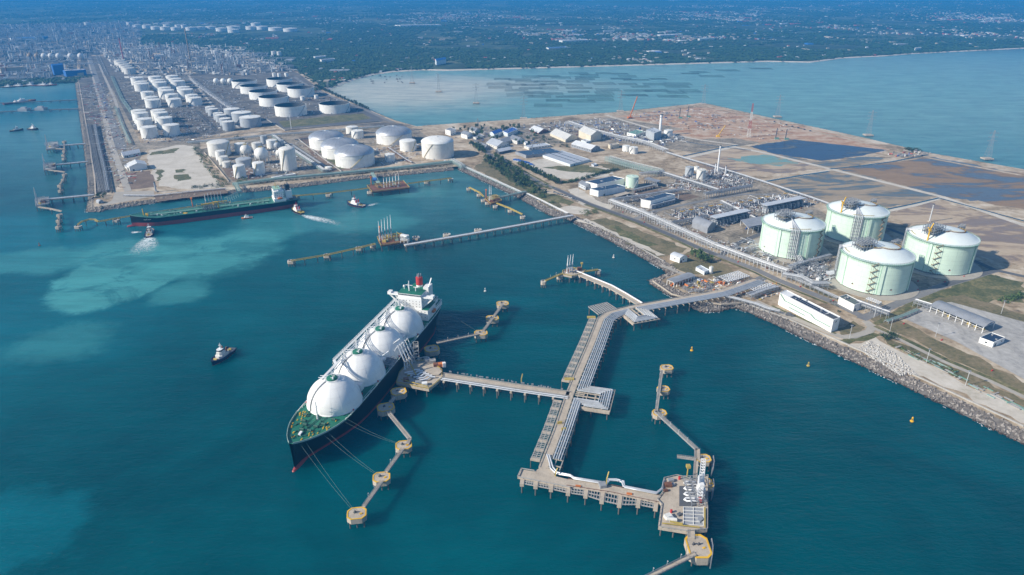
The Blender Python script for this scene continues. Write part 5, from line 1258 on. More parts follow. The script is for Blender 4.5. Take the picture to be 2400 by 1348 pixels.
# ------------------------------------------------------------------ storage tanks
def px_tank(px, pyb, wpx):                     # front foot of a tank, its width -> centre and radius
    f = G(px, pyb, LZ); r = wpx/2*mpp(f); return f + away(f)*r, r
def hgt(px, py, hpx): p = G(px,py,LZ); return hpx*mpp(p)/math.cos(math.atan2(CAM_H, math.hypot(p.x,p.y)))
def tank(label, px, pyb, wpx, hpx, style='cone', grp=None, mat='tank_white', roofm=None, stair=True, a0=None, n=36):
    c, r = px_tank(px, pyb, wpx); h = hgt(px, pyb, hpx)
    R = thing('storage_tank', label, 'storage tank', c, 0, grp)
    roofm = roofm or mat; z = LZ
    if style == 'float':
        B().lathe([(r,.0),(r,h*.86),(r*1.012,h*.86),(r*1.012,h*.9),(r,h*.9),(r,h),(r*1.012,h),(r*1.012,h+.4),(r*.985,h+.4)], n, c).mk('shell', mat, R, True, .5)
        B().lathe([(r*.985,h+.4),(r*.985,h*.4)], n, c).mk('inner_wall', 'tank_dark', R, True)  # inner wall and floating roof are near-black, unlike the white shell
        fr = B().lathe([(r*.98,h*.5),(r*.92,h*.5+.5),(.02,h*.5+.4)], n, c).mk('floating_roof', 'tank_dark', R, True)
        B().beam((c.x+r*.9,c.y,z+h), (c.x+r*.2,c.y,z+h*.5+.6), 1.2, .4).mk('rolling_ladder', 'steel', R)
    else:
        rise = {'cone': .10, 'dome': .34, 'low': .16, 'high': .27}[style]*r
        B().lathe([(r,0),(r,h*.93),(r*1.01,h*.93),(r*1.01,h*.96),(r,h*.96),(r,h)], n, c).mk('shell', mat, R, True, .5)
        if style == 'cone': prof = [(r*1.015,h-.1),(r*1.015,h+.15),(r*.5,h+rise*.55),(.02,h+rise)]
        else: prof = [(r*1.02,h-.1),(r*1.02,h+.25)] + [(r*math.cos(a*math.pi/2/8), h+.25+rise*math.sin(a*math.pi/2/8)) for a in range(1,8)] + [(.02,h+.25+rise)]
        rf = B().lathe(prof, n, c).mk('roof', roofm, R, True, .5)
        if style in ('dome','high'):
            B().lathe([(r*1.012,h*.72),(r*1.012,h*.76)], n, c).mk('wind_girder', mat, R, True)
            if style == 'dome':
                b = B()                       # radial seams of the panelled dome
                for k in range(24):
                    an = k*math.pi/12; P = [(c.x+q*math.cos(an), c.y+q*math.sin(an), z+zz+.12) for q, zz in prof[2:-1]]
                    for u, v in zip(P, P[1:]): b.beam(u, v, .35, .2)
                b.mst('roof_seams', 'steel', rf)
        b = B().cyl((c.x,c.y,z+h+rise-.2), (c.x,c.y,z+h+rise+1.2), r*.05+.3, 8); b.mk('vent', mat, rf)
        b = B(); rail(b, [(c.x+r*.98*math.cos(k*math.pi/12), c.y+r*.98*math.sin(k*math.pi/12), z+h) for k in range(25)], 1.2, .12, 4, False); b.mst('roof_rail', 'yellow_rail', R)
    if stair:
        th0 = (a0 if a0 is not None else random.choice((-60,-35,20,40))); b = B(); m = 8
        P = [polar(c, r+.7, math.radians(th0 + 42*k/m)) + Vector((0,0,h*k/m)) for k in range(m+1)]
        for u, v in zip(P, P[1:]): b.beam(u, v, 1.2, .4)
        b.mk('stair', 'yellow_rail' if style in ('dome','high','low') else 'steel', R)
    b = B()
    for th in (-50,-15,25,60): 
        q = polar(c, r+.2, math.radians(th)); b.rbox((q.x,q.y,z+.3), 1.4, 1.4, 1.8)
    b.mst('shell_nozzles', 'steel', R)
    return R
def sphere_tank(label, px, py, rpx, mat='tank_white', grp='spherical pressure tanks'):
    f = G(px, py + rpx*1.35, LZ); r = rpx*mpp(f); c = f + away(f)*r*.9; zc = LZ + r*1.35
    R = thing('sphere_tank', label, 'sphere tank', c, 0, grp)
    B().ball((c.x,c.y,zc), r, 20, 12).mk('sphere', mat, R, True, 1.2)
    for k in range(8): an = k*math.pi/4; B().cyl((c.x+r*.98*math.cos(an),c.y+r*.98*math.sin(an),LZ), (c.x+r*.98*math.cos(an),c.y+r*.98*math.sin(an),zc), r*.06+.1, 6).mk('leg', 'offwhite', R)
    B().lathe([(r*.3,zc-LZ+r),(r*.3,zc-LZ+r+1.2)], 10, c).cyl((c.x,c.y,zc+r),(c.x,c.y,zc+r+1.5),.4,6).mk('top_platform', 'yellow_rail', R)
    B().tube([(c.x-r*1.05,c.y-r*.4,LZ),(c.x-r*.95,c.y-r*.6,zc),(c.x-r*.2,c.y-r*.3,zc+r)], .5, 5).mk('stair', 'steel', R)
    return R
def col(name, col_, lst, hpx, grp, mat='tank_white'):
    for i, (x, y, w_) in enumerate(lst):
        tank('white tank, %s from the front, %s column, %s' % (ORD[i], col_, name), x/4, y/4, w_/4, hpx*(w_/138.0)**.4, 'cone', grp, mat)
col('upper block of the left tank farm', 'left', [(1445,1015,135),(1430,985,120),(1395,935,115),(1340,862,130),(1332,838,115),(1300,802,115)], 17.5, 'white tanks of the upper left block')
col('upper block of the left tank farm', 'middle', [(1645,1008,122),(1622,962,115),(1572,932,140),(1555,900,115),(1510,852,125),(1495,826,115),(1465,795,115)], 18.5, 'white tanks of the upper left block')
col('upper block of the left tank farm', 'right', [(1838,994,120),(1808,964,112),(1750,922,138),(1730,892,115),(1680,838,125),(1655,812,112),(1625,785,110)], 18, 'white tanks of the upper left block')
col('lower block of the left tank farm', 'left', [(1412,1302,146),(1372,1224,142),(1337,1164,130),(1320,1138,128)], 24, 'white tanks of the lower left block')
col('lower block of the left tank farm', 'right', [(1620,1282,145),(1560,1212,140),(1523,1160,128),(1500,1136,126)], 24, 'white tanks of the lower left block')
for i, (x, y, w_, h_) in enumerate(((2150,1230,110,20),(2120,1184,102,16),(2080,1150,100,16),(2055,1128,90,15),(2005,1090,95,15),(1980,1062,90,13))):
    tank('slim bluish-grey tank, %s from the front of its diagonal row' % ORD[i], x/4, y/4, w_/4, h_, 'cone', 'grey tanks beside the floating-roof tanks', 'tank_grey', 'tank_white')
for i, (x, y, w_, h_) in enumerate(((2358,1198,192,21),(2275,1150,178,20),(2185,1110,142,19))):
    tank('broad bluish-grey tank with white roof, %s from the front of its row' % ORD[i], x/4, y/4, w_/4, h_, 'cone', 'broad grey tanks', 'tank_grey', 'tank_white')
FL = [(786,267,71,19,'rightmost, alone beside the bay road'),(684,274.5,73,22,'at the front, next to the grass'),(644,250.5,68,19,'second from the front in the left row'),(619,235,64,17,'third from the front in the left row'),(597,221,62,16,'fourth in the left row'),(575,208,57,15,'last of the left row'),(707,229,62,19,'front of the right row'),(681,216,60,16,'middle of the right row'),(657,204.5,59,16,'last of the right row')]
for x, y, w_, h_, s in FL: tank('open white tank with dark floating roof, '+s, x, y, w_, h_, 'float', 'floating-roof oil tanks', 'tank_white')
for i, (x, y, w_) in enumerate(((710,236,11),(742,233,10),(643,181,8),(655,181.5,8),(672,181,9))): tank('small white tank %s the floating-roof tanks' % ['standing left among','standing right among','behind, first of three, near','behind, second of three, near','behind, third of three, near'][i], x, y, w_, 9, 'cone', 'small white tanks', 'tank_white', None, False, None, 16)
# middle farm
MT = [(517,368,50,29,'low','offwhite','large cream domed tank at the left of the middle tank farm'),(565,359,25,20,'cone','tank_white','white tank behind the cream sphere in the middle farm'),(604,357,22,20,'cone','offwhite','cream tank left of the grey sphere'),(639,349,24,18,'cone','tank_white','white tank at the back right of the sphere group'),(620,338,15,18,'cone','tank_grey','grey tank at the very back of the sphere group'),
      (679,402,37,48,'high','offwhite','tall white tank by the pipe rack, tallest of the middle farm'),(519,377,22,21,'cone','tank_white','white tank in front of the large cream dome, back of three'),(526,388.5,22,19,'cone','offwhite','cream tank in front of the large cream dome, middle of three'),(533,394,20,12,'low','offwhite','short cream tank in front of the large cream dome, front of three'),
      (574,394,36,17,'low','tank_grey','grey walled domed tank in the middle farm'),(564.5,418.5,27.5,27,'low','tank_white','white tank with dome top nearest the tanker quay'),(609.5,412,27,27,'low','tank_white','white tank with dome top, second along the quay front'),(771,400,17,6,'low','tank_white','very low white tank at the foot of the pipe rack'),(660,346,14,16,'cone','tank_grey','grey tank by the pipe rack behind the spheres')]
for x, y, w_, h_, st_, m_, lb in MT: tank(lb, x, y, w_, h_, st_, 'tanks of the middle farm', m_)
sphere_tank('cream sphere tank between two white tanks', 578.6, 353.5, 12.5, 'offwhite'); sphere_tank('large white sphere tank in the middle farm', 616, 363.5, 16); sphere_tank('grey sphere tank behind the large white sphere', 612, 346, 7, 'tank_grey'); sphere_tank('grey sphere tank beside the pipe rack', 651, 342, 7.5, 'tank_grey'); sphere_tank('white sphere tank half hidden by the tall tank', 657, 361, 9)
for i, x in enumerate((508,525,541)): sphere_tank('small white sphere %s of three behind the left tank farm' % ['leftmost','middle','rightmost'][i], x, 191, 6.5, 'tank_white', 'small spheres')
for x, y, w_, h_, st_, m_, rm, lb in ((768,353,81,24,'dome','tank_white','dome_grey','white tank with grey panelled dome, back left of the cluster of three'),(800,374,88,25,'dome','tank_white','dome_grey','white tank with grey panelled dome, middle of the cluster of three'),(834,395,93,28,'dome','tank_white','dome_grey','white tank with grey panelled dome, front of the cluster of three'),(925,341,84,22,'dome','tank_white','dome_grey','white tank with grey panelled dome standing apart at the back'),
      (957.5,356.5,39,22,'low','tank_white','tank_white','plain white tank between the grey domes and the corner tank'),(1027,374.5,76,35,'high','offwhite','tank_white','big cream tank with white dome at the corner of the basin'),(914.5,381,24,17,'cone','tank_white','tank_white','small white tank in front of the plain white tank'),(826,316,28,16,'cone','offwhite','tank_white','cream tank behind the dome cluster, back one of a pair'),(839,326,28,17,'cone','tank_white','tank_white','white tank behind the dome cluster, front one of a pair')):
    tank(lb, x, y, w_, h_, st_, 'domed tanks of the middle farm', m_, rm, True, -15 if st_ == 'dome' else None, 48)
# works tanks on the right
for x, y, w_, h_, m_, lb in ((1480,441.5,30,24,'mint','mint-green water tank behind the solar-roofed control building'),(1467,356.5,18,13,'tank_white','left one of two white tanks by the works pipe rack'),(1484,361.5,21,14,'tank_white','right one of two white tanks by the works pipe rack'),(1614.5,414,20,20,'tank_grey','slate-grey tank below the flare stacks'),(1641.5,422.5,21,22,'offwhite','pale tank beside the slate-grey tank'),(1632,402,12,10,'tank_white','small white tank behind the pale one'),(1565,320,21,13,'tank_white','round white tank beside the tall silver column'),(1665,642,9,15,'tank_white','slim white silo beside the small shed on the headland')):
    tank(lb, x, y, w_, h_, 'cone', 'works tanks', m_, None, w_ > 15, None, 24)
# ------------------------------------------------------------------ buildings, sheds and pipe racks of the works
def bld(label, L, F, Rr, hpx, wall='white', roofm='roof_grey', roof='flat', name='building', cat='building', win=True, h=None, base=LZ, grp=None, door=True, wmat='glass'):
    A, Bq, C = G(L[0],L[1],base), G(F[0],F[1],base), G(Rr[0],Rr[1],base); D = A + C - Bq
    h = h or hpx*mpp(Bq)/math.cos(math.atan2(CAM_H, math.hypot(Bq.x,Bq.y)))
    R = thing(name, label, cat, Bq, 0, grp); up = Vector((0,0,h)); z1 = base+h
    b = B().add([A,Bq,C,D,A+up,Bq+up,C+up,D+up], [(0,1,5,4),(1,2,6,5),(2,3,7,6),(3,0,4,7),(4,5,6,7)])
    if sum((p.x*q.y-q.x*p.y) for p, q in ((A,Bq),(Bq,C),(C,D),(D,A))) < 0: b.f = [f[::-1] for f in b.f]
    wl = b.mk('wall', wall, R)
    cen = (A+C)/2
    def ins(p, k): return p + (cen-p)*k
    l1, l2 = (Bq-A).length, (C-Bq).length
    if roof in ('flat','solar','ribbed'):
        b = B()
        for p, q in ((A,Bq),(Bq,C),(C,D),(D,A)): b.beam(p+up+Vector((0,0,.3)), q+up+Vector((0,0,.3)), .5, .7)
        b.mk('parapet', wall, R)
        B().sheet([ins(p,.02)+up for p in (A,Bq,C,D)], z1+.05).mk('roof', roofm, R)
        if roof == 'ribbed':
            n = max(4, int(l1/4.5))
            for i in range(n):
                u0, u1 = i/n, (i+.86)/n; P = lambda u, v: Bq + (A-Bq)*u + (C-Bq)*v
                q = [P(u0,.01),P(u1,.01),P(u1,.99),P(u0,.99)]; m0, m1 = (q[0]+q[1])/2, (q[2]+q[3])/2; e = Vector((0,0,z1-base+.1)); e2 = Vector((0,0,z1-base+.7))
                B().add([q[0]+e,q[1]+e,q[2]+e,q[3]+e,m0+e2,m1+e2], [(0,4,5,3),(4,1,2,5),(0,1,4),(3,5,2)]).mk('roof_bay', roofm, R)
            b = B()
            for i in range(n):
                for v in (.35,.62): p = Bq + (A-Bq)*((i+.43)/n) + (C-Bq)*v; b.rbox((p.x,p.y,z1+.5), 1.6, 3.0, .4, ang(Bq,C))
            b.mst('skylights', 'solar', R)
        elif roof == 'solar':
            b = B(); m, n = max(2,int(l1/5)), max(2,int(l2/5))
            for i in range(m):
                for j in range(n):
                    if (i*3+j*7) % 29 == 5: continue
                    u0, u1, v0, v1 = (i+.01)/m, (i+.99)/m, (j+.01)/n, (j+.99)/n; e = .04
                    P = lambda u, v: Bq + (A-Bq)*(e+u*(1-2*e)) + (C-Bq)*(e+v*(1-2*e))
                    q = [P(u0,v0),P(u1,v0),P(u1,v1),P(u0,v1)]; b.prism(q, z1+.3, z1+.42)
            b.mst('solar_panels', 'solar', R)
        else:
            b = B()
            for k in range(max(2, int(l1*l2/180))):
                p = Bq + (A-Bq)*random.uniform(.15,.85) + (C-Bq)*random.uniform(.1,.9); b.rbox((p.x,p.y,z1), random.uniform(1.2,3), random.uniform(1,2.4), random.uniform(.8,1.8), ang(Bq,C))
            b.mst('roof_units', 'steel', R)
    else:
        long2 = l2 >= l1 if roof != 'gable_x' else l2 < l1
        e0, e1, e2, e3 = (A,Bq,C,D) if long2 else (Bq,C,D,A)       # ridge runs from mid(e0,e1) to mid(e2,e3)
        w_ = (e1-e0).length; rise = w_*(.16 if roof != 'barrel' else .2); m0, m1 = (e0+e1)/2+up, (e2+e3)/2+up
        rd = (m1-m0).normalized(); ov = rd*.8
        if roof == 'barrel':
            b = B(); n = 10; rows = []
            for k in range(n+1):
                t = k/n; zz = Vector((0,0,rise*math.sin(math.pi*t)+.15)); rows += [vlerp(e0,e1,t)+up+zz-ov, vlerp(e3,e2,t)+up+zz+ov]
            b.add(rows, [(2*k,2*k+1,2*k+3,2*k+2) for k in range(n)]); b.add([r_-Vector((0,0,.2)) for r_ in rows], [(2*k,2*k+2,2*k+3,2*k+1) for k in range(n)])
            b.mk('roof', roofm, R, True, 1.0)
            if wall is not None and name != 'open_shed':
                g_ = B()
                for (p, q) in ((e0,e1),(e3,e2)):
                    v = [vlerp(p,q,k/n)+up+Vector((0,0,rise*math.sin(math.pi*k/n))) for k in range(n+1)]; g_.add(v, [tuple(range(n+1))])
                g_.mk('gable', wall, R)
        else:
            rz_ = Vector((0,0,rise)); g_ = B().add([e0+up,e1+up,m0+rz_], [(0,1,2)]).add([e2+up,e3+up,m1+rz_], [(0,1,2)]); g_.mk('gable', wall, R)
            for (p, q) in ((e0,e3),(e1,e2)):
                dn = (p-(e0+e1)/2).normalized()*.9 - Vector((0,0,.3)); v = [p+up+dn-ov, q+up+dn+ov, m1+rz_+ov+Vector((0,0,.15)), m0+rz_-ov+Vector((0,0,.15))]
                b = B().add(v + [x-Vector((0,0,.25)) for x in v], [(0,1,2,3),(7,6,5,4),(0,4,5,1),(1,5,6,2),(3,2,6,7),(0,3,7,4)]); b.mk('roof_slope', roofm, R)
                if (m1-m0).length > 22:
                    k_ = B(); nn = int((m1-m0).length/4)
                    for s in range(1, nn): t = s/nn; k_.beam(vlerp(v[0],v[1],t)+Vector((0,0,.2)), vlerp(v[3],v[2],t)+Vector((0,0,.2)), .18, .14)
                    k_.mst('roof_ribs', roofm, R)
    if win and h > 3.2:
        rows = max(1, int(h/4.2))
        for p, q in ((A,Bq),(Bq,C)):
            t = (q-p).normalized(); nrm = Vector((t.y,-t.x,0)); Lw = (q-p).length; n = int(Lw/8)
            if (cen-p).dot(nrm) > 0: nrm = -nrm
            for r_ in range(rows):
                for k in range(n):
                    m = p + t*((k+.5)*Lw/n) + nrm*.06; zz = base + (r_+.42)*h/rows; s = t*1.25; o = Vector((0,0,1.5))
                    B().add([m-s+Vector((0,0,zz-base)), m+s+Vector((0,0,zz-base)), m+s+Vector((0,0,zz-base))+o, m-s+Vector((0,0,zz-base))+o], [(0,1,2,3)]).mk('window', wmat, wl)
    if door:
        t = (C-Bq).normalized(); nrm = Vector((t.y,-t.x,0)); 
        if (cen-Bq).dot(nrm) > 0: nrm = -nrm
        m = Bq + t*(l2*.22) + nrm*.1; s = t*1.6; o = Vector((0,0,min(3.4,h*.6))); B().add([m-s, m+s, m+s+o, m-s+o], [(0,1,2,3)]).mk('door', 'dark_steel', wl)
    return R, (A,Bq,C,D), h
def shed(label, L, F, Rr, hpx, roofm='roof_grey', post='pipe_white', barrel=True, clutter='rust', bays=7, h=None):
    """roof on posts, open on all sides"""
    A, Bq, C = G(L[0],L[1],LZ), G(F[0],F[1],LZ), G(Rr[0],Rr[1],LZ); D = A+C-Bq
    h = h or hpx*mpp(Bq)/math.cos(math.atan2(CAM_H, math.hypot(Bq.x,Bq.y))); up = Vector((0,0,h))
    R = thing('open_shed', label, 'shed', Bq)
    if (Bq-A).length >= (C-Bq).length: s0, s1, s2, s3 = A, Bq, C, D
    else: s0, s1, s2, s3 = Bq, C, D, A
    pm = mesh_of(B().box(-.3,.3,-.3,.3,0,h), 'post', post)
    for k in range(bays+1):
        for p, q in ((s0,s1),(s3,s2)): inst('post', pm, R, vlerp(p,q,k/bays), ang(s0,s1))
    b = B()
    for p, q in ((s0,s1),(s3,s2)): b.beam(p+up, q+up, .5, .6); b.beam(p+up*.72, q+up*.72, .3)
    for k in range(bays+1): b.beam(vlerp(s0,s1,k/bays)+up, vlerp(s3,s2,k/bays)+up, .4)
    b.mk('eaves_frame', post, R)
    w_ = (s3-s0).length; rise = w_*(.13 if barrel else .05); n = 10; rows = []; ov = (s1-s0).normalized()*1.2; sv = (s3-s0).normalized()*1.2
    for k in range(n+1):
        t = k/n; e = vlerp(s0-sv,s3+sv,t); e2 = vlerp(s1-sv,s2+sv,t); zz = Vector((0,0,rise*math.sin(math.pi*t)+.5 if barrel else rise*(1-t)+.5)); rows += [e+up+zz-ov, e2+up+zz+ov]
    b = B().add(rows, [(2*k,2*k+1,2*k+3,2*k+2) for k in range(n)]).add([r_-Vector((0,0,.25)) for r_ in rows], [(2*k,2*k+2,2*k+3,2*k+1) for k in range(n)]); b.mk('roof', roofm, R, True, 1.0)
    b = B()
    for k in range(bays):
        c = vlerp(vlerp(s0,s1,(k+.5)/bays), vlerp(s3,s2,(k+.5)/bays), random.uniform(.3,.7)); b.rbox((c.x,c.y,LZ), random.uniform(2,4), random.uniform(1.5,3), random.uniform(1.5,h*.45), ang(s0,s1)); b.cyl((c.x+1,c.y+2,LZ), (c.x+1,c.y+2,LZ+h*.6), .5, 6)
    b.mst('machinery', clutter, R)
    return R
RACKPOST = {}
def rack(label, pts, w=8.0, h=9.0, npipes=6, levels=2, step=7.0, top_z=True, frame='steel', pipe='pipe', cat='pipe rack', name='pipe_rack', pr=.34, grp='pipe racks'):
    P = GL(pts, LZ+h if top_z else LZ); P = [Vector((p.x,p.y,LZ)) for p in P]
    R = thing(name, label, cat, P[0], 0, grp)
    key = (h, frame)
    if key not in RACKPOST: RACKPOST[key] = mesh_of(B().box(-.22,.22,-.22,.22,0,h), 'post', frame)
    st = resample(P, step); T = tangents(st); b = B()
    for p, t in zip(st, T):
        nr = Vector((t.y,-t.x,0))
        for s in (-1,1): inst('post', RACKPOST[key], R, p+nr*(s*w/2), math.atan2(t.y,t.x))
        for l in range(levels): z = h-.3 - l*2.6; b.beam(p+nr*(-w/2)+Vector((0,0,z)), p+nr*(w/2)+Vector((0,0,z)), .34, .4)
    b.mst('cross_beams', frame, R)
    b = B()
    for s in (-1,1):
        q = offset(P, s*w/2)
        for l in range(levels):
            for u, v in zip(q, q[1:]): z = Vector((0,0,h-.5-l*2.6)); b.beam(u+z, v+z, .3, .45)
    b.mst('side_girders', frame, R)
    k = 0
    for l in range(levels):
        n = npipes if l == 0 else max(2, npipes-2)
        for i in range(n):
            o = -w/2+.8+(w-1.6)*i/max(1,n-1) + random.uniform(-.25,.25); z = h - .1 - l*2.6
            m = random.choice(('pipe_white','pipe','steel','steel')) if pipe == 'pipe' else pipe
            B().tube([p+Vector((0,0,z+.3)) for p in offset(P, o)], random.uniform(.6,1.1)*pr, 6).mk('pipe', m, R, True, 1.0); k += 1
    return R
# --- pipe racks
rack('main pipe rack beside the shore road, past the gas tanks', [(1431,467),(1500,492),(1577,526),(1679,572),(1760,602),(1848,632)], 9, 10.5, 6, 2, 6, frame='pipe', pr=.26)
rack('pipe rack branching back from the head of the main rack', [(1433,466),(1500,457),(1604,441)], 7, 10, 5, 2, 8)
rack('tall pipe rack along the near edge of the process area', [(1652,452),(1700,444),(1762,433)], 7, 11, 6, 2, 6)
rack('pipe rack across the middle of the process area', [(1552,402),(1620,423),(1684,443)], 8, 8, 6, 2, 7)
rack('far works pipe rack curving past the white tanks', [(1330,284),(1376,299),(1440,316),(1512,331),(1562,350)], 12, 10, 5, 2, 8, frame='pipe', pr=.26)
rack('lattice pipe rack descending to the process area', [(1424,366),(1475,380),(1550,398)], 14, 13, 4, 4, 6, frame='pipe_green', pr=.22)
rack('short cross rack at the lower end of the lattice rack', [(1500,405),(1540,402),(1556,400)], 8, 10, 4, 2, 7)
rack('long low pipe track beside the settling ponds', [(1562,356),(1600,368),(1680,391),(1740,409),(1800,428),(1925,470),(1990,494)], 7, 4, 6, 1, 9, frame='steel')
rack('pipe rack between the two yellow-topped pump rows', [(1690,470),(1740,495),(1770,510)], 5, 8, 4, 2, 6)
rack('pipe rack in front of the compressor sheds', [(1575,520),(1622,512),(1660,505)], 6, 8, 4, 2, 6)
rack('low pipe way beside the shore road below the gas tanks', [(1848,646),(1900,668),(1966,698)], 6, 4.5, 5, 1, 7)
rack('pipe bridge over the crossroads behind the small dark-roofed building', [(2010,704),(2060,722),(2086,731)], 6, 9, 5, 2, 6)
rack('green pipe way running from the pipe bridge to the filling shed', [(2078,752),(2120,738),(2152,724)], 5, 3, 5, 1, 6, pipe='pipe_green')
rack('short steel rack at the head of the filling shed', [(2145,702),(2165,708),(2185,714)], 6, 8, 4, 2, 5)
rack('connecting rack between the first tank and the main rack', [(1850,625),(1880,613),(1872,598)], 7, 8, 6, 2, 6)
rack('pipe bridge leading to the front gas tank', [(1835,640),(1880,648),(1905,662),(1942,662)], 8, 8.5, 6, 2, 6)
rack('pipe bridge between the left and front gas tanks', [(1872,617),(1910,606),(1948,596)], 6, 8, 5, 2, 6)
rack('shore manifold rack where the spine meets the land', [(1690,690),(1730,700),(1775,712),(1800,722),(1828,728)], 6, 4.5, 6, 1, 6)
rack('pipe trestle stub above the shore manifold', [(1755,690),(1795,676),(1820,670)], 8, 6, 6, 2, 6)
rack('green pipe line along the basin sea wall', [(1085,388),(1140,413),(1200,440),(1222,450)], 7, 4, 5, 1, 8, pipe='pipe', frame='pipe_green')
rack('white pipe line along the sea wall past the north-east jetty', [(1232,452),(1270,470),(1300,485),(1330,500)], 5, 3, 4, 1, 8, pipe='pipe_white')
rack('green pipe gantry at the corner of the basin', [(1060,372),(1078,382),(1086,388)], 9, 9, 5, 3, 5, frame='pipe_green')
rack('green pipe rack along the tanker quay', [(545,430),(640,418),(800,404),(935,391),(1060,377)], 9, 6, 7, 2, 9, frame='pipe_green', pipe='pipe_green')
rack('green sloping pipe gantry down to the tanker jetty', [(552,428),(558,440),(562,448),(530,463)], 6, 8, 5, 1, 6, frame='pipe_green', pipe='pipe_green')
rack('pipe rack beside the tall white tank', [(640,316),(690,352),(760,398)], 8, 7, 6, 2, 8, frame='pipe_green')
rack('white pipe line beside the dome tank cluster', [(680,336),(720,362),(775,398)], 6, 4, 5, 1, 8)
rack('pipe rack behind the middle tank farm', [(440,332),(560,322),(640,314),(760,306),(900,294)], 8, 6, 6, 2, 10, frame='pipe_green')
rack('pipe rack on the bay side of the dome tanks', [(920,300),(960,330),(1000,352)], 7, 5, 5, 1, 9)
rack('brown pipe rack in front of the plain white tank', [(910,345),(950,372),(965,380)], 5, 4, 5, 1, 5, frame='rust')
rack('grey pipe way on the west quay', [(206,292),(216,340),(228,400),(240,448)], 11, 3, 5, 1, 12, frame='steel')
rack('blue-grey pipe way beside the west quay road', [(222,292),(232,345),(245,400),(253,446)], 7, 5, 5, 2, 12)
rack('pale green pipe way between road and tank blocks', [(262,178),(285,230),(310,265)], 10, 3, 6, 1, 14, frame='pipe_green', pipe='pipe_green')
rack('pale green pipe way beside the lower tank block', [(270,250),(285,290),(306,336)], 6, 4, 4, 1, 14, frame='pipe_green', pipe='pipe_green')
rack('grey pipe bundle climbing diagonally between tank farms', [(448,184),(480,210),(520,238),(545,254)], 18, 2.5, 9, 1, 14)
rack('dark pipe bundle among the lower tanks', [(405,268),(430,295),(452,322)], 12, 2, 6, 1, 14, pipe='dark_steel')
rack('dark pipe bundle right of the lower tanks', [(462,262),(490,290),(505,306)], 8, 2, 4, 1, 14, pipe='dark_steel')
rack('pipe line along the front of the sandy quay lot', [(290,457),(360,458),(440,449),(530,441)], 4, 2.5, 4, 1, 10)
rack('far pipe lines beside the long refinery road', [(215,96),(228,130),(248,176)], 16, 4, 6, 1, 30)
# --- buildings of the works, back to front
def wb(*a, **k): return bld(*a, **k)
wb('white cubic building at the left of the office cluster', (1044,315), (1056,318.5), (1069,314), 11, 'white', 'roof_grey', 'flat')
wb('white building with grey roof, second in the office cluster', (1081,322), (1095,326.5), (1107,322), 10, 'white', 'roof_grey', 'gable')
wb('grey-roofed building behind the office cluster', (1100,309), (1113,314), (1125,309), 6, 'offwhite', 'roof_grey', 'gable')
wb('low grey roof beside the white offices', (1106,324), (1116,328), (1135,322), 4, 'offwhite', 'roof_grey', 'flat')
wb('blue-roofed office building among trees', (1148,319), (1158,323), (1178,316), 9, 'cladding', 'tarp_blue', 'gable')
wb('dark blue glazed office right of the blue-roofed one', (1178,317), (1190,322), (1214,312), 9, 'cladding', 'tarp_blue', 'flat')
wb('grey flat shed in front of the offices', (1121,346), (1135,353), (1148,347), 5, 'roof_grey', 'roof_grey', 'gable')
wb('long grey-blue workshop with pale walls', (1140,341), (1165,350), (1192,342), 7, 'offwhite', 'roof_pale', 'gable')
wb('dark grey workshop behind the long one', (1165,334), (1180,340), (1203,333), 6, 'roof_grey', 'roof_grey', 'gable')
wb('grey gabled warehouse right of the workshops', (1193,332), (1212,339), (1229,333), 8, 'offwhite', 'roof_grey', 'gable')
wb('small pale gabled shed with dark walls facing the sandy lot', (1161,357), (1170,362), (1199,356), 6, 'dark_steel', 'roof_pale', 'gable')
wb('small white hut beside the office trees', (1227,338), (1232,341), (1237,339), 5, 'white', 'roof_white', 'flat', win=False)
wb('white-roofed long store with brown sides near the bay', (1240,307), (1262,315), (1285,309), 4, 'rust', 'roof_white', 'gable')
wb('low cream warehouse left of the tall cream one', (1289,318), (1325,334), (1352,326), 6, 'cream', 'offwhite', 'gable', win=False)
wb('tall cream warehouse with ridge roof', (1356,321), (1384,334), (1409,327), 16, 'cream', 'offwhite', 'gable', win=False)
wb('blue-grey works hall with two-tone white roof', (1339,345), (1385,358), (1406,352), 8, 'roof_grey', 'roof_white', 'gable')
wb('small blue annex below the tall cream warehouse', (1362,333), (1374,337), (1384,334), 4, 'cladding', 'roof_pale', 'flat', win=False)
wb('large flat hall roofed with dark solar panels', (1208,362), (1233,371), (1318,362), 6, 'roof_grey', 'roof_grey', 'solar', win=False)
wb('pale flat roof with grey units behind the solar hall', (1228,347), (1240,352), (1290,345), 5, 'offwhite', 'roof_pale', 'flat')
wb('long pale ribbed hall with rows of skylights', (1272,369), (1336,391), (1382,379), 5, 'cladding', 'roof_pale', 'ribbed', win=False)
wb('tiny grey hut beside the ribbed hall', (1386,388), (1392,391), (1399,388), 3, 'roof_pale', 'roof_pale', 'flat', win=False)
wb('cream cooling unit near the two white tanks', (1425,346), (1430,350), (1451,346), 8, 'cream', 'concrete', 'flat', win=False)
wb('blue-grey box house at the foot of the silver column', (1513,322), (1532,330), (1549,324), 17, 'tank_grey', 'roof_pale', 'flat', win=False)
wb('green and white hall left of the silver column', (1469,318), (1490,323), (1513,316), 7, 'white', 'rail_green', 'flat')
wb('white control building with solar roof, taller back block', (1372,441), (1399,448), (1463,434), 15, 'white', 'roof_white', 'solar', win=False)
wb('white control building with solar roof, lower front block', (1382,456), (1402,461.5), (1465,450), 13, 'cladding', 'roof_grey', 'solar', win=False)
wb('small grey gatehouse left of the control building', (1356,438), (1372,446), (1387,442), 10, 'roof_pale', 'roof_grey', 'gable')
wb('white electrical building with dark solar roof in the process area', (1501,485), (1524,489), (1581,473), 17, 'white', 'roof_grey', 'solar', win=False)
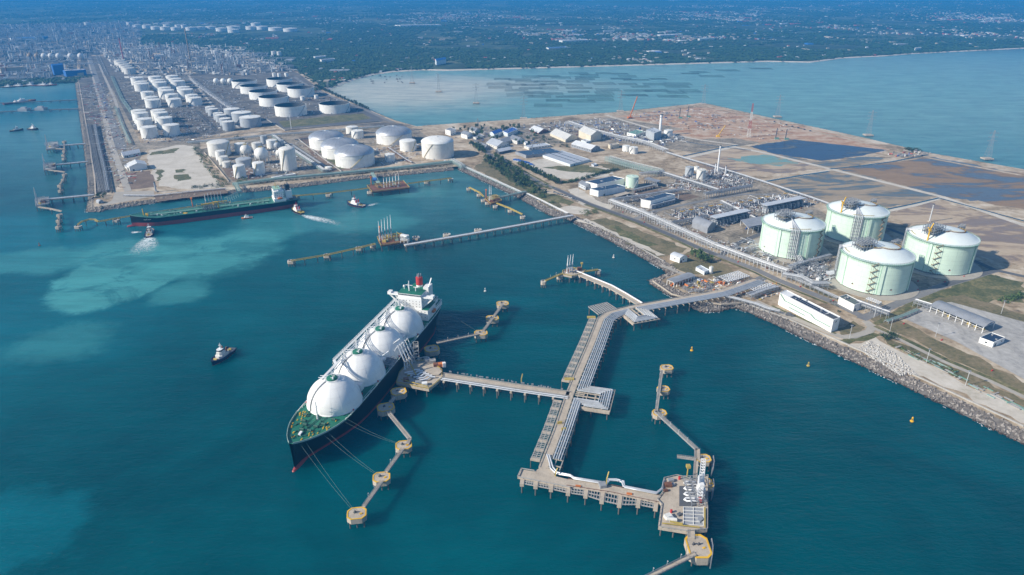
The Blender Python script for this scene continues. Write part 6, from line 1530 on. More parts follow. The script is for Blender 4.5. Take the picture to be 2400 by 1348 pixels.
wb('grey roofed annex along the electrical building', (1522,490), (1527,491.5), (1582,477), 9, 'roof_grey', 'roof_pale', 'flat')
wb('grey barrel-roofed compressor house by the main rack', (1621,533), (1657,548), (1676,538), 14, 'roof_grey', 'roof_grey', 'barrel', win=False)
wb('long white seafront building with stair lines and solar roof', (1823,714), (1947,780), (1963,772), 29, 'white', 'roof_white', 'flat', win=False, door=False)
wb('small white substation with dark roof at the crossroads', (1963,712), (1999,731), (2017,725), 16, 'white', 'solar', 'flat', win=False)
wb('white hut with pale blue roof on the headland', (1570,609), (1592,617), (1610,613), 12, 'white', 'roof_pale', 'barrel')
wb('small blue-roofed pump house on the headland', (1630,634), (1650,645), (1661,640), 7, 'cladding', 'roof_pale', 'flat', win=False)
wb('white building with dark roof in the concrete yard', (2293,803), (2325,815), (2352,803), 12, 'white', 'solar', 'flat')
wb('blue tanker-loading kiosk on the shore road', (1633,660), (1640,663), (1647,661), 5, 'cladding', 'tarp_blue', 'flat', win=False)
wb('long white roofed store beside the quay pipe rack', (636,418), (642,419.5), (694,411), 3, 'offwhite', 'roof_white', 'flat', win=False)
wb('white warehouse on the west quay strip', (300,394), (305,402), (346,396), 11, 'white', 'roof_white', 'gable', win=False)
wb('pale roofed office on the west quay strip', (285,365), (290,371), (330,363), 6, 'offwhite', 'roof_pale', 'gable')
wb('low white shed in front of the west warehouse', (292,392), (298,398), (312,392), 4, 'white', 'roof_white', 'flat', win=False)
wb('small bluish hut on the quay tip', (226,476), (232,478), (243,475), 5, 'tank_grey', 'tank_grey', 'barrel', win=False)
shed('grey roofed pump shed on the headland with orange pumps', (1563,668), (1579,675), (1626,659), 12, 'roof_grey', 'white', True, 'orange', 7)
shed('long truck filling shed with grey barrel roof', (2179,731), (2301,781), (2327,770), 15, 'roof_grey', 'pipe_white', True, 'yellow_rail', 8)
shed('long narrow pump shed behind the mint-green tank', (1483,452), (1486,453), (1537,441), 8, 'roof_grey', 'steel', False, 'rust', 8)
shed('open sided compressor shed beside the left gas tank', (1735,530), (1752,549), (1800,540), 14, 'roof_grey', 'pipe_white', False, 'tarp_blue', 4)
shed('pale flat canopy near the head of the main rack', (1438,462), (1446,466), (1475,458), 4, 'concrete', 'steel', False, 'steel', 4)
shed('pale flat canopy left of the process road', (1548,452), (1556,456), (1585,448), 4, 'concrete', 'steel', False, 'steel', 4)
shed('raised cable shed behind the control building', (1510,432), (1538,440), (1547,436), 12, 'roof_grey', 'steel', False, 'steel', 6)
# stair lines and solar arrays on the long seafront building
def strip_on(label_parent): pass
lb = [o for o in COL.objects if o.get('label', '').startswith('long white seafront')][0]
A, Bq, C = G(1823,714,LZ), G(1947,780,LZ), G(1963,772,LZ); t = (Bq-A).normalized(); nrm = Vector((t.y,-t.x,0)); nrm = nrm if nrm.dot((A+C)/2-A) < 0 else -nrm
L_ = (Bq-A).length; hh = hgt(1947,780,29)
def face(u, v): return A + t*(L_*u) + nrm*.5 + Vector((0,0,hh*v))
for seg in ([(.02,.98),(.12,.62),(.62,.62),(.70,.42),(.97,.42)], [(.22,.28),(.52,.28)]):
    b = B()
    for p, q in zip(seg, seg[1:]): b.beam(face(*p), face(*q), .9, .5); b.beam(face(*p)+Vector((0,0,1.2)), face(*q)+Vector((0,0,1.2)), .15)
    b.mk('outside_stair', 'rail_green', lb)
b = B()
for k in range(26):
    for j in (0,1): q = A + t*(L_*(.2+k*.024)) + (C-Bq)*(.28+.3*j); b.rbox((q.x,q.y,LZ+hh+.4), 2.0, 3.2, .2, ang(A,Bq))
b.mst('solar_panels', 'solar', lb)
b = B()
for k in range(12): q = A + t*(L_*(.84+k*.013)) + (C-Bq)*.45; b.rbox((q.x,q.y,LZ+hh+.4), .8, 8, .3, ang(A,Bq))
b.mst('louvres', 'dark_steel', lb)
m = Bq + (C-Bq)*.5; k_ = (C-Bq).normalized(); kn = Vector((k_.y,-k_.x,0)); kn = kn if kn.dot(t) > 0 else -kn; m = m + kn*.08 + Vector((0,0,hh*.72))
B().add([m-k_*1.8, m+k_*.2+Vector((0,0,2.4)), m+k_*.9+Vector((0,0,1.2)), m-k_*.3], [(0,1,2,3)]).mk('emblem', 'black', lb)
# white steel grid decks near the spine landing
def grid_deck(label, pts, z, nu, nv, mat='pipe_white'):
    q = GL(pts, LZ+z); R = thing('steel_grid_deck', label, 'steel frame', (*q[0].xy,LZ)); b = B()
    for k in range(nu+1): b.beam(vlerp(q[0],q[1],k/nu), vlerp(q[3],q[2],k/nu), .8, .4)
    for k in range(nv+1): b.beam(vlerp(q[0],q[3],k/nv), vlerp(q[1],q[2],k/nv), .8, .4)
    b.mk('grid', mat, R); pm = mesh_of(B().box(-.25,.25,-.25,.25,0,z), 'post', 'steel')
    for u in (0,.33,.66,1):
        for v in (0,1): p = vlerp(vlerp(q[0],q[1],u), vlerp(q[3],q[2],u), v); inst('post', pm, R, (p.x,p.y,LZ))
grid_deck('white steel grid canopy beside the spine landing', [(1685,648),(1730,635),(1757,647),(1707,660)], 5, 10, 6)
grid_deck('white steel grid canopy at the shore manifold', [(1757,675),(1802,664),(1818,670),(1775,684)], 6, 8, 3)
grid_deck('white steel frame over the pipe bridge at the crossroads', [(2030,700),(2060,712),(2066,708),(2038,697)], 10, 6, 2)
# --- process area: pump columns with yellow gantries, vaporiser rows
def pump_unit(label, px, py):
    c = G(px, py+14, LZ); R = thing('pump_unit', label, 'pump', c, 0, 'yellow-topped pump units')
    B().frame((c.x,c.y,LZ), 6, 6, 9, 1, 1, 3, .4, .3).mk('frame', 'steel', R)
    B().beam(c+Vector((-4,-1,10)), c+Vector((4,1,10)), 1.0, .9).beam(c+Vector((0,0,8.6)), c+Vector((0,0,10.2)), 1.2).mk('gantry_beam', 'yellow', R)
    B().cyl(c+Vector((0,0,0)), c+Vector((0,0,6.5)), 1.3, 10).mk('pump_barrel', 'dark_steel', R, True)
    for k in (-1,1): B().tube([c+Vector((k*2.4,-9,1.4)), c+Vector((k*2.4,-3,1.4)), c+Vector((k*1.2,0,4))], .5, 6).mk('pipe', 'pipe_white', R, True)
    for k in range(3): B().tube([c+Vector((-3+k*2.6,2,2+k)), c+Vector((-2+k*2.6,9,2+k))], .4, 6).mk('pipe', 'pipe', R, True)
for i, (x, y) in enumerate(((1598,495),(1619,491),(1642,487),(1665,482),(1686,479))): pump_unit('yellow-topped pump unit, %s from the left in the front row' % ORD[i], x, y)
for i, (x, y) in enumerate(((1737,473),(1758,469),(1779,464),(1797,460),(1840,452))): pump_unit('yellow-topped pump unit, %s from the left in the back row' % ORD[i], x, y)
def vaporiser(label, a, b_, hpx, depth=12, bays=10):
    A, Bq = G(*a,LZ), G(*b_,LZ); h = hpx*mpp(A)/math.cos(math.atan2(CAM_H, math.hypot(A.x,A.y))); t = (Bq-A).normalized(); n = Vector((-t.y,t.x,0)); n = n if n.dot(away(A)) > 0 else -n
    R = thing('vaporiser_row', label, 'steel structure', A); c = (A+Bq)/2 + n*depth/2; L = (Bq-A).length
    B().frame((c.x,c.y,LZ), L, depth, h*.94, bays, 2, 3, .45, ang(A,Bq)).mk('frame', 'steel', R)
    up = Vector((0,0,h)); o = n*depth
    rv = [A+up-n-t, Bq+up-n+t, Bq+up+o+n+t, A+up+o+n-t]; B().prism(rv, LZ+h, LZ+h+.5).mk('roof', 'roof_pale', R)
    for k in range(bays):
        p = A + t*(L*(k+.5)/bays) + n*depth*.5; B().rbox((p.x,p.y,LZ+.3), L/bays*.7, depth*.66, h*.62, ang(A,Bq)).mk('vaporiser_panel', 'dark_steel' if k % 2 else 'tank_grey', R)
        q = A + t*(L*(k+.3)/bays) - n*1.2; B().tube([q+Vector((0,0,1)), q+Vector((0,0,h*.5)), q+n*2+Vector((0,0,h*.62))], .45, 6).mk('pipe', 'pipe_white', R, True)
vaporiser('long roofed vaporiser row nearer the left gas tank', (1676,532), (1755,514), 20)
vaporiser('long roofed vaporiser row behind the gas tanks', (1795,502), (1885,483), 19)
def clutter(label, poly, n, seed, mats=('steel','pipe','pipe_white','dark_steel'), hmax=7, name='process_skid'):
    """one process plot: vessels, skids, small frames and pipes, each a part"""
    rnd = random.Random(seed); P = GL(poly, LZ); c0 = P[0]*0
    for p in P: c0 += p/len(P)
    R = thing(name, label, 'process plant', c0)
    xs = [p.x for p in P]; ys = [p.y for p in P]; k = 0; g = ang(P[0],P[1])
    while k < n:
        x, y = rnd.uniform(min(xs),max(xs)), rnd.uniform(min(ys),max(ys))
        if not inpoly(x, y, P): continue
        k += 1; m = rnd.choice(mats); q = rnd.random(); h = rnd.uniform(1.5,hmax)
        if q < .2: B().cyl((x,y,LZ), (x,y,LZ+h*1.3), rnd.uniform(.5,1.3), 8).mk('vessel', m, R, True)
        elif q < .32: a = g+rnd.choice((0,1.57)); B().cyl((x,y,LZ+1.8), (x+7*math.cos(a),y+7*math.sin(a),LZ+1.8), rnd.uniform(.8,1.4), 8).mk('drum', m, R, True)
        elif q < .55: B().rbox((x,y,LZ), rnd.uniform(2,6), rnd.uniform(1.5,4), rnd.uniform(1,h*.6+1), g).mk('skid', m, R)
        elif q < .75: B().frame((x,y,LZ), rnd.uniform(4,9), rnd.uniform(3,6), h+2, 2, 1, 2, .35, g).mk('frame', 'steel', R)
        else:
            a = g+rnd.choice((0,1.57)); L = rnd.uniform(8,26); z = rnd.uniform(.8,4); B().tube([(x,y,LZ+.2),(x,y,LZ+z),(x+L*math.cos(a),y+L*math.sin(a),LZ+z),(x+L*math.cos(a),y+L*math.sin(a),LZ+.2)], rnd.uniform(.2,.5), 6).mk('pipe', rnd.choice(('pipe','pipe_white','steel')), R, True)
    return R
clutter('crowded process plot of pipes below the flare stacks', [(1600,412),(1680,400),(1760,425),(1740,440),(1660,448),(1590,428)], 110, 21)
clutter('process plot between the pump rows', [(1570,500),(1690,478),(1740,492),(1660,512)], 70, 22)
clutter('process plot behind the back pump row', [(1720,478),(1800,462),(1880,462),(1800,490)], 60, 23)
clutter('process plot around the main rack head', [(1440,470),(1560,452),(1600,470),(1520,482)], 60, 24)
clutter('pipework between the left gas tank and the main rack', [(1700,575),(1760,560),(1800,595),(1840,622),(1780,608)], 50, 25, hmax=4)
clutter('pump pipework between the front and left gas tanks', [(1850,625),(1900,612),(1940,640),(1935,660),(1880,655)], 70, 26, hmax=6)
clutter('valve plot at the shore end of the spine', [(1590,672),(1640,660),(1700,650),(1720,660),(1650,685),(1610,690)], 60, 27, ('rust','orange','steel','yellow_rail','pipe_white'), 3.5)
clutter('works plot beside the silver column', [(1420,300),(1560,318),(1620,326),(1560,342),(1480,332)], 90, 28)
clutter('works plot by the bay with slim frames', [(1260,290),(1420,280),(1460,300),(1330,310)], 90, 29)
clutter('site huts and stacked material on the orange earth', [(1470,270),(1620,256),(1760,290),(1640,310)], 90, 30, ('wood','steel','tarp_blue','offwhite','concrete'), 4, 'construction_store')
clutter('pipework around the middle sphere tanks', [(520,375),(680,345),(760,392),(700,404),(560,424)], 130, 31, ('steel','pipe','offwhite','rust'), 5)
clutter('pipework between the dome tanks and the corner tank', [(850,350),(970,338),(1000,372),(880,392)], 60, 32, ('steel','pipe','rust'), 4)
clutter('pipework in the lower left tank block', [(310,290),(420,262),(560,300),(470,332),(330,335)], 120, 33, ('steel','dark_steel','pipe'), 4)
clutter('pipework in the upper left tank block', [(300,200),(470,190),(560,250),(420,260),(330,262)], 120, 34, ('steel','dark_steel','pipe'), 4)
clutter('pipework around the floating-roof tanks', [(520,200),(700,190),(850,262),(640,280),(560,250)], 90, 35, ('steel','dark_steel','pipe'), 4)
R = thing('pipe_store', 'low stacks of green beams laid out along the pale seafront lot', 'pipe store', G(2200,862,LZ)); rnd = random.Random(36)
for k in range(46):
    u = rnd.random(); p = vlerp(G(2100,812,LZ), G(2410,968,LZ), u) + Vector((rnd.uniform(-6,6), rnd.uniform(-6,6), rnd.uniform(.3,.9))); a = ang(G(2100,812,LZ), G(2410,968,LZ)) + rnd.choice((0,0,1.57)); L = rnd.uniform(5,16) if a < 0 else rnd.uniform(4,9)
    B().beam(p, p+Vector((L*math.cos(a), L*math.sin(a), 0)), rnd.uniform(.5,2.2), .5).mk('stored_beam', rnd.choice(('rail_green','pipe_green','concrete_grey','concrete_grey')), R)
clutter('yard vehicles and stores on the west quay strip', [(205,205),(245,195),(270,280),(220,285)], 100, 37, ('roof_red','roof_grey','far_white','rust','tarp_blue'), 5, 'quay_store')
clutter('parked plant and stores by the pond corner', [(2075,362),(2150,352),(2190,362),(2120,372)], 40, 38, ('far_white','tarp_blue','dark_steel','roof_red'), 5, 'site_store')
# small pipework too fine to pick apart, filling the plots
def dense(label, poly, n, seed, smax, hmax, mats, base=LZ, name='small_pipework'):
    rnd = random.Random(seed); P = GL(poly, base); xs = [p.x for p in P]; ys = [p.y for p in P]; bs = [B() for _ in mats]; k = 0; g = ang(P[0],P[1])
    while k < n:
        x, y = rnd.uniform(min(xs),max(xs)), rnd.uniform(min(ys),max(ys))
        if not inpoly(x,y,P): continue
        k += 1; b = rnd.choice(bs); q = rnd.random(); a = g+rnd.choice((0,1.571)); L = rnd.uniform(.4,1)*smax
        if q < .5: z = rnd.uniform(.4,.45*hmax+.5); b.beam((x,y,base+z), (x+L*3*math.cos(a),y+L*3*math.sin(a),base+z), .09*smax, .09*smax)
        elif q < .8: b.rbox((x,y,base), L*.8, L*rnd.uniform(.3,.7), rnd.uniform(.2,1)*hmax*.5, g)
        else: b.cyl((x,y,base), (x,y,base+hmax*rnd.uniform(.4,1)), .11*smax, 6)
    for b, m in zip(bs, mats):
        if b.v: o = b.mk(name, m); o['kind'] = 'stuff'; o['label'] = label
PW = ('steel','pipe','pipe_white','dark_steel','rust')
dense('small pipework of the process area', [(1560,440),(1600,410),(1690,398),(1770,428),(1740,445),(1650,455)], 700, 1, 5, 5, PW)
dense('small pipework between the pump rows', [(1560,505),(1700,475),(1900,460),(1920,480),(1800,508),(1660,545),(1600,520)], 850, 2, 5, 6, PW)
dense('small pipework along the main rack', [(1440,485),(1470,470),(1640,545),(1800,605),(1850,640),(1820,640),(1640,572)], 560, 3, 4, 3, PW)
dense('small pipework at the shore landing', [(1590,676),(1650,655),(1720,650),(1820,665),(1830,690),(1780,705),(1680,695)], 260, 4, 4, 3, PW+('orange','yellow_rail'))
dense('small pipework between the gas tanks', [(1850,640),(1890,610),(1945,600),(1950,665),(1900,670)], 260, 5, 4.5, 5, PW)
dense('small gear of the far works', [(1240,300),(1420,280),(1600,320),(1560,345),(1400,325)], 420, 6, 7, 7, PW+('offwhite','tarp_blue'))
dense('small pipework of the middle tank farm', [(490,350),(640,325),(760,390),(700,406),(550,426)], 420, 7, 6, 4, PW)
dense('small pipework of the dome tank farm', [(680,330),(960,305),(1060,380),(800,402)], 320, 8, 6, 3, PW)
dense('small pipework of the lower left tanks', [(305,268),(470,256),(600,290),(470,332),(330,338)], 520, 9, 7, 4, PW)
dense('small pipework of the upper left tanks', [(275,185),(480,180),(640,280),(470,256),(300,262)], 620, 10, 8, 5, PW)
dense('small pipework of the floating-roof farm', [(490,190),(700,185),(860,262),(640,285)], 320, 11, 8, 4, PW)
dense('loose material on the earthworks', [(1450,272),(1640,252),(1880,300),(1780,330),(1600,305)], 420, 12, 5, 3, ('brown_earth','concrete','steel','offwhite','wood'))
dense('loose gear on the west quay strip', [(186,205),(245,190),(300,330),(345,400),(300,440),(262,440)], 520, 13, 7, 4, PW+('roof_red','offwhite'))
dense('loose gear round the offices', [(1045,310),(1230,292),(1260,340),(1150,356),(1080,330)], 220, 14, 6, 4, ('offwhite','roof_grey','steel','tarp_blue','concrete'))
# --- stacks and towers
def stack(label, px, py, hpx, r0, r1, mat='pipe_white', bands=None, name='flare_stack', cat='stack'):
    c = G(px, py, LZ); h = hgt(px, py, hpx); R = thing(name, label, cat, c)
    B().cyl(c, c+Vector((0,0,h)), r0, 12, r1).mk('stack', mat, R, True)
    B().rbox((c.x,c.y,LZ), r0*4, r0*4, 1.5).mk('base', 'concrete', R); B().lathe([(r1*1.5,h*.9),(r1*1.5,h*.9+.4),(r1,h*.9+.4)], 12, c).mk('platform', 'steel', R); B().cyl(c+Vector((0,0,h)), c+Vector((0,0,h+1.5)), r1*1.2, 10).mk('tip', 'dark_steel', R)
    for k in range(bands or 0): z = h*(.55+.45*k/bands); B().lathe([(r0+(r1-r0)*(z/h)+.06,z),(r0+(r1-r0)*((z+h*.05)/h)+.06,z+h*.05)], 12, c).mk('band', 'red', R, True)
    return R
stack('tall white flare stack at the edge of the ponds', 1681, 404, 60, 1.7, 1.4); stack('short white stack left of the flare stack', 1675, 408, 24, 1.1, .9); stack('short white stack right of the flare stack', 1699, 411, 21, 1.1, .9)
stack('tall silver distillation column in the works', 1546, 318, 47, 3.2, 3.0, 'pipe_white', None, 'distillation_column', 'column'); stack('thin grey column behind the right gas tank', 2178, 520, 40, 1.0, .9, 'pipe'); stack('slim white mast beside the grass and floating-roof tanks', 683, 303, 34, .8, .5, 'white', None, 'mast', 'mast')
stack('brown refinery chimney at the left', 447, 145, 72, 3.6, 2.6, 'wood', None, 'chimney', 'chimney'); stack('red and white banded refinery chimney', 290, 141, 48, 2.8, 2.2, 'roof_red', 4, 'chimney', 'chimney'); stack('slim silver column on the tanker quay', 366, 450, 22, 1.5, 1.4, 'tank_grey', None, 'column', 'column')
def lattice_tower(name, label, cat, c, h, w0, w1, mat, n=9, arms=0, grp=None, t=.35, plat=None, armw=11, mats2=None):
    R = thing(name, label, cat, c, 0, grp); b = B()
    def cor(z): w_ = w0+(w1-w0)*min(1, z/h)**.75; return [Vector((c.x+sx*w_/2, c.y+sy*w_/2, c.z+z)) for sx, sy in ((-1,-1),(1,-1),(1,1),(-1,1))]
    lv = [cor(h*k/n) for k in range(n+1)]
    for lo, hi in zip(lv, lv[1:]):
        for i in range(4): b.beam(lo[i], hi[i], t); b.beam(lo[i], hi[(i+1) % 4], t*.6); b.beam(hi[i], hi[(i+1) % 4], t*.6)
        if mats2: b.mk('lattice_bay', mats2[len(R.children)//3 % 2], R); b = B()
    if b.v: b.mk('lattice', mat, R)
    for k in range(arms):
        z = c.z + h*(.62+.14*k); B().beam(Vector((c.x-armw,c.y,z)), Vector((c.x+armw,c.y,z)), .4, .35).beam(Vector((c.x-armw,c.y,z)), Vector((c.x,c.y,z+3)), .3).beam(Vector((c.x+armw,c.y,z)), Vector((c.x,c.y,z+3)), .3).mk('cross_arm', mat, R)
    return R
lattice_tower('radio_mast', 'red and white lattice mast beside the earthworks', 'mast', G(1754,322,LZ), hgt(1754,322,76), 7, 2, 'roof_red', 12, 0, None, .45, mats2=('offwhite','roof_red'))
R = thing('crawler_crane', 'red crawler crane with raised boom on the earthworks', 'crane', G(1476,278,LZ)); c = G(1476,278,LZ)
B().rbox((c.x,c.y,LZ), 12, 9, 5, .3).mk('cab', 'orange', R); B().rbox((c.x,c.y-4,LZ), 14, 3, 1.8, .3).mk('track', 'dark_steel', R); B().rbox((c.x,c.y+4,LZ), 14, 3, 1.8, .3).mk('track', 'dark_steel', R); B().beam(c+Vector((0,0,4)), c+Vector((18,8,58)), 2.0).mk('boom', 'orange', R)
for i, (x, y, h_) in enumerate(((1592,278,24),(1611,275,26),(1817,327,26),(1840,328,25))):
    c = G(x,y,LZ); R = thing('piling_rig', 'dark piling rig, %s' % ['left of a pair on the orange earth','right of a pair on the orange earth','left of a pair by the lined pond','right of a pair by the lined pond'][i], 'piling rig', c, 0, 'piling rigs'); h = hgt(x,y,h_)
    B().beam(c, c+Vector((1,0,h)), 1.6).mk('leader', 'dark_steel', R); B().rbox((c.x+4,c.y+2,LZ), 9, 6, 4).mk('cab', 'rail_green', R)
R = thing('crawler_crane', 'yellow excavator crane in the lower earthworks pit', 'crane', G(1683,321,LZ)); c = G(1683,321,LZ); B().rbox((c.x,c.y,LZ), 8, 6, 4).mk('cab', 'yellow', R); B().beam(c+Vector((0,0,3)), c+Vector((16,6,26)), 1.4).mk('boom', 'yellow', R)
# lamp masts in the yards
for i, (x, y) in enumerate(((2192,790),(2346,736),(2170,852),(2262,905),(2085,778),(2048,745),(1990,795),(1252,292),(1418,455),(1355,455))):
    c = G(x,y,LZ); R = thing('lamp_mast', ['lamp mast in the middle of the concrete yard','lamp mast at the far side of the concrete yard','lamp mast on the dry grass below the concrete yard','lamp mast lowest on the dry grass strip','lamp mast beside the path junction','lamp mast on the grass corner at the crossroads','lamp mast on the seafront path bend','lamp mast by the bay-side road','lamp mast beside the white control building','lamp mast on the sandy verge of the shore road'][i], 'lamp', c, 0, 'yard lamp masts'); B().cyl(c, c+Vector((0,0,16)), .25, 6).mk('pole', 'pipe', R); B().rbox((c.x,c.y,LZ+16), 2.4, 1.2, .6).mk('lamp_head', 'steel', R)
# red hydrant cabinets
for i, (x, y) in enumerate(((2118,760),(2207,798),(2122,744),(2168,604),(2259,649),(2214,662),(2151,660),(2151,680),(1876,673),(1953,706),(1671,572),(1602,548),(1510,522),(1460,498),(1612,602),(1730,615),(2325,870))):
    c = G(x,y,LZ); single(B().rbox(c, 2.0, .9, 1.2, .3).rbox((c.x+.4,c.y,LZ+1.2), .7, .7, .5), 'hydrant_cabinet', 'red', 'low red hydrant cabinet beside the works roads', 'hydrant', 'red hydrant cabinets', c)
# --- vehicles
def car(label, px, py, rz, bodym, L=4.6, name='parked_car', cat='car', grp=None, H=1.5):
    c = G(px,py,LZ+.5); R = thing(name, label, cat, (0,0,0), 0, grp)
    B().box(-L/2,L/2,-.95,.95,.35,.35+H*.5).mk('body', bodym, R); B().prism([(-L*.36,-.85),(L*.2,-.85),(L*.2,.85),(-L*.36,.85)], .35+H*.5, .35+H).mk('cabin', 'glass' if cat == 'car' else bodym, R)
    for x in (-L*.3,L*.3):
        for y in (-.95,.95): B().cyl((x,y-.12,.36), (x,y+.12,.36), .36, 10).mk('wheel', 'rubber', R)
    R.location = c; R.rotation_euler = (0,0,rz); R.scale = (1.25,)*3; return R
car('white and blue van on the landing at the spine', 1733, 667, .3, 'white', 6.5, 'parked_van', 'van', None, 2.4); car('small dark boom truck on the seafront path', 1850, 740, -.5, 'dark_steel', 7, 'truck', 'truck', None, 2.6)
for i in range(7): car('small car parked on the bay-side road, %s from the left' % ORD[i], 1815+i*14, 286+i*3.6, .3, random.choice(('white','steel','dark_steel','tarp_blue')), 5, 'parked_car', 'car', 'cars parked along the bay road')
for i in range(6): car('vehicle parked on the shore road by the gatehouse, %s from the left' % ORD[i], 1300+i*9, 452+i*3.2, -.45, random.choice(('white','offwhite','steel')), 5, 'parked_car', 'car', 'cars parked along the shore road')
for i, (x, y) in enumerate(((1215,378),(1221,380),(1229,382),(1236,384),(1244,388),(1208,377))):
    c = G(x,y,LZ); R = thing('tarpaulin_tent', 'blue tarpaulin tent beside the sandy lot, %s from the left' % ORD[(1,2,3,4,5,0)[i]], 'tent', c, 0, 'blue tents'); B().prism([(c.x-5,c.y-4),(c.x+5,c.y-4),(c.x+5,c.y+4),(c.x-5,c.y+4)], LZ, LZ+2.4).mk('side', 'cladding', R); B().add([(c.x-5.5,c.y-4.5,LZ+2.5),(c.x+5.5,c.y-4.5,LZ+2.5),(c.x+5.5,c.y+4.5,LZ+2.5),(c.x-5.5,c.y+4.5,LZ+2.5),(c.x,c.y,LZ+5)], [(0,1,4),(1,2,4),(2,3,4),(3,0,4)]).mk('canopy', 'tarp_blue', R)
# fences and walls that show as lines
def wall_line(label, pts, h, t, mat, name='perimeter_wall', cat='wall'):
    P = GL(pts, LZ+h); single(B().strip(P, t, LZ+h, h), name, mat, label, cat, None, (P[0].x,P[0].y,LZ))
wall_line('concrete bund wall round the dome tank cluster', [(700,325),(760,372),(800,400)], 2.5, 1.0, 'concrete_grey'); wall_line('bund wall behind the dome tank cluster', [(690,326),(840,312),(990,302)], 2.5, 1.0, 'concrete_grey'); wall_line('bund wall left of the middle tank farm', [(478,356),(510,392),(536,424)], 2.2, 1.0, 'concrete'); wall_line('bund wall round the front floating-roof tank', [(620,276),(668,305),(890,283)], 2.0, 1.0, 'concrete_grey')
wall_line('low sea wall along the seafront path', [(1760,714),(1850,747),(1960,794),(2100,857),(2400,997)], 1.4, 1.2, 'concrete_grey', 'sea_wall'); wall_line('low sea wall beside the scrub shore', [(1352,512),(1420,538),(1500,580),(1556,611)], 1.2, 1.0, 'concrete_grey', 'sea_wall'); wall_line('sea wall round the headland', [(1530,657),(1575,688),(1625,702),(1690,712),(1745,708)], 1.6, 1.2, 'concrete', 'sea_wall')
from mathutils import noise as mn
def mn_(q): return mn.noise(Vector((q.x*.03,q.y*.03,1)))
# ------------------------------------------------------------------ smaller jetties
def head(name, label, poly, mat, z=DZ, rails='yellow_rail', skids=8, seed=1, tower=True):
    P = GL(poly, z); c = sum(P, Vector((0,0,0)))/len(P); R = thing(name, label, 'platform', (c.x,c.y,0)); rnd = random.Random(seed)
    B().prism(P, z-2, z).mk('deck', mat, R); b = B(); rail(b, P+[P[0]], 1.4, .4, 4); b.mst('rail', rails, R)
    for k in range(skids):
        u, v = rnd.uniform(.15,.85), rnd.uniform(.2,.8); q = vlerp(vlerp(P[0],P[1],u), vlerp(P[-1],P[-2],u), v); s = rnd.uniform(2.5,6); B().rbox((q.x,q.y,z), s, s*.6, s*.55, rnd.uniform(-.2,.2)).mk('equipment_skid', rnd.choice(('rust','steel','dark_steel','pipe_green','yellow_rail')), R)
    b = B(); c2 = c+Vector((0,0,0)); g = ang(P[0],P[1]); L = (P[1]-P[0]).length; b.frame((c.x,c.y,z), L*.62, (P[-1]-P[0]).length*.4, 6, 5, 1, 2, .35, g); b.mk('pipe_frame', rails, R)
    if tower: q = vlerp(P[0],P[1],.12); B().cyl(q, q+Vector((0,0,14)), .8, 6).rbox((q.x,q.y,z+14), 3, 3, 2).mk('monitor_tower', 'orange', R)
    piles(R, [vlerp(vlerp(P[0],P[1],u), vlerp(P[-1],P[-2],u), v) for u in (.03,.27,.5,.73,.97) for v in (.05,.95)], z-1.5); return c
def trestle(label, pts, w, z=DZ, mat='concrete', step=13, pipes=3, name='jetty_trestle', pm='pipe_white'):
    P = GL(pts, z); R = thing(name, label, 'jetty', (*P[0].xy,0)); B().strip(P, w, z, 1.0).mk('deck', mat, R)
    for i in range(pipes): pipe_run(R, [p+Vector((0,0,.8)) for p in offset(P, -w/2+.8+i*1.3)], .45, pm, n=6)
    b = B()
    for s in (-1,1): rail(b, offset(P, s*w/2), 1.1, .25, 5, False)
    b.mst('guard_rail', 'steel', R)
    st = resample(P, step); T = tangents(st)
    for p, t in list(zip(st,T))[1:]: nl = Vector((-t.y,t.x,0)); B().beam(p+nl*(w/2)-Vector((0,0,1.4)), p-nl*(w/2)-Vector((0,0,1.4)), 1.6, 1.2).mk('pile_cap', 'concrete_grey', R); piles(R, [p+nl*(w/2-.6), p-nl*(w/2-.6)], z-1.8)
    return R
def ywalk(label, pts, z=9.0, mat='yellow_rail', legs=4):
    P = GL(pts, z); R = thing('footbridge', label, 'footbridge', (*P[0].xy,0), 0, 'yellow footbridges'); B().strip(P, 2.0, z, .5).mk('deck', mat, R); b = B()
    for s in (-1,1): rail(b, offset(P, s), 1.3, .35, 4)
    b.mst('handrail', mat, R); st = resample(P, (P[-1]-P[0]).length/(legs+1))
    for p in st[1:-1] if len(st) > 2 else []: inst('pile', PILE, R, (p.x,p.y,z-.3)); B().rbox((p.x,p.y,z-1.6), 3, 2.2, 1).mk('pier_cap', 'concrete', R)
def pale(label, x, y, w=9, d=8, z=7.5): return dolphin(label, x, y, w, d, 0, z, 3.4, 'offwhite', 2 if w > 8 else 1, 'pale mooring dolphins', False)
# the long middle jetty
trestle('long pipe trestle crossing the basin from the sea wall to the middle jetty head', [(1342,505),(1240,524),(1100,549),(948,575)], 7, DZ, 'concrete', 14, 4)
head('jetty_platform', 'brown middle jetty head with five upright arms', [(884,556),(940,548),(955,566),(893,576)], 'rust', DZ, seed=3)
for k in range(5): loading_arm('loading_arm', 'pale upright loading arm on the middle jetty head, %s from the left' % ORD[k], G(890+k*7,565-k*1.4,DZ), DZ, 30+k*1.5, (.02,.03), 'pipe_white', 0, 'arms of the middle jetty')
R = thing('pipe_gantry', 'white pipe gantry between the middle jetty head and its trestle', 'gantry', (*G(950,572,0).xy,DZ)); c = G(949,568,DZ); B().frame((c.x,c.y,DZ), 10, 8, 10, 2, 2, 2, .6, -.2).mk('frame', 'white', R); B().rbox((c.x,c.y,DZ+10), 12, 5, 1.2, -.6).mk('roof', 'white', R)
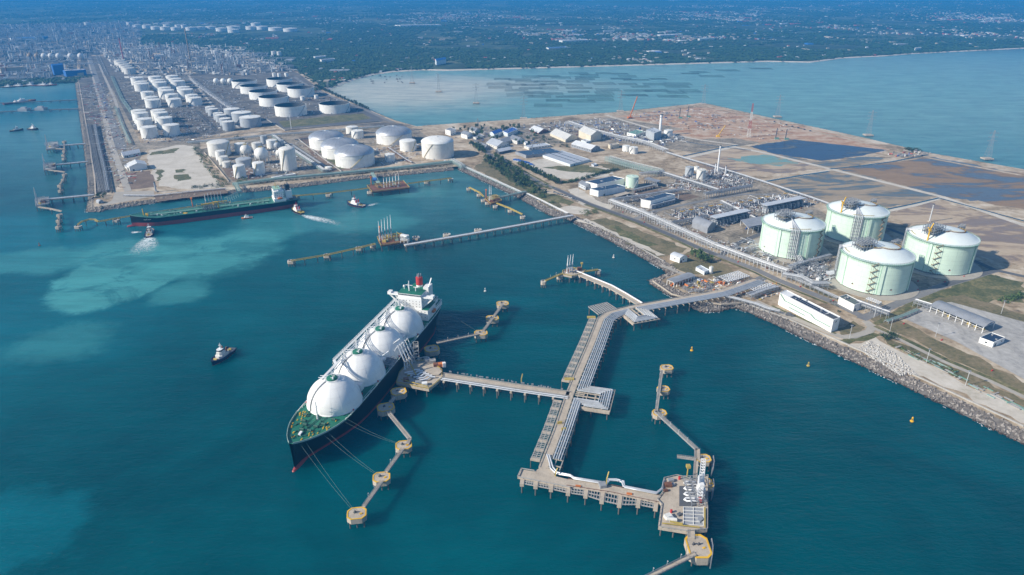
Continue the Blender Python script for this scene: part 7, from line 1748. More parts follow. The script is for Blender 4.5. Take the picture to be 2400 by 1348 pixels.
c = G(931,563,DZ); R = thing('jib_crane', 'green and yellow jib crane on the middle jetty head', 'crane', c); B().cyl(c, c+Vector((0,0,13)), .8, 8).mk('post', 'rail_green', R); B().beam(c+Vector((0,0,12)), c+Vector((13,-4,6)), .9).mk('jib', 'yellow_rail', R)
ywalk('yellow footbridge running left from the middle jetty head', [(683,612),(767,598),(842,581),(880,572)], legs=6)
for i, (x, y) in enumerate(((683,611),(767,597),(842,580),(874,574))): pale('pale mooring dolphin, %s from the left on the middle jetty footbridge' % ORD[i], x, y, 10 if i < 3 else 8, 8)
for i, (x, y) in enumerate(((975,556),(1047,549),(1120,538))): pale('rounded dolphin standing behind the middle jetty trestle, %s from the left' % ORD[i], x, y, 11, 9)
# tanker berths along the quay
head('jetty_platform', 'rusty jetty platform hidden behind the oil tanker', [(440,487),(540,474),(545,482),(446,497)], 'rust', DZ, seed=5)
for k in range(6): loading_arm('loading_arm', 'grey loading arm standing behind the oil tanker, %s from the left' % ORD[k], G(484+k*7.5,484-k*.9,DZ), DZ, 22, (.02,.03), 'pipe', 0, 'arms behind the oil tanker')
head('jetty_platform', 'brown jetty platform right of the oil tanker with white arms', [(860,435),(945,424),(960,440),(872,450)], 'rust', DZ, seed=6)
for k in range(6): loading_arm('loading_arm', 'white loading arm on the brown jetty platform, %s from the left' % ORD[k], G(900+k*7,440-k*1.2,DZ), DZ, 18+4*(k > 3), (.02,.03), 'pipe_white', 0, 'arms of the brown platform')
c = G(878,424,DZ); single(B().cyl(c+Vector((-3,0,3)), c+Vector((4,0,3)), 3.4, 12).rbox((c.x,c.y,DZ), 6, 3, 2), 'blue_tank', 'blue', 'bright blue drum beside the brown jetty platform', 'drum', None, c)
trestle('short pipe bridge from the quay rack to the brown jetty platform', [(872,405),(880,418),(888,430)], 6, DZ, 'pipe_green', 9, 4, pm='pipe_green')
ywalk('long yellow footbridge behind the oil tanker', [(183,527),(192,520),(208,515),(222,515),(230,520),(268,513),(330,503),(445,486)], legs=7); ywalk('yellow footbridge between the tanker berth and the brown platform', [(545,477),(640,463),(700,459),(770,453),(868,441)], legs=6); ywalk('yellow footbridge right of the brown platform', [(956,431),(1000,425),(1058,418)], legs=3)
for i, (x, y, s) in enumerate(((183,530,'at the far left end of the yellow footbridge'),(272,515,'left of the tanker bow'),(352,501,'behind the tanker foredeck'),(625,468,'behind the tanker aft deck'),(695,459,'just right of the tanker stern'),(770,455,'between tanker and brown platform, larger'),(867,449,'at the left corner of the brown platform'),(1000,425,'right of the brown platform'),(1056,419,'at the right end by the sea wall'))): pale('pale dolphin '+s, x, y, 10, 8)
# the small north-east jetty
trestle('short trestle from the sea wall to the yellow north-east jetty', [(1232,449),(1200,456),(1168,463)], 7, DZ, 'concrete', 12, 4, pm='pipe_green')
head('jetty_platform', 'small yellow-railed jetty platform near the sea wall', [(1136,466),(1164,458),(1176,470),(1150,478)], 'rust', DZ, seed=8)
for k in range(2): loading_arm('loading_arm', 'white loading arm on the north-east jetty, %s from the left' % ORD[k], G(1147+k*4,470,DZ), DZ, 27, (.03,.02), 'pipe_white', 0, 'arms of the north-east jetty')
ywalk('yellow footbridge up left from the north-east jetty', [(1100,440),(1124,452),(1134,462)], legs=2); ywalk('yellow footbridge down right from the north-east jetty', [(1164,477),(1195,489),(1224,503)], legs=2)
for i, (x, y, s) in enumerate(((1099,441,'topmost of the north-east jetty'),(1123,455,'second of the north-east jetty'),(1133,468,'third of the north-east jetty'),(1143,474,'under the platform of the north-east jetty'),(1161,482,'below the north-east platform'),(1196,492,'on the lower north-east footbridge'),(1225,507,'last of the north-east jetty'))): pale('pale dolphin, '+s, x, y, 8.5, 7.5)
# three western jetties
for i, (t0, t1, hp, wk, dl, nm) in enumerate((((200,337),(124,343),[(107,337),(135,332),(137,344),(109,352)],[(108,352),(130,349),(152,350)],[(150,331),(151,353),(149,363),(150,371)],'upper'),((206,379),(126,387),[(101,385),(130,382),(131,394),(103,400)],[(104,398),(130,401),(152,404)],[(151,408),(149,420),(140,434),(142,446)],'middle'),((220,457),(105,468),[(82,468),(114,462),(116,476),(84,484)],[(90,486),(118,490),(144,496)],[(139,503),(138,516),(137,531)],'lower'))):
    trestle('%s of the three western jetty trestles' % nm, [t0,t1], 8, DZ, 'concrete', 16, 5, pm='pipe'); head('jetty_platform', '%s of the three western jetty heads' % nm, hp, 'concrete_grey', DZ, 'steel', 7, 20+i, False)
    for k in range(3): loading_arm('loading_arm', 'slim grey loading arm on the %s western jetty head, %s from the back' % (nm, ORD[k]), vlerp(G(*hp[0],DZ), G(*hp[3],DZ), .2+.3*k)+Vector((4,0,0)), DZ, 24, (.02,-.03), 'pipe', 0, 'arms of the %s western jetty' % nm)
    ywalk('footbridge from the %s western jetty head' % nm, wk, 9, 'concrete', 1); ywalk('footbridge chain joining the dolphins of the %s western jetty' % nm, dl, 9, 'concrete', 1)
    for j, (x, y) in enumerate(dl): dolphin('concrete dolphin, %s from the back at the %s western jetty' % (ORD[j], nm), x, y, 8, 8, 0, 8.5, 3.5, 'concrete', 1, 'western dolphins', False)
trestle('long pier across the western basin, nearer one', [(184,255),(90,258),(-40,264)], 12, 6, 'pile', 25, 2, 'pier', 'steel'); trestle('long pier across the western basin, farther one', [(182,234),(90,238),(-40,243)], 12, 6, 'pile', 25, 2, 'pier', 'steel')
for x, y in ((97,258),(58,260)): c = G(x,y,6); single(B().rbox(c, 26, 20, 7).rbox((c.x,c.y,13), 14, 10, 4), 'pier_house', 'far_grey', 'flat grey pier house on the nearer western pier, %s' % ('right' if x > 80 else 'left'), 'building', None, c)
# ------------------------------------------------------------------ buoys
for i, (x, y, m_, s) in enumerate(((1137,683,'offwhite','white buoy above the stern dolphins'),(1438,604,'offwhite','pale buoy off the scrub shore'),(1621,822,'yellow','yellow buoy above the right-hand dolphins'),(1894,858,'yellow_rail','yellow buoy off the rock shore'),(2137,988,'yellow','yellow buoy at the right edge, close to the rocks'),(93,576,'rust','tiny dark buoy off the western jetties'))):
    c = G(x,y,0); R = thing('buoy', s, 'buoy', c, 0, 'navigation buoys'); B().lathe([(.05,-.5),(1.5,-.4),(1.6,.7),(1.1,1.1),(.05,1.2)], 14, c).mk('float', m_, R, True)
    b = B()
    for k in range(4): an = k*math.pi/2; b.beam(c+Vector((.9*math.cos(an),.9*math.sin(an),1)), c+Vector((.35*math.cos(an),.35*math.sin(an),4.2)), .18)
    b.mst('tower', m_, R); B().lathe([(.05,3.0),(.75,3.2),(.6,4.4),(.05,4.8)], 8, c).mk('topmark', m_, R, True)
# broken white water along the rocks
b = B(); rnd = random.Random(3)
for P, dens in ((wE,.16),(wS,.06)):
    for a, c in zip(P, P[1:]):
        t = (c-a).normalized(); n = Vector((t.y,-t.x,0)); L = (c-a).length
        for _ in range(int(L*dens*6)):
            u = rnd.random(); q = vlerp(a,c,u) + n*rnd.uniform(.5,3.4)
            if mn_(q) < .08: continue
            r = rnd.uniform(.3,1.5); e = rnd.uniform(.2,.6); v = [(q.x+t.x*r+n.x*0,q.y+t.y*r,.07),(q.x+n.x*e,q.y+n.y*e,.07),(q.x-t.x*r*rnd.uniform(.5,1),q.y-t.y*r,.07),(q.x-n.x*e,q.y-n.y*e,.07)]; b.add(v, [(0,1,2,3)])
o = b.mk('foam', 'foam'); o['kind'] = 'stuff'; o['label'] = 'broken white water along the rocks'
# ------------------------------------------------------------------ pylons standing in the bay
PY = [(966,193,'leftmost pylon standing in the bay'),(1028,213,'second pylon from the left in the bay'),(1116,240,'third pylon from the left in the bay'),(1227,276,'pylon on a piled platform close to the works shore'),(1454,259,'pylon on a piled platform behind the red crane'),(1648,243,'pylon at the tip of the earthworks'),(1822,272,'pylon in the bay behind the parked cars'),(2035,315,'pylon in the bay, second from the right edge'),(2314,370,'pylon in the bay nearest the right edge')]
for x, y, s in PY:
    c = G(x,y,5); R = lattice_tower('power_pylon', s, 'pylon', c, 58, 11, 1.6, 'lattice', 9, 3, 'power pylons', .27)
    B().rbox((c.x,c.y,2.6), 20, 16, 2.4).mk('base_platform', 'concrete', R); piles(R, [Vector((c.x+a,c.y+b_,0)) for a in (-8.5,-3,3,8.5) for b_ in (-6.5,6.5)], 2.8)
for i, (x, y, h_) in enumerate(((601,165,46),(769,215,24),(1120,300,22),(1180,72,0))):
    if h_: lattice_tower('power_pylon', ['pylon rising from the refinery edge','pylon where the beach meets the bay road','slim pylon behind the office cluster'][i], 'pylon', G(x,y,LZ), hgt(x,y,h_), 8, 1.4, 'lattice', 8, 2, 'power pylons', .5, None, 7)
# ------------------------------------------------------------------ mussel rafts and fishing boats in the bay
def raft(label, p, L, W_, rz, n, grp):
    b = B()
    for k in range(n): y = -W_/2+W_*k/(n-1); b.box(-L/2, L/2, y-.2, y+.2, .02, .3)
    for k in range(5): x = -L/2+L*k/4; b.box(x-.15, x+.15, -W_/2, W_/2, .04, .36)
    o = b.mk('mussel_raft', 'raft'); o.location = p; o.rotation_euler = (0,0,rz); tag(o, label, 'raft', grp); return o
rnd = random.Random(5); RP = [[(1150,188),(1330,168),(1500,172),(1660,212),(1600,226),(1420,232),(1290,252),(1180,222)],[(1600,168),(1660,166),(1690,180),(1640,184)],[(1690,162),(1840,158),(1860,176),(1720,182)]]; pl = []
for k in range(3000):
    if len(pl) >= 58: break
    q = rnd.choice(RP[:1]*4+RP[1:]); x, y = rnd.uniform(1130,1880), rnd.uniform(155,255)
    if not inpoly(x, y, q): continue
    p = G(x,y,0)
    if all((p-r_).length > 62 for r_ in pl): pl.append(p)
for i, p in enumerate(pl): raft('dark rectangular mussel raft floating in the bay', p, rnd.uniform(60,105), rnd.uniform(40,75), rnd.choice((.02,.06,-.03)), 8, 'mussel rafts')
for k in range(22):
    p = G(rnd.uniform(868,945), rnd.uniform(177,198), 0); o = B().prism([(-5,-1.4),(3,-1.4),(6,0),(3,1.4),(-5,1.4)], -.2, 1.1).box(-2,1,-.9,.9,1.1,2.8).mk('fishing_boat', 'dark_steel'); o.location = p; o.rotation_euler = (0,0,rnd.uniform(0,3)); tag(o, 'tiny dark fishing boat anchored off the beach', 'boat', 'fishing boats off the beach')
# ------------------------------------------------------------------ trees
def tree_proto(seed, mat, h=9.0, wide=1.0):
    rnd = random.Random(seed); R = thing('tree', 'tree', 'tree', (0,0,0)); t = B()
    t.cyl((0,0,-.5), (rnd.uniform(-.3,.3),0,h*.5), h*.035, 6, h*.018)
    cl = []
    for k in range(9):
        a = rnd.uniform(0,6.28); r = rnd.uniform(.3,1)*h*.26*wide; c = Vector((r*math.cos(a), r*math.sin(a), h*rnd.uniform(.42,.86))); cl.append((c, h*rnd.uniform(.13,.2))); t.cyl((0,0,h*.38), tuple(c), h*.012, 4, h*.005, False)
    t.mk('trunk', 'bark', R); b = B()
    for c, r in cl:
        for k in range(22):
            d = Vector((rnd.gauss(0,1),rnd.gauss(0,1),rnd.gauss(0,1))).normalized(); p = c + d*r*rnd.uniform(.5,1.15); s = h*rnd.uniform(.04,.075)
            u = Vector((rnd.gauss(0,1),rnd.gauss(0,1),rnd.gauss(0,.6))).normalized(); v = d.cross(u).normalized(); u = v.cross(d)
            b.add([p-u*s-v*s*.6, p+u*s-v*s*.5, p+u*s*.8+v*s*.7, p-u*s*.7+v*s*.6], [(0,1,2,3)])
    b.mk('crown', mat, R); return R
TREES = [tree_proto(1,'leaf'), tree_proto(2,'leaf_dark'), tree_proto(3,'leaf',9,1.25), tree_proto(4,'leaf_dark',9,.85), tree_proto(5,'leaf',9,1.1)]
def grove(label, grp, poly=None, line=None, n=20, h=(6,10), seed=1, jit=5, protos=(0,1,2,3,4), mass=False):
    rnd = random.Random(seed); pts = []
    if poly:
        P = GL(poly, LZ); xs = [p.x for p in P]; ys = [p.y for p in P]
        while len(pts) < n:
            x, y = rnd.uniform(min(xs),max(xs)), rnd.uniform(min(ys),max(ys))
            if inpoly(x, y, P): pts.append((x,y))
    else:
        P = GL(line, LZ); L = sum((b_-a).length for a, b_ in zip(P,P[1:])); S = resample(P, L/n)
        pts = [(p.x+rnd.uniform(-jit,jit), p.y+rnd.uniform(-jit,jit)) for p in S]
    if mass or label.split()[0] in ('shrub','small','bush'):     # low growth that reads as one strip
        b = B()
        for x, y in pts:
            for _ in range(4):
                cx, cy, k = x+rnd.uniform(-2.4,2.4), y+rnd.uniform(-2.4,2.4), rnd.uniform(*h)*.5
                for q in range(16):
                    p = Vector((cx+rnd.gauss(0,.45)*k, cy+rnd.gauss(0,.45)*k, LZ+.2+abs(rnd.gauss(.5,.35))*k)); u = Vector((rnd.gauss(0,1),rnd.gauss(0,1),rnd.gauss(0,.7))).normalized(); v = u.cross(Vector((rnd.gauss(0,1),rnd.gauss(0,1),1))).normalized(); sz = rnd.uniform(.14,.26)*k
                    b.add([p-u*sz, p-v*sz*.7, p+u*sz, p+v*sz*.8], [(0,1,2,3)])
        o = b.mk('shrubbery', 'leaf' if seed % 2 else 'leaf_dark'); o['kind'] = 'stuff'; o['label'] = grp; return
    for x, y in pts: copy_tree(TREES[rnd.choice(protos)], (x,y,LZ+.2), rnd.uniform(0,6.28), None, label, grp, rnd.uniform(*h)/9.0)
grove('green tree in the belt between the sea wall and the shore road', 'trees behind the sea wall', [(1128,374),(1165,369),(1200,392),(1238,420),(1300,478),(1262,466),(1180,416)], None, 80, (8,14), 1)
grove('shrub under the belt trees', 'undergrowth behind the sea wall', [(1128,376),(1165,371),(1200,394),(1238,422),(1300,478),(1262,466),(1180,416)], None, 110, (5,9), 31)
grove('shrub of the sandy lot hedge', 'clipped hedge of the sandy lot', None, [(1218,386),(1262,408),(1312,432)], 60, (5,8), 32, 2)
grove('tree in the hedge row along the sandy lot', 'hedge row of the sandy lot', None, [(1218,386),(1262,408),(1312,432)], 46, (8,11), 2, 4)
grove('tree in the short hedge left of the control building', 'hedge behind the control building', None, [(1322,430),(1354,422)], 16, (6,8), 3, 3, (1,3), True); grove('tree in the hedge running up to the lattice rack', 'hedge towards the lattice rack', None, [(1366,420),(1410,406),(1450,397)], 34, (6,9), 4, 4, (1,3), True)
grove('tree among the office buildings', 'trees of the office cluster', [(1060,305),(1140,298),(1240,300),(1260,330),(1235,345),(1150,330),(1075,322)], None, 52, (8,13), 5); grove('tree in the clump below the grey flat shed', 'trees below the grey shed', [(1098,338),(1128,345),(1140,366),(1110,352)], None, 32, (9,13), 6)
grove('small palm-like tree in rows beside the shore road', 'young trees beside the shore road', [(1190,402),(1235,412),(1300,440),(1290,448),(1220,425)], None, 30, (4,6), 7, protos=(0,4)); grove('small tree in the avenue beside the cream warehouses', 'avenue trees', [(1235,318),(1285,318),(1345,345),(1330,352),(1260,335)], None, 45, (4,7), 8)
grove('shrub at the land end of the middle jetty trestle', 'shrubs by the trestle end', [(1355,495),(1410,492),(1418,502),(1370,508)], None, 18, (3,6), 9); grove('green tree on the headland behind the small huts', 'trees of the headland', [(1612,596),(1640,598),(1668,612),(1668,622),(1640,618)], None, 14, (9,12), 10, protos=(0,2))
grove('shrub in the green strip beside the sandy quay lot', 'shrubs beside the sandy quay lot', None, [(458,346),(480,376),(505,410),(528,438)], 60, (4,8), 11, 7); grove('shrub along the foot of the sandy quay lot', 'shrubs at the foot of the sandy lot', [(448,438),(520,428),(528,440),(452,446)], None, 22, (4,6), 12)
grove('tree on the quay tip beside the bluish hut', 'trees on the quay tip', [(222,459),(250,456),(252,468),(226,468)], None, 9, (5,8), 13); grove('shrub in the verge along the tanker quay', 'shrubs along the tanker quay', None, [(600,431),(730,419),(880,404),(1050,389)], 64, (3,6), 14, 4)
grove('dark tree in the row along the bay road', 'dark trees along the bay road', None, [(738,204),(790,228),(862,259)], 44, (10,14), 15, 3, (1,3)); grove('tree beside the cream domed tank', 'trees by the cream domed tank', [(540,322),(580,320),(582,330),(545,332)], None, 9, (6,9), 16, mass=True); grove('tree by the quay rack next to the white tank', 'trees by the quay rack', [(545,420),(578,416),(578,426),(550,430)], None, 9, (5,8), 17, mass=True)
grove('bush beside the path junction on the seafront', 'bushes at the path junction', [(2068,786),(2092,782),(2095,800),(2075,800)], None, 12, (4,7), 18); grove('tree at the far edge of the concrete yard', 'trees at the yard edge', [(2335,704),(2370,696),(2420,680),(2420,694),(2350,712)], None, 16, (5,8), 19, mass=True); grove('small tree in front of the crossroads substation', 'trees of the seafront verge', None, [(1888,660),(1925,685),(1972,733),(1995,745)], 7, (3,5), 20, 2)
grove('shrub on the strip below the dry grass', 'shrubs below the dry grass', None, [(2100,812),(2180,850),(2260,888)], 12, (3,5), 21, 4); grove('dark bush at the pond corner', 'bushes at the pond corner', [(2118,350),(2152,346),(2158,356),(2125,358)], None, 14, (6,10), 22, mass=True)
for t_ in TREES: drop(t_)
# rubble heap of pale boulders on the seafront lot
b = B(); rnd = random.Random(9); P = GL([(2010,815),(2040,800),(2100,830),(2118,850),(2150,880),(2110,880),(2040,840)], LZ)
while len(b.v) < 6*900:
    x, y = rnd.uniform(min(p.x for p in P),max(p.x for p in P)), rnd.uniform(min(p.y for p in P),max(p.y for p in P))
    if inpoly(x,y,P): boulder(b, (x,y,LZ+.5), rnd.uniform(.5,1.3), rnd)
o = b.mk('rubble', 'rock_pale'); o['kind'] = 'stuff'; o['label'] = 'spread of pale broken stone on the seafront lot'
# ------------------------------------------------------------------ refinery and far shore
def plant(label, poly, n, seed, hmin, hmax, mats=('far_grey','steel','far_white','far_white','rust','lattice')):
    rnd = random.Random(seed); P = GL(poly, LZ-.5); c0 = sum(P, Vector((0,0,0)))/len(P); R = thing('refinery_unit', label, 'refinery unit', c0, 0, 'refinery units')
    xs = [p.x for p in P]; ys = [p.y for p in P]; k = 0
    while k < n:
        x, y = rnd.uniform(min(xs),max(xs)), rnd.uniform(min(ys),max(ys))
        if not inpoly(x,y,P): continue
        k += 1; q = rnd.random(); m = rnd.choice(mats); h = rnd.uniform(hmin,hmax)
        if q < .34: B().cyl((x,y,LZ-1), (x,y,LZ+h), rnd.uniform(1.2,3), 8).mk('column', m, R, True)
        elif q < .6: B().frame((x,y,LZ-1), rnd.uniform(14,34), rnd.uniform(8,18), h*.7, 3, 2, 3, .9, .2).mk('frame', rnd.choice(('lattice','far_grey','steel')), R)
        elif q < .8: B().rbox((x,y,LZ-1), rnd.uniform(10,40), rnd.uniform(8,18), rnd.uniform(4,h*.4+4), rnd.choice((.15,.2))).mk('plant_house', m, R)
        else: a = rnd.choice((.2,1.77)); L = rnd.uniform(30,110); B().beam((x,y,LZ+6), (x+L*math.cos(a),y+L*math.sin(a),LZ+6), 5, 1.6).mk('pipe_way', 'far_grey', R)
    return R
patch('refinery_ground', 'refinery_ground', [(-80,58),(215,52),(330,50),(330,84),(322,110),(565,122),(215,130),(190,184),(-80,194)], -.8)
plant('dense refinery unit left of the brown chimney', [(300,118),(440,110),(445,165),(330,165)], 150, 1, 14, 44); plant('refinery unit right of the brown chimney', [(452,135),(560,135),(565,172),(470,176)], 120, 2, 14, 40); plant('refinery unit near the banded chimney', [(235,100),(300,98),(325,140),(255,140)], 80, 3, 10, 32)
plant('distant refinery unit at the top left', [(20,70),(180,60),(200,100),(20,110)], 150, 4, 14, 55); plant('refinery unit behind the blue sheds', [(20,115),(190,108),(200,140),(20,142)], 150, 5, 10, 35); plant('dockside plant in front of the tan sheds', [(0,150),(120,152),(125,185),(0,190)], 100, 6, 8, 24); plant('distant plant left of the far white tanks', [(200,55),(330,52),(330,82),(210,92)], 110, 7, 12, 40); plant('plant plots behind the floating-roof tanks', [(560,120),(640,125),(690,165),(600,172)], 60, 8, 6, 16, ('far_white','far_grey','steel'))
FW = ('far_grey','far_white','steel','far_tan','dark_steel','lattice')
dense('crowded small plant of the far refinery', [(-60,62),(330,52),(330,86),(215,128),(190,182),(-60,194)], 2600, 41, 26, 26, FW, LZ-1, 'refinery_pipework')
dense('crowded small plant of the near refinery', [(215,100),(560,112),(690,168),(560,178),(280,178)], 2200, 42, 20, 24, FW, LZ-1, 'refinery_pipework')
# big far sheds
def fb(label, x, y, wpx, hpx, dpx, wall, roofm, roof='flat'): return bld(label, (x,y-dpx*.3), (x+wpx*.12,y), (x+wpx,y-dpx*.5), hpx, wall, roofm, roof, 'warehouse', 'warehouse', False, door=False)
fb('tall blue shed at the head of the western basin', 125, 177, 28, 22, 5, 'blue', 'blue', 'gable'); fb('long blue shed with pale roof at the western basin', 150, 180, 54, 13, 6, 'blue', 'roof_pale'); fb('wide blue-roofed shed at the far left', 24, 97, 62, 6, 6, 'cladding', 'blue'); fb('long tan shed on the left dockside', -4, 172, 64, 12, 5, 'far_tan', 'far_tan'); fb('second tan shed behind the left dockside one', -4, 154, 58, 6, 4, 'far_tan', 'roof_grey'); fb('small blue hall near the far road', 100, 93, 14, 6, 3, 'blue', 'blue')
fb('pale hall beside the dark coal heap', 118, 127, 38, 7, 4, 'far_white', 'roof_pale'); fb('long white shed at the head of the tank blocks', 292, 183, 90, 3, 2, 'far_white', 'roof_white'); fb('white control house in the refinery', 360, 140, 26, 9, 5, 'far_white', 'far_white'); fb('low cream shed right of the refinery', 444, 172, 36, 4, 3, 'far_tan', 'far_white'); fb('low brown shed in the refinery front', 372, 168, 50, 3, 2, 'far_tan', 'far_tan')
fb('bright blue boatyard shed on the far bay shore', 1020, 153, 26, 10, 8, 'cladding', 'blue', 'gable'); fb('grey office hall among trees right of the refinery', 750, 146, 36, 5, 6, 'far_white', 'roof_grey'); fb('pale school-like hall near the refinery trees', 735, 138, 30, 4, 5, 'far_white', 'roof_pale'); fb('white tower block on the far right shore', 2142, 121, 16, 7, 4, 'far_white', 'far_white'); fb('long white factory roof far across the bay', 925, 63, 110, 3, 4, 'far_white', 'far_white'); fb('white hall in the far town right of centre', 1310, 100, 70, 4, 5, 'far_white', 'far_white'); fb('blue-roofed market hall on the far shore', 1280, 116, 50, 3, 5, 'far_white', 'blue'); fb('teal roofed factory across the bay', 1635, 96, 40, 4, 5, 'far_white', 'pipe_green'); fb('white factory with long roof across the bay', 1540, 86, 60, 3, 5, 'far_white', 'roof_white')
heap = G(188,124,LZ); b = B().lathe([(42,0),(26,11),(8,17),(.1,18)], 14, heap); o = b.mk('coal_heap', 'black'); tag(o, 'dark heap beside the refinery sheds', 'heap')
# rows of far white tanks and spheres
for i, (x, y, w_) in enumerate(((322,66,18),(345,67,20),(366,70,22),(388,71,22),(392,65,16),(412,72,20),(418,66,14),(432,66,14),(448,72,24),(470,71,22),(495,70,24),(520,74,26),(548,70,30),(548,77,26),(590,70,26),(600,62,22),(615,70,26),(646,73,32),(681,75,33),(305,60,14),(205,60,12))):
    tank('far white tank in the long row behind the refinery trees', x, y, w_, 7, 'cone', 'far row of white tanks', 'far_white', None, False, None, 16)
for i in range(5): tank('cream tank in the short stepped row left of the refinery, %s from the back' % ORD[i], 283+i*5.5, 156+i*4.6, 24, 13, 'cone', 'stepped cream tanks', 'offwhite', None, False, None, 16)
for i, (x, y) in enumerate(((535,136),(500,128),(507,129),(545,141),(642,130),(655,131))): tank('small white tank on the refinery fringe', x, y, 11, 9, 'cone', 'fringe tanks', 'far_white', None, False, None, 12)
for i, (x, m_) in enumerate(((73,'wood'),(90,'wood'),(106,'far_white'),(122,'far_white'),(140,'far_white'),(168,'far_white'),(191,'far_white'))): sphere_tank('sphere tank in the dockside row, %s from the left' % ORD[i], x, 132, 6.5, m_, 'dockside sphere row')
# far hill
hc = G(1475,9,3); struct(B().lathe([(900,0),(600,45),(330,92),(120,118),(.1,122)], 24, hc), 'hill', 'far_leaf')
# --- forest and town: one mass of crowns, one mass of roofs, with the nearest houses single
from mathutils import noise as mn
rnd = random.Random(77); fo = B(); town = {m: B() for m in ('far_white','far_grey','roof_red','far_tan','roof_pale','blue')}; near = []
mp = [(p.x,p.y) for p in main_poly]; pp_ = [(p.x,p.y) for p in pen_poly]
keep = [[(p.x,p.y) for p in GL(q, 3.6)] for q in ([(180,60),(330,50),(330,84),(322,108),(560,120),(700,165),(560,175),(430,178),(180,190)], [(-60,60),(215,55),(215,182),(-60,196)], [(300,58),(705,60),(705,80),(300,80)], [(1010,146),(1075,142),(1100,163),(1005,164)])]
green = [[(p.x,p.y) for p in GL(q, 3.6)] for q in ([(330,82),(900,80),(930,168),(770,212),(690,175),(640,130),(330,108)], [(900,100),(2400,92),(2400,116),(1800,146),(940,168)], [(-60,178),(200,180),(178,196),(-60,203)])]
def crown(b, x, y, r, z=3.6):
    v = []; h = r*rnd.uniform(.55,.95)
    for k in range(5): a = k*1.2566+rnd.uniform(-.3,.3); q = r*rnd.uniform(.7,1.15); v.append((x+q*math.cos(a), y+q*math.sin(a), z+h*rnd.uniform(.35,.6)))
    v += [(x+rnd.uniform(-.3,.3)*r, y+rnd.uniform(-.3,.3)*r, z+h), (x,y,z-.5)]
    b.add(v, [(k,(k+1) % 5,5) for k in range(5)] + [((k+1) % 5,k,6) for k in range(5)])
ymin, ymax = 2300.0, 17000.0; n_t = n_h = 0
for _ in range(100000):
    y = ymin*math.exp(rnd.random()*math.log(ymax/ymin)); x = rnd.uniform(-.86,.86)*y
    if not inpoly(x,y,mp) or inpoly(x,y,pp_) or any(inpoly(x,y,q) for q in keep): continue
    g = any(inpoly(x,y,q) for q in green)
    a = mn.noise(Vector((x*.0016,y*.0011,0))) + .6*mn.noise(Vector((x*.006,y*.004,5)))
    t = mn.noise(Vector((x*.0007+9,y*.0006,2))) + .9*mn.noise(Vector((x*.004,y*.003,8)))
    if rnd.random() < min(.8, max(.012 if g else .025, (.9*t - .4) if g else (1.1*t - .02))):
        if n_h > 15000: continue
        n_h += 1; big = rnd.random() < .06; w_, d_, h_ = (rnd.uniform(30,90), rnd.uniform(18,40), rnd.uniform(5,9)) if big else (rnd.uniform(8,19), rnd.uniform(7,14), rnd.uniform(3.5,8))
        m = rnd.choices(('far_white','far_grey','roof_red','far_tan','roof_pale','blue'), (20,28,11,22,14,4))[0]
        if y < 4800 and len(near) < 240 and not big: near.append((x,y,w_,d_,m))
        else: town[m].rbox((x,y,3.4), w_, d_, h_, rnd.choice((.1,.2,1.6)))
    elif a > (-.45 if g else -.08):
        r = rnd.uniform(4,7.5)*(1 + (y-2300)/4400); crown(fo, x, y, r); n_t += 1
        for _q in range(3 if y < 4200 else 1 if y < 7000 else 0): crown(fo, x+rnd.uniform(-2.4,2.4)*r, y+rnd.uniform(-2.4,2.4)*r, r*rnd.uniform(.6,1))
o = fo.mk('far_forest', 'far_leaf'); o['kind'] = 'stuff'; o['label'] = 'dark woodland covering the far shore'
for m, b in town.items():
    if b.v: o = b.mk('distant_town', m); o['kind'] = 'stuff'; o['label'] = 'scattered roofs of the distant town'
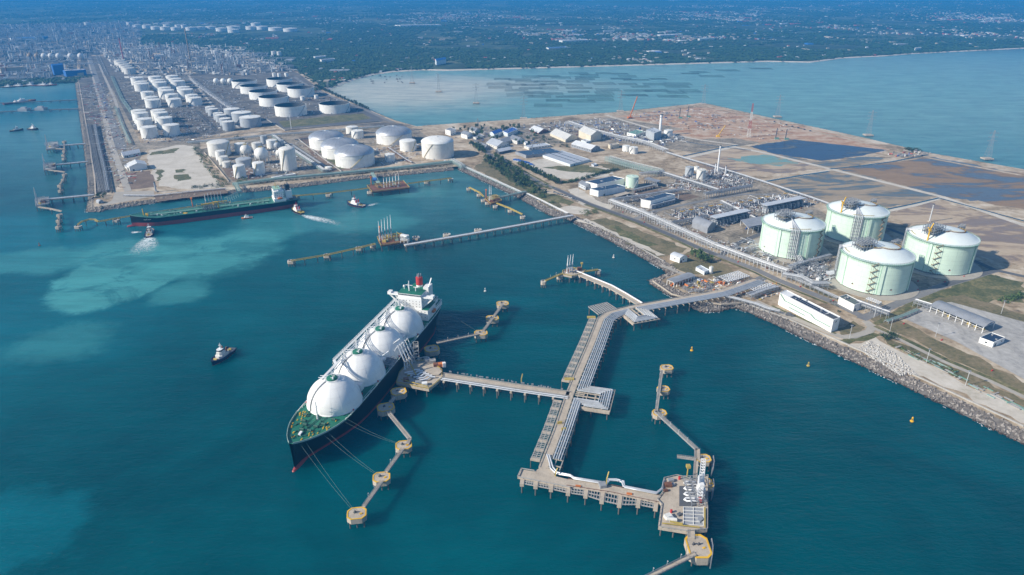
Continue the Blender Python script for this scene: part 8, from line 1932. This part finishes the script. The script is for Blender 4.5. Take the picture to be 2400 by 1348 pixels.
# belt of crowns right along the far shore and the basin head
b = B(); S = resample([Vector((p.x,p.y,0)) for p in offset(wB, -40)], 14)
for p in S:
    if p.y > 9000: break
    if 1008 < 1200+FPX*p.x/(p.y*CT+CAM_H*ST) < 1090: continue
    for k in range(3): crown(b, p.x+rnd.uniform(-16,16), p.y+rnd.uniform(0,50), rnd.uniform(6,12))
for p in resample(GL([(-40,196),(120,190),(200,186)], 0), 10): 
    for k in range(3): crown(b, p.x+rnd.uniform(-10,10), p.y+rnd.uniform(0,60), rnd.uniform(5,9))
o = b.mk('shore_trees', 'far_leaf'); o['kind'] = 'stuff'; o['label'] = 'band of shore trees across the bay'
protos = {}
for m in ('far_white','far_grey','roof_red','far_tan','roof_pale','blue'):
    R = thing('far_house', 'small house among trees on the far shore', 'house', (0,0,0), 0, 'houses on the far shore')
    B().box(-.5,.5,-.5,.5,0,4.5).mk('wall', 'far_white', R); B().add([(-.56,-.56,4.4),(.56,-.56,4.4),(.56,.56,4.4),(-.56,.56,4.4),(-.56,0,6.6),(.56,0,6.6)], [(0,1,5,4),(2,3,4,5),(1,2,5),(3,0,4)]).mk('roof', m, R); protos[m] = R
for x, y, w_, d_, m in near: copy_tree(protos[m], (x,y,3.4), rnd.choice((.1,.2,1.6)), None, 'small %s-roofed house among trees on the far shore' % {'far_white':'white','far_grey':'grey','roof_red':'red','far_tan':'tan','roof_pale':'pale','blue':'blue'}[m], 'houses on the far shore', (w_,d_,1.0))
for R in protos.values(): drop(R)
# ------------------------------------------------------------------ the air
hm = bpy.data.materials.new('haze'); hm.use_nodes = True; hm.node_tree.nodes.clear(); MAT['haze'] = hm
ho = hm.node_tree.nodes.new('ShaderNodeOutputMaterial'); hv = hm.node_tree.nodes.new('ShaderNodeVolumePrincipled')
hv.inputs['Color'].default_value = (0.05, 0.36, 0.84, 1); hv.inputs['Density'].default_value = 1.25e-4; hv.inputs['Anisotropy'].default_value = 0.0
hm.node_tree.links.new(hv.outputs[0], ho.inputs['Volume'])
o = B().box(-26500, 26500, -2000, 32500, -9, 372).mk('haze', 'haze'); o['kind'] = 'stuff'; o['label'] = 'thin blue haze over the whole coast'
